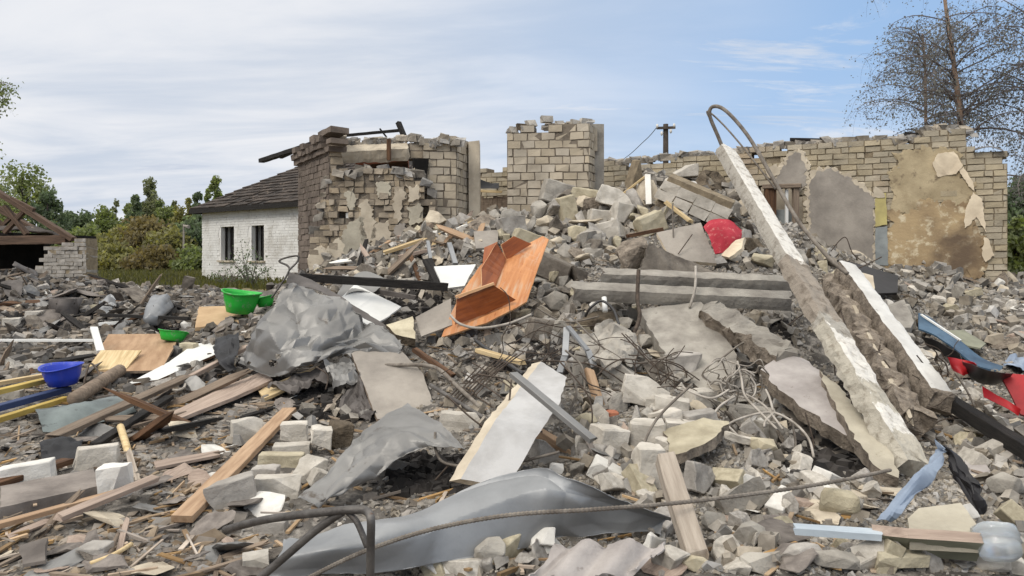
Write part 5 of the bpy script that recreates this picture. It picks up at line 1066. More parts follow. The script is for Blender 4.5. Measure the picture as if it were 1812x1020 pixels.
# ------------------------------------------------------------------ boards and timbers
PR = [ # name, label, cat, material, thickness, polygon, lift, edge
 ('white_board', 'clean white square board between the crumpled sheet and the orange cupboard', 'board', 'white_board', .02, [(590, 540, 9.0), (628, 503, 9.35), (710, 543, 9.2), (688, 560, 8.9), (655, 578, 8.6)], 0, None),
 ('white_square', 'white square panel left of the orange cupboard above the black beam', 'panel', 'white_board', .03, [(768, 472, 9.7), (842, 468, 9.8), (822, 506, 9.4), (785, 511, 9.35)], 0, None),
 ('plywood_sheet', 'brown plywood sheet with a lighter rectangle lying right of the blue basin', 'plywood', 'plywood', .03, [G(192, 606, .12), G(320, 606, .12), (286, 655, 8.75), (150, 660, 8.7)], .12, 'wood_grey'),
 ('plywood_offcut', 'lighter plywood offcut lying on the brown plywood sheet', 'plywood', 'wood_tan', .02, [(178, 620, 9.35), (250, 620, 9.35), (224, 652, 8.8), (152, 656, 8.7)], .14, None),
 ('white_sheet', 'white panel with a sharp corner lying right of the brown plywood', 'panel', 'white_board', .03, [(300, 640, 9.1), (345, 608, 9.9), (380, 607, 9.9), (402, 618, 9.5), (280, 672, 8.35), (222, 681, 8.1)], .12, 'wood_brown'),
 ('cardboard_box', 'flattened brown cardboard under the large green basin', 'cardboard', 'cardboard', .05, [(352, 543, 11.0), (440, 541, 11.2), (445, 568, 10.4), (345, 580, 10.3)], .1, None),
 ('timber_plank', 'wide pinkish board running from the ground up under the crumpled sheet', 'plank', 'wood_pink', .035, [G(296, 748, .08), G(400, 700, .10), (470, 655, 7.9), (482, 672, 7.7), G(420, 718, .10), G(310, 755, .06)], .08, None),
 ('timber_plank', 'pale broken board ending above the brick group', 'plank', 'wood_tan', .03, [(455, 690, 7.6), (575, 643, 7.9), (582, 655, 7.75), (468, 705, 7.35)], .08, None),
 ('slate_tile', 'square grey slate standing beside the black pipe frame', 'tile', 'slate', .015, [(340, 920, 4.62), (411, 919, 4.62), (411, 953, 4.5), (340, 955, 4.5)], .03, None),
 ('slate_tile', 'dark broken slate in the bottom left corner', 'tile', 'slate', .015, [G(35, 992, .08), G(85, 985, .1), G(80, 1020, .08), G(40, 1020, .06)], .05, None),
 ('plastered_slab', 'pinkish-grey flat wood offcut near the foot of the long orange plank', 'board', 'wood_pink', .02, [G(272, 828, .05), G(388, 808, .05), G(390, 816, .05), G(276, 840, .05)], .05, None),
 ('plastered_slab', 'light grey window frame piece behind the orange cupboard', 'frame', 'plaster_grey', .05, [(838, 410, 11.6), (882, 407, 11.7), (880, 438, 11.2), (842, 440, 11.1)], 0, None),
 ('plaster_board', 'broken grey slab with a rusty broken end behind the orange cupboard tip', 'slab', 'silicate_yellow', .1, [(683, 575, 8.3), (730, 560, 8.5), (735, 600, 8.05), (700, 592, 8.1)], 0, 'clod'),
 ('sheet_offcut', 'grey mossy pane left of the orange cupboard tip', 'pane', 'plaster_grey', .02, [(735, 562, 8.6), (798, 528, 8.8), (800, 575, 8.45), (745, 596, 8.3)], 0, None),
 ('concrete_slab', 'grey kerb-like slab lying flat at the left edge of the foreground', 'slab', 'slate', .1, [G(0, 888, .1), G(165, 855, .1), G(182, 880, .08), G(0, 922, .08)], .08, None),
 ('fibre_sheet', 'beige fibre panel with a torn brown edge at the right front', 'panel', 'panel_olive', .05, [PZ(1545, 946, .24), PZ(1610, 953, .26), PZ(1742, 962, .26), PZ(1728, 994, .14), PZ(1640, 986, .13), PZ(1560, 968, .15)], .06, 'wood_pink'),
 ('foam_board', 'pale green-beige board standing behind the beige fibre panel', 'board', 'plaster_beige', .06, [PZ(1606, 918, .27), PZ(1625, 900, .3), PZ(1700, 890, .32), PZ(1730, 930, .28), PZ(1735, 958, .26), PZ(1610, 952, .25)], .05, None),
 ('fibre_sheet', 'torn brown cardboard at the right edge behind the plastic bottle', 'cardboard', 'cardboard', .02, [(1765, 895, 4.9), (1812, 880, 5.0), (1830, 930, 4.7), (1795, 935, 4.65)], .06, None),
 ('white_sheet', 'pale triangular panel half buried right of the blue bent strip', 'panel', 'plaster_lilac', .04, [(1700, 800, 5.7), (1740, 815, 5.5), (1770, 860, 5.1), (1720, 850, 5.2)], .05, None),
 ('concrete_slab', 'pale tilted block beside the top of the second leaning post', 'slab', 'concrete', .2, [(1556, 545, 9.2), (1600, 530, 9.4), (1618, 568, 8.9), (1612, 580, 8.7), (1585, 582, 8.6)], 0, None),
 ('olive_board', 'olive flat panel lying above the curved blue sign at the right', 'panel', 'panel_olive', .02, [(1675, 585, 9.1), (1705, 584, 9.2), (1745, 608, 8.8), (1735, 616, 8.6), (1712, 612, 8.7)], 0, None),
 ('red_sheet', 'dull red flat panel lying in the rubble below the back wall at the right', 'panel', 'panel_red', .02, [(1722, 566, 10.2), (1745, 562, 10.3), (1782, 590, 9.7), (1760, 598, 9.5)], 0, None),
 ('red_box', 'dark red box side standing at the right edge', 'box', 'panel_red', .05, [PZ(1768, 660, .62), PZ(1830, 664, .62), PZ(1830, 740, .30), PZ(1806, 733, .32)], 0, None),
 ('black_board', 'black dirty board tilted behind the second leaning post', 'board', 'panel_black', .04, [(1500, 462, 10.6), (1590, 488, 10.4), (1588, 518, 10.0), (1548, 520, 9.9)], 0, None),
 ('white_sheet', 'pale panel behind the second leaning post, under the black board', 'panel', 'plaster', .05, [(1508, 478, 9.9), (1545, 488, 9.8), (1548, 512, 9.5), (1530, 520, 9.4)], 0, None),
 ('paper_carton', 'white carton with a small red print left of the dark stick on the upper heap', 'carton', 'white_board', .1, [(637, 457, 11.7), (660, 451, 11.8), (664, 472, 11.4), (642, 478, 11.3)], 0, None),
]
for nm, l, c, m, th, poly, lf, e in PR: prism(nm, l, c, m, th, poly, lift=lf, m_edge=e, jag=.012 if 'slab' in c or 'cardboard' in c or 'tile' in c else .004, seg=.07)
PK = [ # name, label, material, a, b, width, thickness, lift
 ('timber_plank', 'long new orange-brown plank lying diagonally in the left foreground', 'wood_fresh', G(322, 936, .06), G(512, 740, .08), .13, .045),
 ('timber_plank', 'pinkish plank with a split end lying across the lower left foreground', 'wood_pink', G(108, 945, .10), G(275, 884, .14), .09, .03),
 ('timber_lath', 'long thin orange lath under the pinkish plank at the lower left', 'wood_fresh', G(-10, 950, .06), G(230, 893, .10), .06, .03),
 ('timber_plank', 'dark plank lying under the white brick at the left edge', 'wood_brown', G(-20, 872, .04), G(120, 830, .06), .1, .04),
 ('timber_plank', 'weathered dark plank running from the gutter towards the plywood', 'wood_grey', G(95, 790, .08), G(330, 690, .14), .14, .04),
 ('timber_plank', 'second dark plank beside the weathered one below the gutter', 'char_wood', G(170, 800, .06), G(300, 720, .10), .09, .04),
 ('timber_plank', 'narrow brown board lying under the left corner of the crumpled sheet', 'wood_pink', G(330, 690, .12), G(440, 650, .25), .08, .04),
 ('white_pole', 'thin white pole lying left of the plywood', 'white_board', G(-10, 617, .12), G(175, 622, .15), .035, .035),
 ('white_stake', 'short upright white stake above the plywood', 'white_board', P(166, 580, 9.9), P(178, 622, 9.5), .09, .03),
 ('white_pole', 'white pole lying behind the short upright stake', 'white_board', G(176, 585, .1), G(236, 580, .1), .06, .05),
 ('black_pole', 'long thin black pole lying in the rubble behind the small green basin', 'char_wood', G(180, 575, .16), G(335, 583, .16), .05, .05),
 ('painted_plank', 'mustard yellow plank at the left edge, upper of the pair', 'paint_mustard', G(-20, 733, .20), G(118, 696, .20), .09, .05),
 ('painted_plank', 'navy blue plank lying between the two mustard planks at the left edge', 'paint_navy', G(-20, 745, .10), G(119, 708, .12), .10, .06),
 ('painted_plank', 'mustard yellow plank at the left edge, lower of the pair', 'paint_mustard', G(-20, 760, .06), G(116, 718, .07), .07, .05),
 ('painted_plank', 'dark brown plank above the mustard planks at the left edge', 'wood_tan', G(-20, 716, .20), G(108, 690, .20), .07, .04),
 ('black_beam', 'long charred black beam lying level across the heap left of the orange cupboard', 'char_wood', P(532, 491, 9.0), P(792, 508, 9.1), .12, .10),
 ('black_beam', 'long black tarred timber sloping down at the right edge', 'char_wood', P(1655, 695, 6.6), P(1830, 806, 5.3), .10, .11),
 ('timber_plank', 'raw yellowish splintered plank end in front of the rebar mesh', 'wood_tan', P(846, 620, 7.6), P(925, 642, 7.3), .09, .04),
 ('splintered_stick', 'splintered brown stick standing behind the reddish half brick', 'wood_fresh', P(1042, 655, 6.5), P(1064, 725, 6.3), .07, .06),
 ('splintered_stick', 'splintered orange-brown stick lying right of the white slab', 'wood_fresh', P(932, 753, 5.7), P(1020, 808, 5.45), .08, .07),
 ('timber_post', 'grey dusty wooden post standing tilted in the right front rubble', 'wood_dusty', PZ(1178, 815, .42), PZ(1232, 985, .12), .11, .08),
 ('timber_plank', 'grey plank at the top of the left heap below the corner wall', 'wood_grey', P(702, 440, 12.1), P(760, 398, 12.5), .26, .08),
 ('timber_plank', 'orange-yellow board end left of the grey plank below the corner wall', 'wood_fresh', P(650, 450, 11.9), P(690, 428, 12.1), .16, .05),
 ('white_plank', 'white painted board sloping up towards the gap left of the pier', 'white_paint', P(740, 432, 12.2), P(842, 392, 12.6), .15, .04),
 ('white_plank', 'white board below the first white painted board, right of the grey plank', 'white_paint', P(772, 440, 11.8), P(838, 414, 12.0), .22, .03),
 ('wood_plank', 'cream board at the top right of the left heap', 'wood_tan', P(828, 397, 12.5), P(874, 380, 12.9), .2, .04),
 ('wood_plank', 'pale pink-edged board across the left heap', 'wood_pink', P(705, 455, 11.3), P(800, 434, 11.7), .14, .05),
 ('wood_plank', 'cream board leaning in the middle of the left heap', 'wood_tan', P(725, 438, 11.8), P(775, 415, 12.1), .18, .04),
 ('dark_stick', 'dark square stick standing tilted above the black beam', 'wood_brown', P(722, 443, 11.0), P(745, 500, 10.4), .06, .05),
 ('metal_tube', 'bright metal leg standing above the white square panel', 'galvanised', P(795, 432, 11.0), P(806, 468, 10.5), .07, .05),
 ('metal_tube', 'thin pale metal leg left of the white square panel', 'galvanised', P(757, 428, 11), P(764, 470, 10.4), .05, .04),
 ('wood_plank', 'brown board standing behind the white square panel', 'char_wood', P(756, 460, 10.4), P(778, 505, 9.9), .14, .05),
 ('timber_lath', 'tan lath sticking out below the masonry lump', 'wood_tan', P(1178, 358, 12.2), P(1222, 392, 11.8), .07, .05),
 ('timber_lath', 'long rusty-brown lath lying above the grey panel', 'wood_brown', P(1112, 418, 9.9), P(1172, 406, 10.2), .06, .05),
 ('white_plank', 'upright white splinter on the crest left of the masonry lump', 'white_paint', P(1146, 310, 12.9), P(1148, 362, 12.6), .1, .04),
 ('timber_lath', 'thin tan lath leaning on the crest beside the upright white splinter', 'wood_tan', P(1100, 345, 12.9), P(1142, 312, 13), .05, .03),
 ('metal_angle', 'bent grey steel angle lying across the white slab', 'galvanised_dull', PZ(908, 662, .80), PZ(1050, 780, .46), .07, .03),
 ('wood_plank', 'red-brown dirty board below the horizontal lintel in the hollow', 'wood_brown', P(905, 600, 8.4), P(940, 655, 7.8), .12, .05),
 ('wood_plank', 'grey upright board beneath the orange cupboard', 'wood_grey', P(872, 580, 8.7), P(868, 640, 8.2), .2, .05),
 ('wood_plank', 'second grey upright board beneath the orange cupboard, closer to the lintel', 'wood_grey', P(912, 578, 8.8), P(915, 625, 8.3), .16, .05),
 ('timber_lath', 'yellow lath lying on the grass edge right of the shed', 'wood_tan', P(146, 513, 16.8), P(188, 522, 16.2), .12, .05),
 ('metal_strip', 'blue tin strip lying in the right foreground, left of the beige fibre panel', 'metal_paleblue', PZ(1406, 936, .22), PZ(1560, 947, .24), .075, .035),
 ('brown_bar', 'brown wooden bar at the foot of the back wall at the right', 'wood_brown', P(1660, 516, 12.0), P(1782, 524, 11.6), .07, .05),
 ('rusty_bar', 'rusty brown bar left of the grey door leaf top', 'wood_brown', P(735, 620, 7.8), P(800, 665, 7.2), .05, .05),
 ('dark_strip', 'dark steel strip under the crumpled sheet tip, beside the white board', 'tin_dark', P(660, 515, 9.5), P(735, 527, 9.4), .05, .06),
]
for nm, l, m, a, b, w, t in PK: plank(nm, l, nm.split('_')[-1].replace('leg', 'tube'), m, a, b, w, t, broken=.03 if 'wood' in m else .01)
for poly, l in (([PZ(1556, 918, .26), PZ(1640, 820, .42), PZ(1660, 788, .5), PZ(1676, 794, .5), PZ(1664, 824, .42), PZ(1582, 922, .24)], 'bent blue metal strip standing like a tent at the right front, left arm'), ([PZ(1668, 788, .5), PZ(1690, 798, .5), PZ(1718, 850, .38), PZ(1748, 900, .26), PZ(1730, 906, .24), PZ(1690, 846, .36)], 'dark bent metal strip forming the right arm of the tent-like pair')):
    a_, b_2 = poly[0], poly[2]
    sheet('bent_strip', l, 'metal strip', 'metal_blue' if 'blue' in l else 'panel_black', [[poly[0], poly[1], poly[2]], [poly[5], poly[4], poly[3]]], 32, 8, .02, 3, .004, .006, nf=7, crease=.014, ragged=.012)
sheet('sign_board', 'long curved blue sign board lying in the rubble at the right', 'sign', 'sign_blue', [[P(1624, 558, 9.2), P(1650, 566, 9.1), P(1690, 600, 8.8), P(1735, 635, 8.5), P(1775, 650, 8.3)], [P(1626, 582, 8.9), P(1652, 595, 8.8), P(1690, 622, 8.5), P(1730, 650, 8.2), P(1770, 660, 8.1)]], 28, 8, .03, 2, .004, .02)
sheet('black_sheet', 'black drooping sheet under the curved blue sign board', 'sheet', 'panel_black', [[PZ(1636, 592, .78), PZ(1690, 622, .72), PZ(1740, 652, .68), PZ(1790, 655, .66)], [PZ(1640, 612, .66), PZ(1690, 642, .6), PZ(1735, 672, .54), PZ(1775, 676, .52)]], 20, 8, .05)
plank('white_trim', 'thin white strip along the top of the curved blue sign', 'strip', 'white_board', P(1630, 557, 9.15), P(1700, 603, 8.7), .03, .02)
sheet('red_sheet', 'bright red curled strip lying under the black sheet at the right', 'sheet', 'panel_red', [[PZ(1738, 684, .52), PZ(1765, 699, .46), PZ(1808, 724, .38)], [PZ(1742, 702, .46), PZ(1770, 716, .4), PZ(1802, 736, .32)]], 14, 6, .03)
sheet('red_cloth', 'dark red crumpled cloth under the sign boards at the right', 'cloth', 'panel_red', [[PZ(1676, 632, .72), PZ(1705, 636, .7), PZ(1728, 646, .68)], [PZ(1688, 656, .6), PZ(1706, 664, .58), PZ(1728, 660, .58)]], 12, 10, .06, 4)
sheet('blue_bag', 'pale blue crumpled plastic bag at the right edge', 'bag', 'metal_blue', [[P(1775, 630, 8.5), P(1800, 622, 8.5), P(1825, 640, 8.4)], [P(1780, 655, 8.1), P(1805, 650, 8.0), P(1830, 660, 8.0)]], 16, 12, .09, 4, .02)
sheet('dusty_sheet', 'dusty blue-grey plastic scrap at the foot of the tilted wooden post', 'plastic scrap', 'metal_paleblue', [[P(1172, 948, 4.4), P(1188, 938, 4.5), P(1204, 940, 4.45)], [P(1180, 985, 4.1), P(1196, 992, 4.05), P(1212, 985, 4.1)]], 10, 10, .03, 5)
sheet('dark_cloth', 'black plastic sack beside the left corner of the crumpled sheet', 'sack', 'rubber_black', [[P(378, 612, 9.0), P(398, 598, 9.2), P(424, 590, 9.0)], [P(380, 625, 8.6), P(400, 620, 8.5), P(420, 635, 8.3)], [P(405, 660, 8.2), P(412, 655, 8.2), P(420, 655, 8.2)]], 14, 16, .09, 4, .02)
sheet('dark_cloth', 'black crumpled rubber lump in the left foreground beside the long whitish brick', 'rubber', 'rubber_black', [[G(70, 800, .06), G(110, 792, .08), G(148, 790, .06)], [G(72, 812, .08), G(110, 806, .11), G(145, 802, .08)], [G(75, 822, .02), G(110, 820, .02), G(140, 818, .02)]], 16, 14, .05, 4, .02)

# ------------------------------------------------------------------ basins
def basin(label, m, px, py_bot, wpx, Y=None, tilt=(0, 0), yaw=0, hk=.42, oval=1.0, lift=.10):
    p = P(px, py_bot, Y) if Y else G(px, py_bot, lift); R = wpx * p.y / F / 2; H = R * 2 * hk; n = 40
    pr_ = [(.0, .0), (.55, .0), (.66, .03), (.80, .45), (.92, .92), (.95, .98), (1.0, 1.0), (1.02, .97), (1.0, .93), (.985, .95), (.95, .94), (.90, .88), (.77, .45), (.64, .08), (.5, .05), (0, .05)]
    pr_ = pr_[:8] + [(1.0, .93)] + [(.93, .95), (.89, .88), (.76, .45), (.62, .06), (0, .05)]
    vs, fs = [], []
    for i in range(n):
        a = 2 * math.pi * i / n; lip = 1 + .06 * max(0, math.cos(a + .8)) ** 12
        for r, z in pr_: vs.append(Vector((math.cos(a) * r * R * lip, math.sin(a) * r * R * oval, z * H + (.012 * math.cos(2 * a + 1) if z > .8 else 0))))
    k = len(pr_)
    for i in range(n):
        for j in range(k - 1): fs.append((i * k + j, ((i + 1) % n) * k + j, ((i + 1) % n) * k + j + 1, i * k + j + 1))
    M = Matrix.Translation(p) @ Euler((rad(tilt[0]), rad(tilt[1]), rad(yaw))).to_matrix().to_4x4()
    me = mesh(vs, fs, None, True); o = link('plastic_basin', me, m, M); bm = bmesh.new(); bm.from_mesh(me); bmesh.ops.remove_doubles(bm, verts=bm.verts[:], dist=.0005); bmesh.ops.recalc_face_normals(bm, faces=bm.faces[:]); bm.to_mesh(me); bm.free()
    tag(o, label, 'basin'); return o
basin('round blue plastic basin standing in the left foreground rubble', 'plastic_blue', 112, 681, 70, 7.9, (4, -4), 20, .5)
basin('large bright green plastic basin standing on cardboard near the white house', 'plastic_green', 424, 554, 68, 10.6, (5, 5), 30, .56)
basin('smaller green basin half hidden behind the crumpled sheet', 'plastic_green', 470, 543, 36, 10.8, (0, -8), 0, .5)
basin('flattened green basin lying tilted above the brown plywood', 'plastic_green', 303, 604, 52, 9.9, (-14, 10), 10, .34, .7)
# ------------------------------------------------------------------ pipes, rebar, wires
wire('bent_pipe', 'bent grey steel pipe frame standing in the foreground, front hoop', 'pipe', 'steel', [PZ(398, 938, .18), PZ(470, 920, .32), PZ(560, 908, .42), PZ(630, 902, .46), PZ(648, 905, .46), PZ(656, 918, .45), PZ(656, 960, .34), PZ(655, 1032, .14)], .019, 10, 10)
wire('bent_pipe', 'straight grey steel pipe sloping to the lower left from the pipe hoop', 'pipe', 'steel', [PZ(606, 906, .44), PZ(560, 938, .34), PZ(505, 985, .20), PZ(450, 1032, .06)], .019, 8, 10)
wire('flat_strap', 'flat grey strap hanging from the pipe hoop', 'strap', 'steel', [PZ(615, 906, .44), PZ(632, 925, .40), PZ(650, 968, .30)], .014, 8, 6)
# ribbed bar
pts_ = crom([PZ(544, 1024, .10), PZ(640, 978, .20), PZ(760, 938, .30), PZ(900, 912, .36), PZ(1050, 902, .36), PZ(1200, 890, .33), PZ(1350, 872, .3), PZ(1480, 852, .26), PZ(1576, 832, .22)], 40)
b_ = MB(); b_.tube(pts_, [.0125 if i % 2 else .0095 for i in range(len(pts_))], 8)
tag(b_.build('rebar_rod', 'rebar', None, False), 'long ribbed reinforcing rod curving across the front metal sheet to the hollow', 'rebar')
wire('bent_hook', 'thin rusty rod bent into a hook above the crumpled sheet', 'rod', 'steel', [P(480, 528, 8.4), P(512, 478, 8.5), P(494, 462, 8.5), P(524, 453, 8.5), P(527, 462, 8.5), P(512, 478, 8.45)], .012, 8, 6)
wire('pale_cable', 'pale cable hanging in an arc in front of the orange cupboard', 'cable', 'white_cable', [P(797, 558, 8.3), P(815, 574, 8.2), P(850, 581, 8.15), P(900, 573, 8.2), P(940, 557, 8.4)], .016, 10, 6)
wire('steel_cable', 'vertical rusty bar standing in front of the lintel', 'bar', 'rust_wire', [P(1130, 478, 8.2), P(1128, 530, 8.1), P(1132, 560, 8.0), P(1122, 590, 7.9)], .022, 8, 6)
wire('pale_cable', 'pale cord draped over the lintel', 'cable', 'white_cable', [P(1231, 472, 8.5), P(1231, 498, 8.3), P(1228, 520, 8.22), P(1220, 545, 8.2)], .016, 8, 6)
wire('dark_hose', 'dark hose curving below the lintel', 'hose', 'black_tube', [P(1036, 560, 8.2), P(1045, 545, 8.1), P(1065, 533, 8.1), P(1085, 548, 8.0), P(1095, 575, 7.8)], .016, 8, 6)
wire('white_pipe', 'short white plastic pipe poking up under the lintel', 'pipe', 'white_board', [P(1069, 527, 8.3), P(1071, 552, 8.2)], .03, 2, 10)
wire('black_rod', 'black rod sloping down to the white slab from the orange cupboard', 'rod', 'black_tube', [P(842, 603, 7.9), P(880, 632, 7.5), P(925, 662, 7.0)], .022, 8, 8)
wire('black_rod', 'dark rod sloping over the grey door leaf towards the white slab', 'rod', 'steel', [P(762, 682, 6.9), P(815, 715, 6.5), P(865, 745, 6.2)], .02, 8, 8)
wire('steel_pipe', 'dusty thin pipe lying over the top of the grey door leaf', 'pipe', 'rebar', [P(682, 647, 7.5), P(740, 646, 7.4), P(775, 653, 7.3), P(805, 680, 6.9), P(850, 722, 6.4)], .02, 8, 8)
rm_ = empty('rebar_mesh', P(820, 720, 6.6), 'rusty reinforcing mesh sticking out between the grey door leaf and the white slab', 'mesh')
for i in range(7):
    b_ = MB(); x = 770 + i * 13; b_.tube(crom([P(x - 6, 735 - i * 6, 6.7), P(x + 38, 690 - i * 6, 6.9), P(x + 80, 646 - i * 4, 7.1)], 6), .007, 5); b_.build('bar', 'rust_wire', rm_)
for i in range(4):
    b_ = MB(); b_.tube(crom([P(776 + i * 20, 690 - i * 16, 6.95), P(828 + i * 20, 720 - i * 15, 6.7), P(880 + i * 16, 752 - i * 15, 6.5)], 6), .007, 5); b_.build('bar', 'rust_wire', rm_)
wr = random.Random(33)
tg = MB()
for i in range(11):
    c = Vector((wr.uniform(1265, 1350), wr.uniform(650, 690), 0)); a0 = wr.uniform(0, 6.28); p = []
    for k in range(wr.randint(6, 10)):
        a0 += wr.uniform(.5, 1.1); rr_ = wr.uniform(10, 34); p.append(P(c.x + math.cos(a0) * rr_ * 1.1, c.y + math.sin(a0) * rr_ + k * 1.5, 6.35 + wr.uniform(-.2, .1)))
    tg.tube(crom(p, 7), wr.uniform(.005, .009), 5)
for a in ([(1305, 640), (1312, 670), (1318, 700), (1345, 730), (1375, 760)], [(1320, 698), (1350, 716), (1372, 742), (1385, 760)], [(1262, 735), (1275, 718), (1300, 702)], [(1265, 772), (1300, 745), (1360, 730), (1400, 745), (1430, 775), (1440, 810)], [(1290, 756), (1312, 778)], [(1208, 685), (1225, 695), (1260, 705), (1290, 690)], [(1355, 690), (1362, 705), (1368, 728)], [(1370, 730), (1355, 745), (1352, 756)]):
    tg.tube(crom([P(x, y, 6.35 - (y - 640) * .006) for x, y in a], 7), .010, 6)
tag(tg.build('cable_tangle', 'white_cable', None, True), 'tangle of pale cables spilling over the front rubble below the rough beam', 'cable tangle')
WI = [([(1010, 560), (1050, 600), (1100, 640), (1150, 640), (1200, 625)], 7.2), ([(895, 585), (940, 570), (1000, 580), (1060, 575)], 8.0), ([(940, 640), (1000, 640), (1060, 650), (1120, 690)], 6.7), ([(1000, 640), (1020, 690), (1010, 740), (1060, 790)], 6.0), ([(790, 700), (850, 752), (900, 768), (960, 764)], 5.45),
      ([(990, 640), (1040, 700), (1045, 760), (1010, 800), (1035, 830)], 5.9), ([(1225, 680), (1160, 745), (1128, 820), (1115, 880)], 5.4), ([(1145, 795), (1150, 840), (1180, 880), (1215, 895)], 5.1), ([(1060, 790), (1070, 800), (1045, 808), (1020, 815)], 5.5), ([(770, 765), (772, 800), (795, 822), (880, 825), (990, 800)], 4.9),
      ([(795, 822), (770, 850)], 4.85), ([(1100, 590), (1160, 650), (1200, 670)], 6.9), ([(1270, 640), (1330, 600), (1400, 605)], 7.2), ([(1440, 560), (1470, 610), (1478, 665)], 7.6), ([(1395, 575), (1440, 545), (1470, 540)], 7.8), ([(1400, 740), (1408, 790), (1395, 830)], 5.8), ([(1425, 730), (1440, 790), (1425, 815)], 5.9),
      ([(1660, 650), (1672, 680), (1690, 720)], 7.0), ([(1690, 660), (1710, 690), (1725, 720)], 6.8), ([(1495, 485), (1530, 470), (1560, 455)], 8.6), ([(1470, 445), (1495, 420), (1510, 450), (1540, 470)], 9), ([(1190, 360), (1192, 430), (1194, 455)], 9.6), ([(1225, 415), (1200, 450)], 9.3),
      ([(1080, 690), (1150, 690), (1190, 660)], 6.6), ([(950, 545), (1000, 570), (1060, 560)], 8.3), ([(905, 672), (898, 740), (894, 765)], 5.4), ([(910, 770), (915, 820), (910, 860)], 4.9), ([(1035, 700), (1030, 650), (1000, 620)], 6.4), ([(1580, 640), (1560, 655), (1540, 668)], 7.0), ([(560, 650), (580, 665), (576, 690)], 7.2), ([(1510, 700), (1540, 690), (1552, 680)], 6.9)]
for i, (p, Y) in enumerate(WI):
    x0, y0 = p[0]; near = min(((abs(x0 - q[1]) + abs(y0 - q[2]), q[0]) for q in (('the lintel', 1200, 545), ('the white slab', 920, 740), ('the red brick piece', 1073, 742), ('the tallest post', 1450, 600), ('the orange cupboard', 880, 560), ('the cable tangle', 1310, 670), ('the second leaning post', 1580, 620), ('the grey panel', 1200, 430), ('the black beam at the right', 1700, 730), ('the front metal sheet', 900, 880))))[1]
    shp = ('thin', 'curled', 'drooping', 'kinked', 'long')[i % 5]
    wire('bent_wire', f'{shp} rusty wire number-less strand near {near}'.replace(' number-less strand', '') + (' with an upturned end' if p[-1][1] < y0 else ' running downward'), 'wire', 'rust_wire' if i % 3 else 'rebar', [P(x, y, Y - .0015 * (y - y0)) for x, y in p], .007 + .003 * (i % 3 == 0), 8, 5, group='bent wires in the heap')
for k, (x, y) in enumerate(((1482, 620), (1490, 640), (1500, 610), (1510, 655), (1496, 670), (1520, 640))):
    wire('bent_wire', 'thin wire strand dangling in the bundle between the leaning posts', 'wire', 'rust_wire', [P(x - 12, y - 60, 7.4), P(x, y - 20, 7.2), P(x + 8, y + 30, 7.0), P(x + 22 - k * 2, y + 70, 6.8)], .007, 8, 4, group='wires between the leaning posts')
# galvanised bracket frame
br2 = empty('metal_bracket', P(1010, 650, 6.9), 'bright bent galvanised bracket standing at the top of the white slab', 'bracket')
for a, b in (((1005, 578), (1040, 620)), ((1003, 580), (1000, 630)), ((1000, 630), (990, 660)), ((1040, 620), (1052, 650))):
    plank('bracket_arm', None, None, 'galvanised', P(*a, 6.9), P(*b, 6.75), .06, .02, parent=br2)
wt = random.Random(91); tg = MB()
for i in range(46):
    x, y = wt.uniform(880, 1200), wt.uniform(590, 700); Y = 7.3 - (y - 590) * .008 - wt.uniform(0, .25); a0 = wt.uniform(-.9, .9) + (3.14 if wt.random() < .3 else 0); p = []
    for k in range(wt.randint(4, 7)):
        p.append(P(x, y, Y)); a0 += wt.uniform(-.7, .7); st = wt.uniform(14, 34); x += math.cos(a0) * st; y += math.sin(a0) * st * .8; Y -= wt.uniform(-.05, .05)
    tg.tube(crom(p, 5), wt.uniform(.003, .008), 4, caps=False)
tag(tg.build('wire_tangle', 'rust_wire', None, True), 'dense tangle of thin rusty wires between the white slab and the lintel', 'wire tangle')
tg = MB()
for i in range(34):
    x, y = wt.uniform(1480, 1640), wt.uniform(600, 770); Y = 7.3 - (y - 590) * .0068 - wt.uniform(.1, .35); a0 = wt.uniform(.3, 1.6); p = []
    for k in range(wt.randint(4, 7)):
        p.append(P(x, y, Y)); a0 += wt.uniform(-.7, .7); st = wt.uniform(12, 28); x += math.cos(a0) * st; y += math.sin(a0) * st * .8
    tg.tube(crom(p, 5), wt.uniform(.003, .008), 4, caps=False)
tag(tg.build('wire_tangle', 'rust_wire', None, True), 'thin rusty wires hanging in the gap below the second leaning post', 'wire tangle')
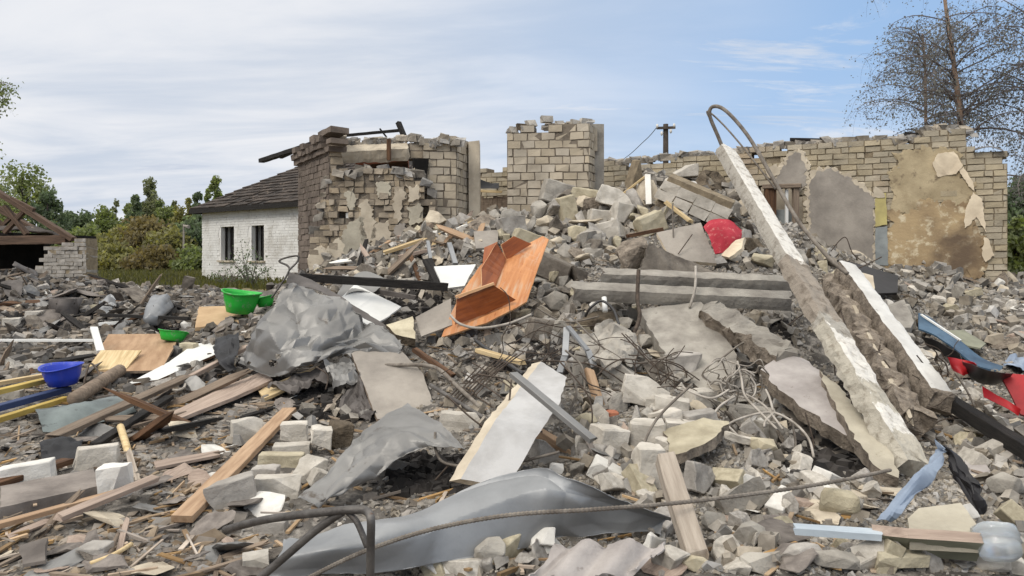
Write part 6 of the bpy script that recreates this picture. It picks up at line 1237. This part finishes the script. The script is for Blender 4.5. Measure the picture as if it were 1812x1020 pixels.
MORE = [('brown crumbled lump of wall under the left end of the lintel', 'clod', 1060, 572, 110, 46, 0, 0, 'chunk'), ('dark block under the orange cupboard right corner', 'concrete_dark', 962, 590, 56, 40, 15, 10, 'box'), ('cracked cream block beside the rebar mesh', 'silicate_yellow', 905, 690, 44, 34, 20, 10, 'chunk'),
 ('grey slab piece leaning beside the galvanised bracket', 'concrete', 1090, 610, 60, 46, 25, 30, 'box'), ('pale broken lump left of the green-topped block', 'concrete', 1150, 610, 60, 40, 10, -20, 'chunk'), ('long pale block slanting below the galvanised bracket', 'silicate', 1102, 668, 80, 34, -10, 38, 'box'),
 ('dusty boulder above the second leaning post', 'concrete', 1405, 470, 60, 56, 0, 10, 'chunk'), ('grey block right of the second leaning post top', 'concrete', 1600, 610, 56, 44, 10, 14, 'chunk'), ('brown-grey lump beneath the second leaning post', 'concrete', 1580, 570, 60, 46, 0, -14, 'box'),
 ('mossy clod behind the red cushion', 'clod', 1335, 440, 60, 40, 0, 0, 'chunk'), ('cream lump right of the mossy clod', 'silicate_yellow', 1352, 462, 44, 34, 0, 0, 'chunk'), ('tan block in the saddle left of the masonry lump', 'silicate_yellow', 1150, 400, 50, 36, 15, -20, 'box'),
 ('large grey lump under the crest clod', 'concrete', 1290, 375, 70, 46, 0, 20, 'chunk'), ('pale block above the grey panel', 'silicate', 1110, 385, 58, 34, 20, 12, 'box'), ('grey block right of the pier foot', 'concrete', 985, 345, 54, 40, 10, 16, 'box'),
 ('pale block left of the dusty pier lump', 'silicate_grey', 905, 405, 44, 34, 20, -8, 'box'), ('cream slab piece below the pier foot', 'silicate_yellow', 935, 432, 56, 34, 10, 18, 'box'), ('grey lump right of the cupboard foot', 'concrete', 985, 540, 60, 44, 30, 12, 'chunk'),
 ('pale square block in the middle of the front rubble', 'silicate', 1195, 800, 60, 40, 25, 0, 'box'), ('dusty slab end in the front rubble below the cable tangle', 'concrete', 1330, 738, 80, 30, -10, 6, 'box'), ('grey block at the lower right of the largest pale block', 'silicate_grey', 1240, 750, 60, 36, 12, -6, 'box'),
 ('half-buried grey slab near the bottom of the tilted wooden post', 'concrete', 1330, 950, 80, 44, 20, 14, 'chunk'), ('long dusty rock at the front edge right of the tilted wooden post', 'concrete', 1480, 1000, 110, 44, -10, 0, 'chunk'), ('dusty brown slab at the right foreground edge', 'concrete', 1790, 870, 80, 50, 10, 16, 'chunk')]
for l, m, x, y, w, h, yw, ro, kd in MORE: block('masonry_block' if kd == 'box' else 'stone_chunk', l, 'block' if kd == 'box' else 'stone', m, x, y, w, h, None, yw, 0, ro, 2, kind=kd)
# torn plaster netting / crumpled sheet to the right of the bracket
sheet('torn_foil', 'pale torn sheet of render draped below the lintel', 'sheet', 'concrete', [[P(1030, 610, 7.4), P(1080, 580, 7.7), P(1125, 592, 7.6)], [P(1040, 640, 6.9), P(1085, 625, 7.1), P(1130, 622, 7.2)], [P(1060, 652, 6.7), P(1090, 650, 6.8), P(1118, 640, 6.9)]], 22, 20, .09, 3, .02, .01, crease=.03, ragged=.05)
# rough stick, log, bottle, bucket rims
wire('rough_stick', 'rough bare stick standing tilted behind the upright white brick', 'stick', 'wood_tan', [P(213, 755, 6.3), P(224, 790, 6.0), P(238, 835, 5.5), P(262, 878, 5.1)], .03, 6, 8)
wire('log', 'short grey round log lying below the plywood', 'log', 'wood_grey', [G(132, 724, .1), G(175, 698, .12), G(212, 674, .12)], .075, 6, 12)
wire('twig', 'thin dry twig in the lower left foreground', 'twig', 'wood_grey', [G(193, 1000, .05), G(205, 970, .05), G(218, 946, .05)], .012, 6, 6)
wire('twig', 'pale flat stick pointing up right in the bottom left foreground', 'stick', 'wood_tan', [G(160, 1016, .05), G(200, 1000, .05), G(232, 980, .05)], .014, 6, 6)
bt = empty('plastic_bottle', G(1762, 960, .0), 'crushed clear plastic bottle lying at the right front', 'bottle')
def lathe(name, m, a, b, prof_, n=20, parent=None, noise_=0.0):
    a, b = Vector(a), Vector(b); d = (b - a).normalized(); x = d.orthogonal().normalized(); y = d.cross(x); L = (b - a).length; vs = []
    for t, r in prof_:
        for j in range(n):
            an = 6.28318 * j / n; q = a + d * L * t + (x * math.cos(an) + y * math.sin(an)) * r * (1 + noise_ * math.sin(an * 5 + t * 9)); vs.append(q)
    fs = [(i * n + j, i * n + (j + 1) % n, (i + 1) * n + (j + 1) % n, (i + 1) * n + j) for i in range(len(prof_) - 1) for j in range(n)] + [tuple(range(n))[::-1], tuple((len(prof_) - 1) * n + j for j in range(n))]
    v, M = recentre(vs); o = link(name, mesh(v, fs, None, True), m, M, parent); return o
lathe('bottle_body', 'clear_plastic', PZ(1758, 934, .3), PZ(1770, 984, .2), [(0, .07), (.05, .095), (.3, .10), (.34, .092), (.5, .1), (.54, .092), (.75, .098), (1, .085), (1.08, .03)], 24, bt, .05)
lathe('bottle_cap', 'white_board', PZ(1757, 930, .31), PZ(1756, 926, .32), [(0, .03), (1, .03)], 14, bt)
wire('plastic_hoop', 'pale round plastic hoop lying left of the pinkish board', 'hoop', 'white_cable', [G(312 + 16 * math.cos(a), 697 + 11 * math.sin(a), .10) for a in np.linspace(0, 6.28, 13)], .014, 4, 6)
wire('wire_loop', 'thin rusty handle loop right of the blue basin', 'wire', 'rust_wire', [G(148, 690, .05), P(158, 645, 8.6), P(172, 655, 8.5), P(184, 690, 8.2)], .012, 8, 5)
wire('tyre_hoop', 'grey half-buried hoop beside the white carton on the upper heap', 'hoop', 'steel', [P(646, 488, 11), P(655, 478, 11), P(672, 476, 11), P(684, 486, 11)], .03, 6, 8)
lathe('tin_bucket', 'galvanised', G(268, 588, .18), G(285, 560, .2), [(0, .08), (.02, .11), (.5, .16), (1, .19), (1.0, .17), (.5, .14), (.1, .1)], 20, None, .14)
bpy.data.objects['tin_bucket']['label'] = 'crushed pale tin bucket lying on its side in the left rubble'; bpy.data.objects['tin_bucket']['category'] = 'bucket'
lathe('dark_stove', 'tin_dark', P(115, 575, 12.6), P(115, 528, 12.6), [(0, .22), (.3, .25), (.6, .22), (1, .26), (1.0, .2), (.7, .18)], 14, None, .16)
bpy.data.objects['dark_stove']['label'] = 'burnt dark round stove drum standing in the left rubble'; bpy.data.objects['dark_stove']['category'] = 'drum'
block('stone_bowl', 'white enamel pot lying in the left rubble right of the tin bucket', 'pot', 'plaster_white', 331, 577, 28, 20, None, 0, kind='chunk')
block('broken_post', 'short tilted grey concrete stump on the grass left of the white house', 'stump', 'concrete_dark', 332, 505, 18, 30, .3, 20, 0, 14, Y=17)
# galvanised boiler pieces
sheet('tin_scrap', 'pale upright tin scrap in the left rubble beside the burnt drum', 'tin scrap', 'galvanised', [[P(176, 530, 13), P(192, 526, 13.1), P(205, 532, 13)], [P(172, 572, 12.4), P(190, 575, 12.3), P(204, 568, 12.4)]], 12, 12, .07, 3, crease=.03, ragged=.03)
sheet('tin_scrap', 'grey upright tin scrap left of the burnt drum', 'tin scrap', 'galvanised_dull', [[P(52, 528, 13), P(75, 520, 13.1), P(92, 530, 13)], [P(60, 545, 12.6), P(80, 548, 12.5), P(96, 545, 12.6)]], 12, 12, .07, 3, crease=.03, ragged=.03)
# ------------------------------------------------------------------ scattered rubble: individuals
LM = [('the blue basin', 112, 660), ('the large green basin', 424, 535), ('the brown plywood', 240, 635), ('the crumpled sheet', 550, 590), ('the curved metal sheet', 660, 800), ('the front metal sheet', 800, 930), ('the pale brick group', 515, 820), ('the long orange plank', 400, 850),
      ('the upright white brick', 202, 862), ('the yellow-blue planks', 60, 730), ('the zinc gutter', 150, 745), ('the pinkish board', 400, 710), ('the orange cupboard', 880, 520), ('the white square panel', 805, 490), ('the black beam', 650, 495), ('the corner wall', 620, 450),
      ('the brick pier', 960, 390), ('the white slab', 910, 740), ('the grey door leaf', 700, 670), ('the rebar mesh', 820, 700), ('the lintel', 1200, 510), ('the rough rock', 1125, 450), ('the masonry lump', 1230, 355), ('the red cushion', 1280, 420), ('the tallest post', 1400, 480),
      ('the second leaning post', 1570, 600), ('the cable tangle', 1310, 670), ('the red brick piece', 1073, 742), ('the thick yellowish slab', 1230, 815), ('the tilted wooden post', 1210, 900), ('the beige fibre panel', 1640, 960), ('the blue tin strip', 1480, 940), ('the tent-like strip', 1640, 840),
      ('the plastic bottle', 1765, 950), ('the black timber', 1740, 750), ('the curved blue sign', 1700, 620), ('the back wall foot', 1680, 510), ('the lilac wall panel', 1440, 700), ('the corrugated piece', 1060, 995), ('the shed stub', 105, 500), ('the burnt drum', 115, 555), ('the tin bucket', 280, 575), ('the white panel', 330, 640),
      ('the white house', 420, 500), ('the pipe hoop', 560, 950), ('the grey kerb slab', 80, 890), ('the bottom left slate', 60, 1000), ('the pinkish plank', 190, 920), ('the crest clod', 1260, 325), ('the red curled strip', 1780, 710)]
sr_ = random.Random(101)
TONES = {'tin_dark': 'sooty', 'wood_dusty': 'dusty pale', 'concrete': 'grey', 'concrete_dark': 'dark grey', 'concrete_rough': 'rough brown-grey', 'silicate': 'pale', 'silicate_grey': 'greyish', 'silicate_yellow': 'yellowish', 'plaster': 'beige', 'plaster_white': 'white', 'clod': 'earthy brown', 'slate': 'slate-grey', 'wood_grey': 'weathered grey', 'wood_tan': 'tan', 'wood_fresh': 'orange-brown', 'wood_pink': 'pinkish', 'wood_brown': 'dark brown', 'char_wood': 'charred black', 'white_paint': 'white', 'galvanised_dull': 'dull grey', 'red_brick': 'reddish', 'plaster_lilac': 'lilac-grey'}
seen_ = {}
def describe(kind, mname, size, rank, p, yaw):
    px, py = to_px(p); l = sorted(LM, key=lambda q: (q[1] - px) ** 2 + 2 * (q[2] - py) ** 2); n1, n2 = l[0], l[1]
    side = ('right of' if px > n1[1] else 'left of') if abs(px - n1[1]) > 1.3 * abs(py - n1[2]) else ('below' if py > n1[2] else 'above')
    sz = 'large' if size > .8 else 'small' if size < .35 else 'middling'
    lie = ('flat-lying', 'tilted', 'half-buried')[rank % 3]
    s = f'{sz} {lie} {TONES[mname]} {kind} {side} {n1[0]}'
    if s in seen_: s = f'{s}, towards {n2[0]}'
    s = s.replace('piece of split timber', 'timber piece')
    if len(s.split()) > 16: s = s.replace('middling ', '').replace('towards the', 'towards')
    if len(s.split()) > 16: s = s.replace(' the ', ' ')
    seen_[s] = seen_.get(s, 0) + 1
    return s
DARKER = {'concrete': 'concrete_dark', 'silicate': 'silicate_grey', 'silicate_yellow': 'concrete_dark', 'plaster': 'slate', 'plaster_white': 'silicate_grey', 'silicate_grey': 'concrete_dark', 'wood_tan': 'wood_brown', 'wood_pink': 'char_wood', 'wood_fresh': 'wood_grey'}
variants = {}
def variant(kind, k, m):
    key = (kind, k, m)
    if key not in variants:
        r = random.Random(k * 13 + len(kind))
        if kind == 'chunk': me = chunk_mesh(r, (1, r.uniform(.6, .95), r.uniform(.4, .75)), r.randint(9, 13), .035)
        elif kind == 'brick': me = chip_box((1, .48, .40), r, r.randint(1, 3), .004, 1)
        elif kind == 'half': me = chip_box((.8, .7, .55), r, r.randint(3, 5), .01, 1)
        elif kind == 'slab': me = chunk_mesh(r, (1, r.uniform(.5, .85), r.uniform(.14, .26)), 12, .022)
        elif kind == 'flat': me = chunk_mesh(r, (1, r.uniform(.5, .9), .12), 14, .03, 1)
        elif kind == 'stick':
            b = MB(); n = 6; pr_ = [(-.5, -.5), (.5, -.5), (.5, .5), (-.5, .5)]; w, t = r.uniform(.05, .11), r.uniform(.02, .045); vs = []
            for i in range(n + 1):
                tp = 1 if 0 < i < n else r.uniform(.3, .9)
                for y, z in pr_: vs.append(Vector((i / n - .5 + (r.uniform(-.08, .08) if i in (0, n) else 0), y * w * tp + .02 * math.sin(i * .5 + k), z * t * tp)))
            fs = [(i * 4 + j, i * 4 + (j + 1) % 4, (i + 1) * 4 + (j + 1) % 4, (i + 1) * 4 + j) for i in range(n) for j in range(4)] + [(3, 2, 1, 0), (n * 4, n * 4 + 1, n * 4 + 2, n * 4 + 3)]
            me = mesh(vs, fs)
        o = bpy.data.objects.new('src', me); me.materials.append(MATS[m]); variants[key] = o
    return variants[key]
KEEP_OUT = [  # picture outlines of the named pieces: nothing loose is dropped onto them
 [(417,640),(480,530),(510,490),(720,600),(700,640),(440,672)], [(535,900),(590,820),(640,750),(725,715),(825,785),(685,835),(595,895)], [(455,1020),(500,950),(640,930),(800,858),(940,822),(1100,880),(1070,940),(780,1000),(640,1020)],
 [(800,850),(950,630),(1010,665),(885,868)], [(612,600),(692,596),(780,738),(668,748)], [(588,540),(628,500),(714,543),(655,580)], [(764,470),(845,465),(822,512),(785,515)], [(148,664),(190,600),(325,602),(290,662)], [(218,685),(300,638),(345,605),(405,616),(285,680)],
 [(1010,500),(1060,472),(1425,490),(1400,548),(1015,525)], [(1128,545),(1240,530),(1308,628),(1300,672),(1235,692),(1175,635)], [(1340,655),(1390,618),(1440,640),(1600,830),(1560,850),(1470,765)], [(1265,260),(1310,260),(1660,850),(1600,850),(1420,600)], [(1470,480),(1500,470),(1690,710),(1640,770),(1540,680)],
 [(300,940),(350,940),(530,735),(495,735)], [(450,750),(600,750),(600,900),(370,905),(368,860)], [(175,830),(230,830),(230,895),(175,895)], [(110,790),(205,790),(205,840),(110,840)], [(0,815),(90,815),(90,870),(0,870)], [(0,690),(125,690),(125,765),(0,765)], [(55,715),(240,710),(240,775),(55,780)],
 [(70,640),(155,640),(155,690),(70,690)], [(385,510),(510,510),(510,560),(385,560)], [(270,580),(335,580),(335,610),(270,610)], [(1395,925),(1560,925),(1760,955),(1740,1000),(1540,975),(1400,960)], [(1545,925),(1660,780),(1700,780),(1760,905),(1600,950)], [(1730,915),(1800,915),(1800,995),(1730,995)], [(925,1024),(1000,962),(1180,965),(1130,1024)],
 [(1165,810),(1250,810),(1265,995),(1210,995)], [(1170,780),(1295,780),(1295,855),(1175,855)], [(1160,408),(1270,390),(1320,400),(1310,455),(1210,465)], [(1085,425),(1270,420),(1275,490),(1095,485)], [(780,600),(815,510),(860,430),(975,415),(935,540)], [(1620,550),(1812,630),(1812,735),(1740,700),(1640,600)], [(1650,690),(1812,790),(1812,815),(1660,720)],
 [(290,755),(300,735),(575,640),(585,660),(420,725)], [(395,920),(660,890),(665,1020),(640,1020),(640,930),(400,950)], [(1380,690),(1480,770),(1550,840),(1430,830)], [(1070,730),(1115,730),(1115,760),(1070,760)], [(1100,670),(1195,670),(1195,730),(1100,730)], [(100,885),(285,880),(285,900),(110,955)], [(0,850),(185,850),(185,925),(0,925)]]
def ok_px(p):
    x = CX + p[:, 0] * F / p[:, 1]; y = HY - (p[:, 2] - CZ) * F / p[:, 1]; bad = np.zeros(len(p), bool)
    for poly in KEEP_OUT:
        c = np.zeros(len(p), bool); j = len(poly) - 1
        for i in range(len(poly)):
            (xi, yi), (xj, yj) = poly[i], poly[j]
            if yi != yj: c ^= ((yi > y) != (yj > y)) & (x < (xj - xi) * (y - yi) / (yj - yi) + xi)
            j = i
        bad |= c
    return ~bad
def scatter_px(n, regions, rnd, clear=True):
    """points on the rubble under picture regions (x0,y0,x1,y1,weight)"""
    xs, ys = [], []
    tot = sum(r[4] for r in regions)
    for x0, y0, x1, y1, w in regions:
        k = int(round(n * w / tot))
        xs.append(rnd.uniform(x0, x1, k)); ys.append(rnd.uniform(y0, y1, k))
    p, ok = rays(np.concatenate(xs), np.concatenate(ys)); ok &= p[:, 1] < 18.5
    p = p[ok]
    if clear: p = p[ok_px(p)]
    rnd.shuffle(p); return p
rg = np.random.default_rng(77)
PILE = [(860, 340, 1330, 480, 2.0), (560, 400, 880, 520, 1.4), (860, 440, 1100, 640, 1.3), (1000, 540, 1420, 760, 1.6), (1000, 760, 1450, 1015, 2.2), (1400, 860, 1812, 1015, 1.3), (1560, 480, 1812, 760, 1.6), (1640, 720, 1812, 880, .9), (1400, 420, 1560, 560, .7), (700, 960, 1010, 1018, .5)]
LEFT = [(0, 470, 380, 560, 1.6), (0, 540, 380, 690, 2.0), (330, 500, 520, 620, .7), (0, 690, 480, 1018, 1.6), (420, 700, 620, 760, .3)]
def put(kind, m, p, size, name, noun, cat, group, rank, tilt=25, sink=.28, flat=False):
    qx, qy = to_px(p)
    if qx < 420 and qy < 720 and sr_.random() < .7 and m in DARKER: m = DARKER[m]     # the burnt left field
    k = rank % 7; src = variant(kind, k, m); o = src.copy(); o.name = name; COL.objects.link(o)
    n = tnormal(p[0], p[1]) if flat else tnormal(p[0], p[1]).lerp(Vector((0, 0, 1)), .5)
    q = n.to_track_quat('Z', 'Y').to_matrix().to_4x4(); e = Euler((rad(sr_.gauss(0, tilt)), rad(sr_.gauss(0, tilt)), sr_.uniform(0, 6.283))).to_matrix().to_4x4()
    hh = {'chunk': .30, 'brick': .2, 'half': .27, 'flat': .05, 'slab': .1, 'stick': .02}[kind] * size
    o.matrix_basis = Matrix.Translation(Vector((p[0], p[1], hz(p[0], p[1]) + hh * (1 - 2 * sink) + sr_.uniform(0, .03)))) @ q @ e @ Matrix.Scale(size, 4)
    tag(o, describe(noun, m, (size - .1) / .45, rank, o.matrix_basis.translation, 0), cat, group); return o
# large broken concrete
pts1 = scatter_px(420, PILE[:1] * 2 + PILE + LEFT[:2], rg)
# sizes follow the heap: bigger up the slope, where the picture shows bigger lumps
def sz_for(p, lo=.10, hi=.42):
    h_ = float(np.clip((p[2] - .1) / 1.8, 0, 1)); return sr_.uniform(lo + .14 * h_, lo + (hi - lo) * (.22 + .78 * h_))
cm = ['concrete', 'concrete', 'silicate_grey', 'concrete_dark', 'silicate_yellow', 'plaster', 'concrete', 'clod', 'silicate']
for i, p in enumerate(pts1[:285]): put('chunk', cm[sr_.randrange(len(cm))], p, sz_for(p, .09, .62), 'rubble_chunk', 'broken lump', 'rubble chunk', 'broken lumps of masonry in the heap', i, 40)
pts6 = scatter_px(230, [(860, 340, 1330, 480, 1.2), (860, 440, 1100, 640, 1.2), (1000, 560, 1420, 760, 1.6), (1560, 480, 1812, 760, .8), (600, 400, 880, 500, .6), (1050, 760, 1450, 900, .6), (1000, 560, 1400, 740, 1.2)], rg); lm = ['concrete', 'concrete', 'silicate_grey', 'plaster', 'concrete_dark', 'concrete_rough']
for i, p in enumerate(pts6[:150]): put('slab', lm[sr_.randrange(len(lm))], p, sz_for(p, .22, .85), 'slab_piece', 'slab piece', 'slab piece', 'broken slab pieces jammed in the heap', i, 34, .15)
pts2 = scatter_px(400, PILE + LEFT[:3], rg); bmats = ['silicate', 'silicate', 'silicate_grey', 'silicate_yellow', 'silicate', 'plaster_white', 'silicate_grey']
for i, p in enumerate(pts2[:285]):
    kd = 'brick' if sr_.random() < .5 else 'half'
    put(kd, bmats[sr_.randrange(len(bmats))], p, sr_.uniform(.2, .29) if kd == 'brick' else sr_.uniform(.14, .24), 'broken_brick', 'brick' if kd == 'brick' else 'broken brick', 'brick', 'bricks scattered over the heap', i, 28)
pts3 = scatter_px(230, LEFT + PILE[1:2] + PILE[6:8], rg); smats = ['wood_grey', 'wood_grey', 'wood_dusty', 'wood_brown', 'char_wood', 'wood_pink', 'wood_grey', 'wood_grey']
for i, p in enumerate(pts3[:95]): put('stick', smats[sr_.randrange(len(smats))], p, sr_.uniform(.2, .3 + .06 * p[1]), 'splintered_wood', 'piece of split timber', 'timber', 'split timber lying in the rubble', i, 9, 0, True)
pts4 = scatter_px(300, LEFT + LEFT[3:4] + PILE[4:6] + PILE[6:8], rg); fm = ['slate', 'slate', 'concrete_dark', 'plaster', 'galvanised_dull', 'plaster_white', 'wood_pink', 'slate']
for i, p in enumerate(pts4[:180]): put('flat', fm[sr_.randrange(len(fm))], p, sr_.uniform(.12, .42), 'flat_fragment', 'flat fragment', 'fragment', 'flat fragments of slate and render', i, 12, .1, True)
pts7 = scatter_px(90, [(0, 468, 230, 590, 2.2), (200, 530, 400, 620, 1), (0, 590, 160, 680, .6), (130, 690, 420, 790, .7)], rg); km = ['char_wood', 'tin_dark', 'slate', 'char_wood', 'wood_brown', 'galvanised_dull', 'concrete_dark', 'wood_grey']
for i, p in enumerate(pts7[:75]):
    m_ = km[i % 8]; kd_ = 'stick' if 'wood' in m_ else 'flat'
    put(kd_, m_, p, sr_.uniform(.5, 1.3) if kd_ == 'stick' else sr_.uniform(.3, .8), 'charred_board' if kd_ == 'stick' else 'bent_scrap', 'board' if kd_ == 'stick' else 'flat scrap', 'board' if kd_ == 'stick' else 'scrap', 'charred boards on the left field' if kd_ == 'stick' else 'flat scraps on the left field', i, 22, -.6, True)
# planks, plaster boards on the upper left heap
pts5 = scatter_px(40, [(600, 395, 860, 500, 1)], rg); um = ['white_paint', 'wood_tan', 'silicate', 'wood_grey', 'plaster_white', 'wood_fresh', 'wood_pink']
for i, p in enumerate(pts5): put('stick', um[i % 7], p + np.array((0, 0, 0)), sr_.uniform(.7, 1.5), 'split_board', 'split board', 'board', 'split boards on the left heap', i, 14, 0, True)
# ------------------------------------------------------------------ the rest as uncounted rubble
def chips(name, label, m, pos, sizes, rnd, flat=1.0, mats2=None):
    n = len(pos); base = np.array([(-1, -1, -1), (1, -1, -1), (1, 1, -1), (-1, 1, -1), (-1, -1, 1), (1, -1, 1), (1, 1, 1), (-1, 1, 1)], float) * .5
    v = base[None] * rnd.uniform(.55, 1.25, (n, 1, 3)); v[:, :, 2] *= flat; v += rnd.uniform(-.17, .17, (n, 8, 3)) * np.array((1, 1, flat)); v[:, 4:, :2] *= rnd.uniform(.45, 1.0, (n, 1, 1))
    v *= sizes[:, None, None]
    a, b, c = rnd.uniform(0, 6.28, n), rnd.normal(0, .7 if flat == 1 else .25, n), rnd.normal(0, .7 if flat == 1 else .25, n)
    def rot(v, ang, i, j):
        ca, sa = np.cos(ang)[:, None], np.sin(ang)[:, None]; x, y = v[:, :, i].copy(), v[:, :, j].copy(); v[:, :, i] = x * ca - y * sa; v[:, :, j] = x * sa + y * ca
    rot(v, b, 1, 2); rot(v, c, 0, 2); rot(v, a, 0, 1)
    v += pos[:, None, :]; v[:, :, 2] += (sizes * .22 * flat)[:, None]
    f = np.array([(0, 3, 2, 1), (4, 5, 6, 7), (0, 1, 5, 4), (1, 2, 6, 5), (2, 3, 7, 6), (3, 0, 4, 7)])
    q = (f[None] + (np.arange(n) * 8)[:, None, None]).reshape(-1, 4)
    me = bpy.data.meshes.new(name); me.vertices.add(n * 8); me.vertices.foreach_set('co', v.reshape(-1).astype(np.float32)); fill_quads(me, q)
    return tag(link(name, me, m), label, 'rubble', kind='stuff')
def area_pts(n, x0, x1, y0, y1, rnd):
    x, y = rnd.uniform(x0, x1, n), rnd.uniform(y0, y1, n); k = np.abs(x / y) < 1.0; x, y = x[k], y[k]; return np.stack([x, y, hgt(x, y)], 1)
def logsz(n, lo, hi, rnd): return np.exp(rnd.uniform(math.log(lo), math.log(hi), n) * .5 + rnd.uniform(math.log(lo), math.log(hi), n) * .5)
ALLP = PILE + [(880, 820, 1812, 1018, 3.0)]
p = np.concatenate([scatter_px(24000, ALLP, rg, False), area_pts(28000, -1, 12, 2.6, 13.5, rg)]); chips('pale_gravel', 'pale crumbled mortar and stone gravel over the heap', 'concrete_stuff', p, logsz(len(p), .009, .05, rg) * (.5 + .1 * p[:, 1]), rg)
p = np.concatenate([scatter_px(1500, PILE, rg), area_pts(2000, -2.5, 12, 6, 14, rg)]); p[:, 2] += rg.uniform(-.02, .06, len(p)); p = p[ok_px(p)]; chips('brick_rubble', 'small broken brick rubble filling the heap', 'concrete_stuff', p, logsz(len(p), .05, .15, rg) * np.clip(.35 + .085 * p[:, 1], .6, 1.5), rg)
mat('grey_stuff', D(132,125,116), D(82,76,71), 3, .95, .4, 30, c3=D(60,54,49), c3at=.60, isl=.5, hue=.6)
mat('shade_soot_stuff', D(66,62,59), D(44,41,39), 3, 1, .3, 30, isl=.4)  # very dark: painted shade for hollows, burnt debris at the left
mat('debris_stuff', D(148, 138, 126), D(100, 91, 82), 3, .95, .3, 30, c3=D(64, 56, 49), c3at=.62, isl=.45, hue=.6)
p = np.concatenate([scatter_px(7000, LEFT + LEFT[3:4] * 2, rg), area_pts(9000, -11, 0, 2.6, 12, rg)]); chips('flat_debris', 'thin grey-brown splinters and roofing crumbs over the left ground', 'debris_stuff', p, logsz(len(p), .02, .12, rg), rg, .22)
p = np.concatenate([scatter_px(2600, LEFT[:3], rg), area_pts(1800, -11, -2, 8, 17, rg)]); p[:, 2] += rg.uniform(-.02, .05, len(p)); p = p[ok_px(p)]; chips('grey_rubble', 'grey broken brick and stone rubble on the left ground', 'grey_stuff', p, logsz(len(p), .05, .2, rg), rg, .7)
p = area_pts(3500, -9, 0, 3, 9, rg); chips('pale_crumbs', 'pale mortar crumbs strewn on the left ground', 'concrete_stuff', p, logsz(len(p), .01, .05, rg), rg)
SHADE_SOOT = [(1300, 560, 1400, 640, 1), (1490, 640, 1650, 780, 1.4), (1385, 720, 1560, 850, 1.5), (520, 690, 680, 745, 1.2), (870, 590, 1010, 660, 1), (640, 500, 800, 565, 1), (690, 810, 830, 880, 1), (1030, 540, 1130, 590, .8), (60, 530, 200, 600, .8), (0, 500, 90, 580, 1), (380, 640, 520, 700, .7), (0, 465, 210, 600, 3.5), (200, 530, 360, 600, .8)]  # hollows whose shade is painted with dark chips, plus the burnt left field
p = scatter_px(3600, SHADE_SOOT, rg, False); chips('shade_soot_rubble', 'dark rubble carrying hollow shade in its colour, burnt debris on the left field', 'shade_soot_stuff', p, logsz(len(p), .03, .14, rg), rg, .8)
# thin splinters
def splinters(name, label, m, pos, rnd, lo, hi):
    n = len(pos); L = rnd.uniform(lo, hi, n); a = rnd.uniform(0, 6.28, n); t = rnd.normal(0, .12, n); d = np.stack([np.cos(a) * np.cos(t), np.sin(a) * np.cos(t), np.sin(t)], 1); s = np.stack([-np.sin(a), np.cos(a), np.zeros(n)], 1) * (rnd.uniform(.004, .014, n))[:, None]; up = np.array((0, 0, 1.)) * (rnd.uniform(.003, .010, n))[:, None]
    c = pos + np.array((0, 0, .02)); v = []
    for sx in (-1, 1):
        for sy, sz in ((-1, -1), (1, -1), (1, 1), (-1, 1)): v.append(c + d * (L / 2 * sx)[:, None] + s * sy + up * sz)
    v = np.stack(v, 1); f = np.array([(0, 3, 2, 1), (4, 5, 6, 7), (0, 1, 5, 4), (1, 2, 6, 5), (2, 3, 7, 6), (3, 0, 4, 7)]); q = (f[None] + (np.arange(n) * 8)[:, None, None]).reshape(-1, 4)
    me = bpy.data.meshes.new(name); me.vertices.add(n * 8); me.vertices.foreach_set('co', v.reshape(-1).astype(np.float32)); fill_quads(me, q); tag(link(name, me, m), label, 'splinters', kind='stuff')
mat('splinter_stuff', D(170, 148, 122), D(120, 102, 84), 3, .9, 0, 30, isl=.5, hue=.5)
p = np.concatenate([scatter_px(500, LEFT, rg), area_pts(450, -7, 0, 3, 9, rg)]); splinters('wood_splinters', 'thin wood splinters strewn on the left ground', 'splinter_stuff', p, rg, .06, .35)
p = scatter_px(500, PILE, rg); splinters('lath_splinters', 'broken lath splinters strewn through the heap', 'splinter_stuff', p, rg, .1, .5)
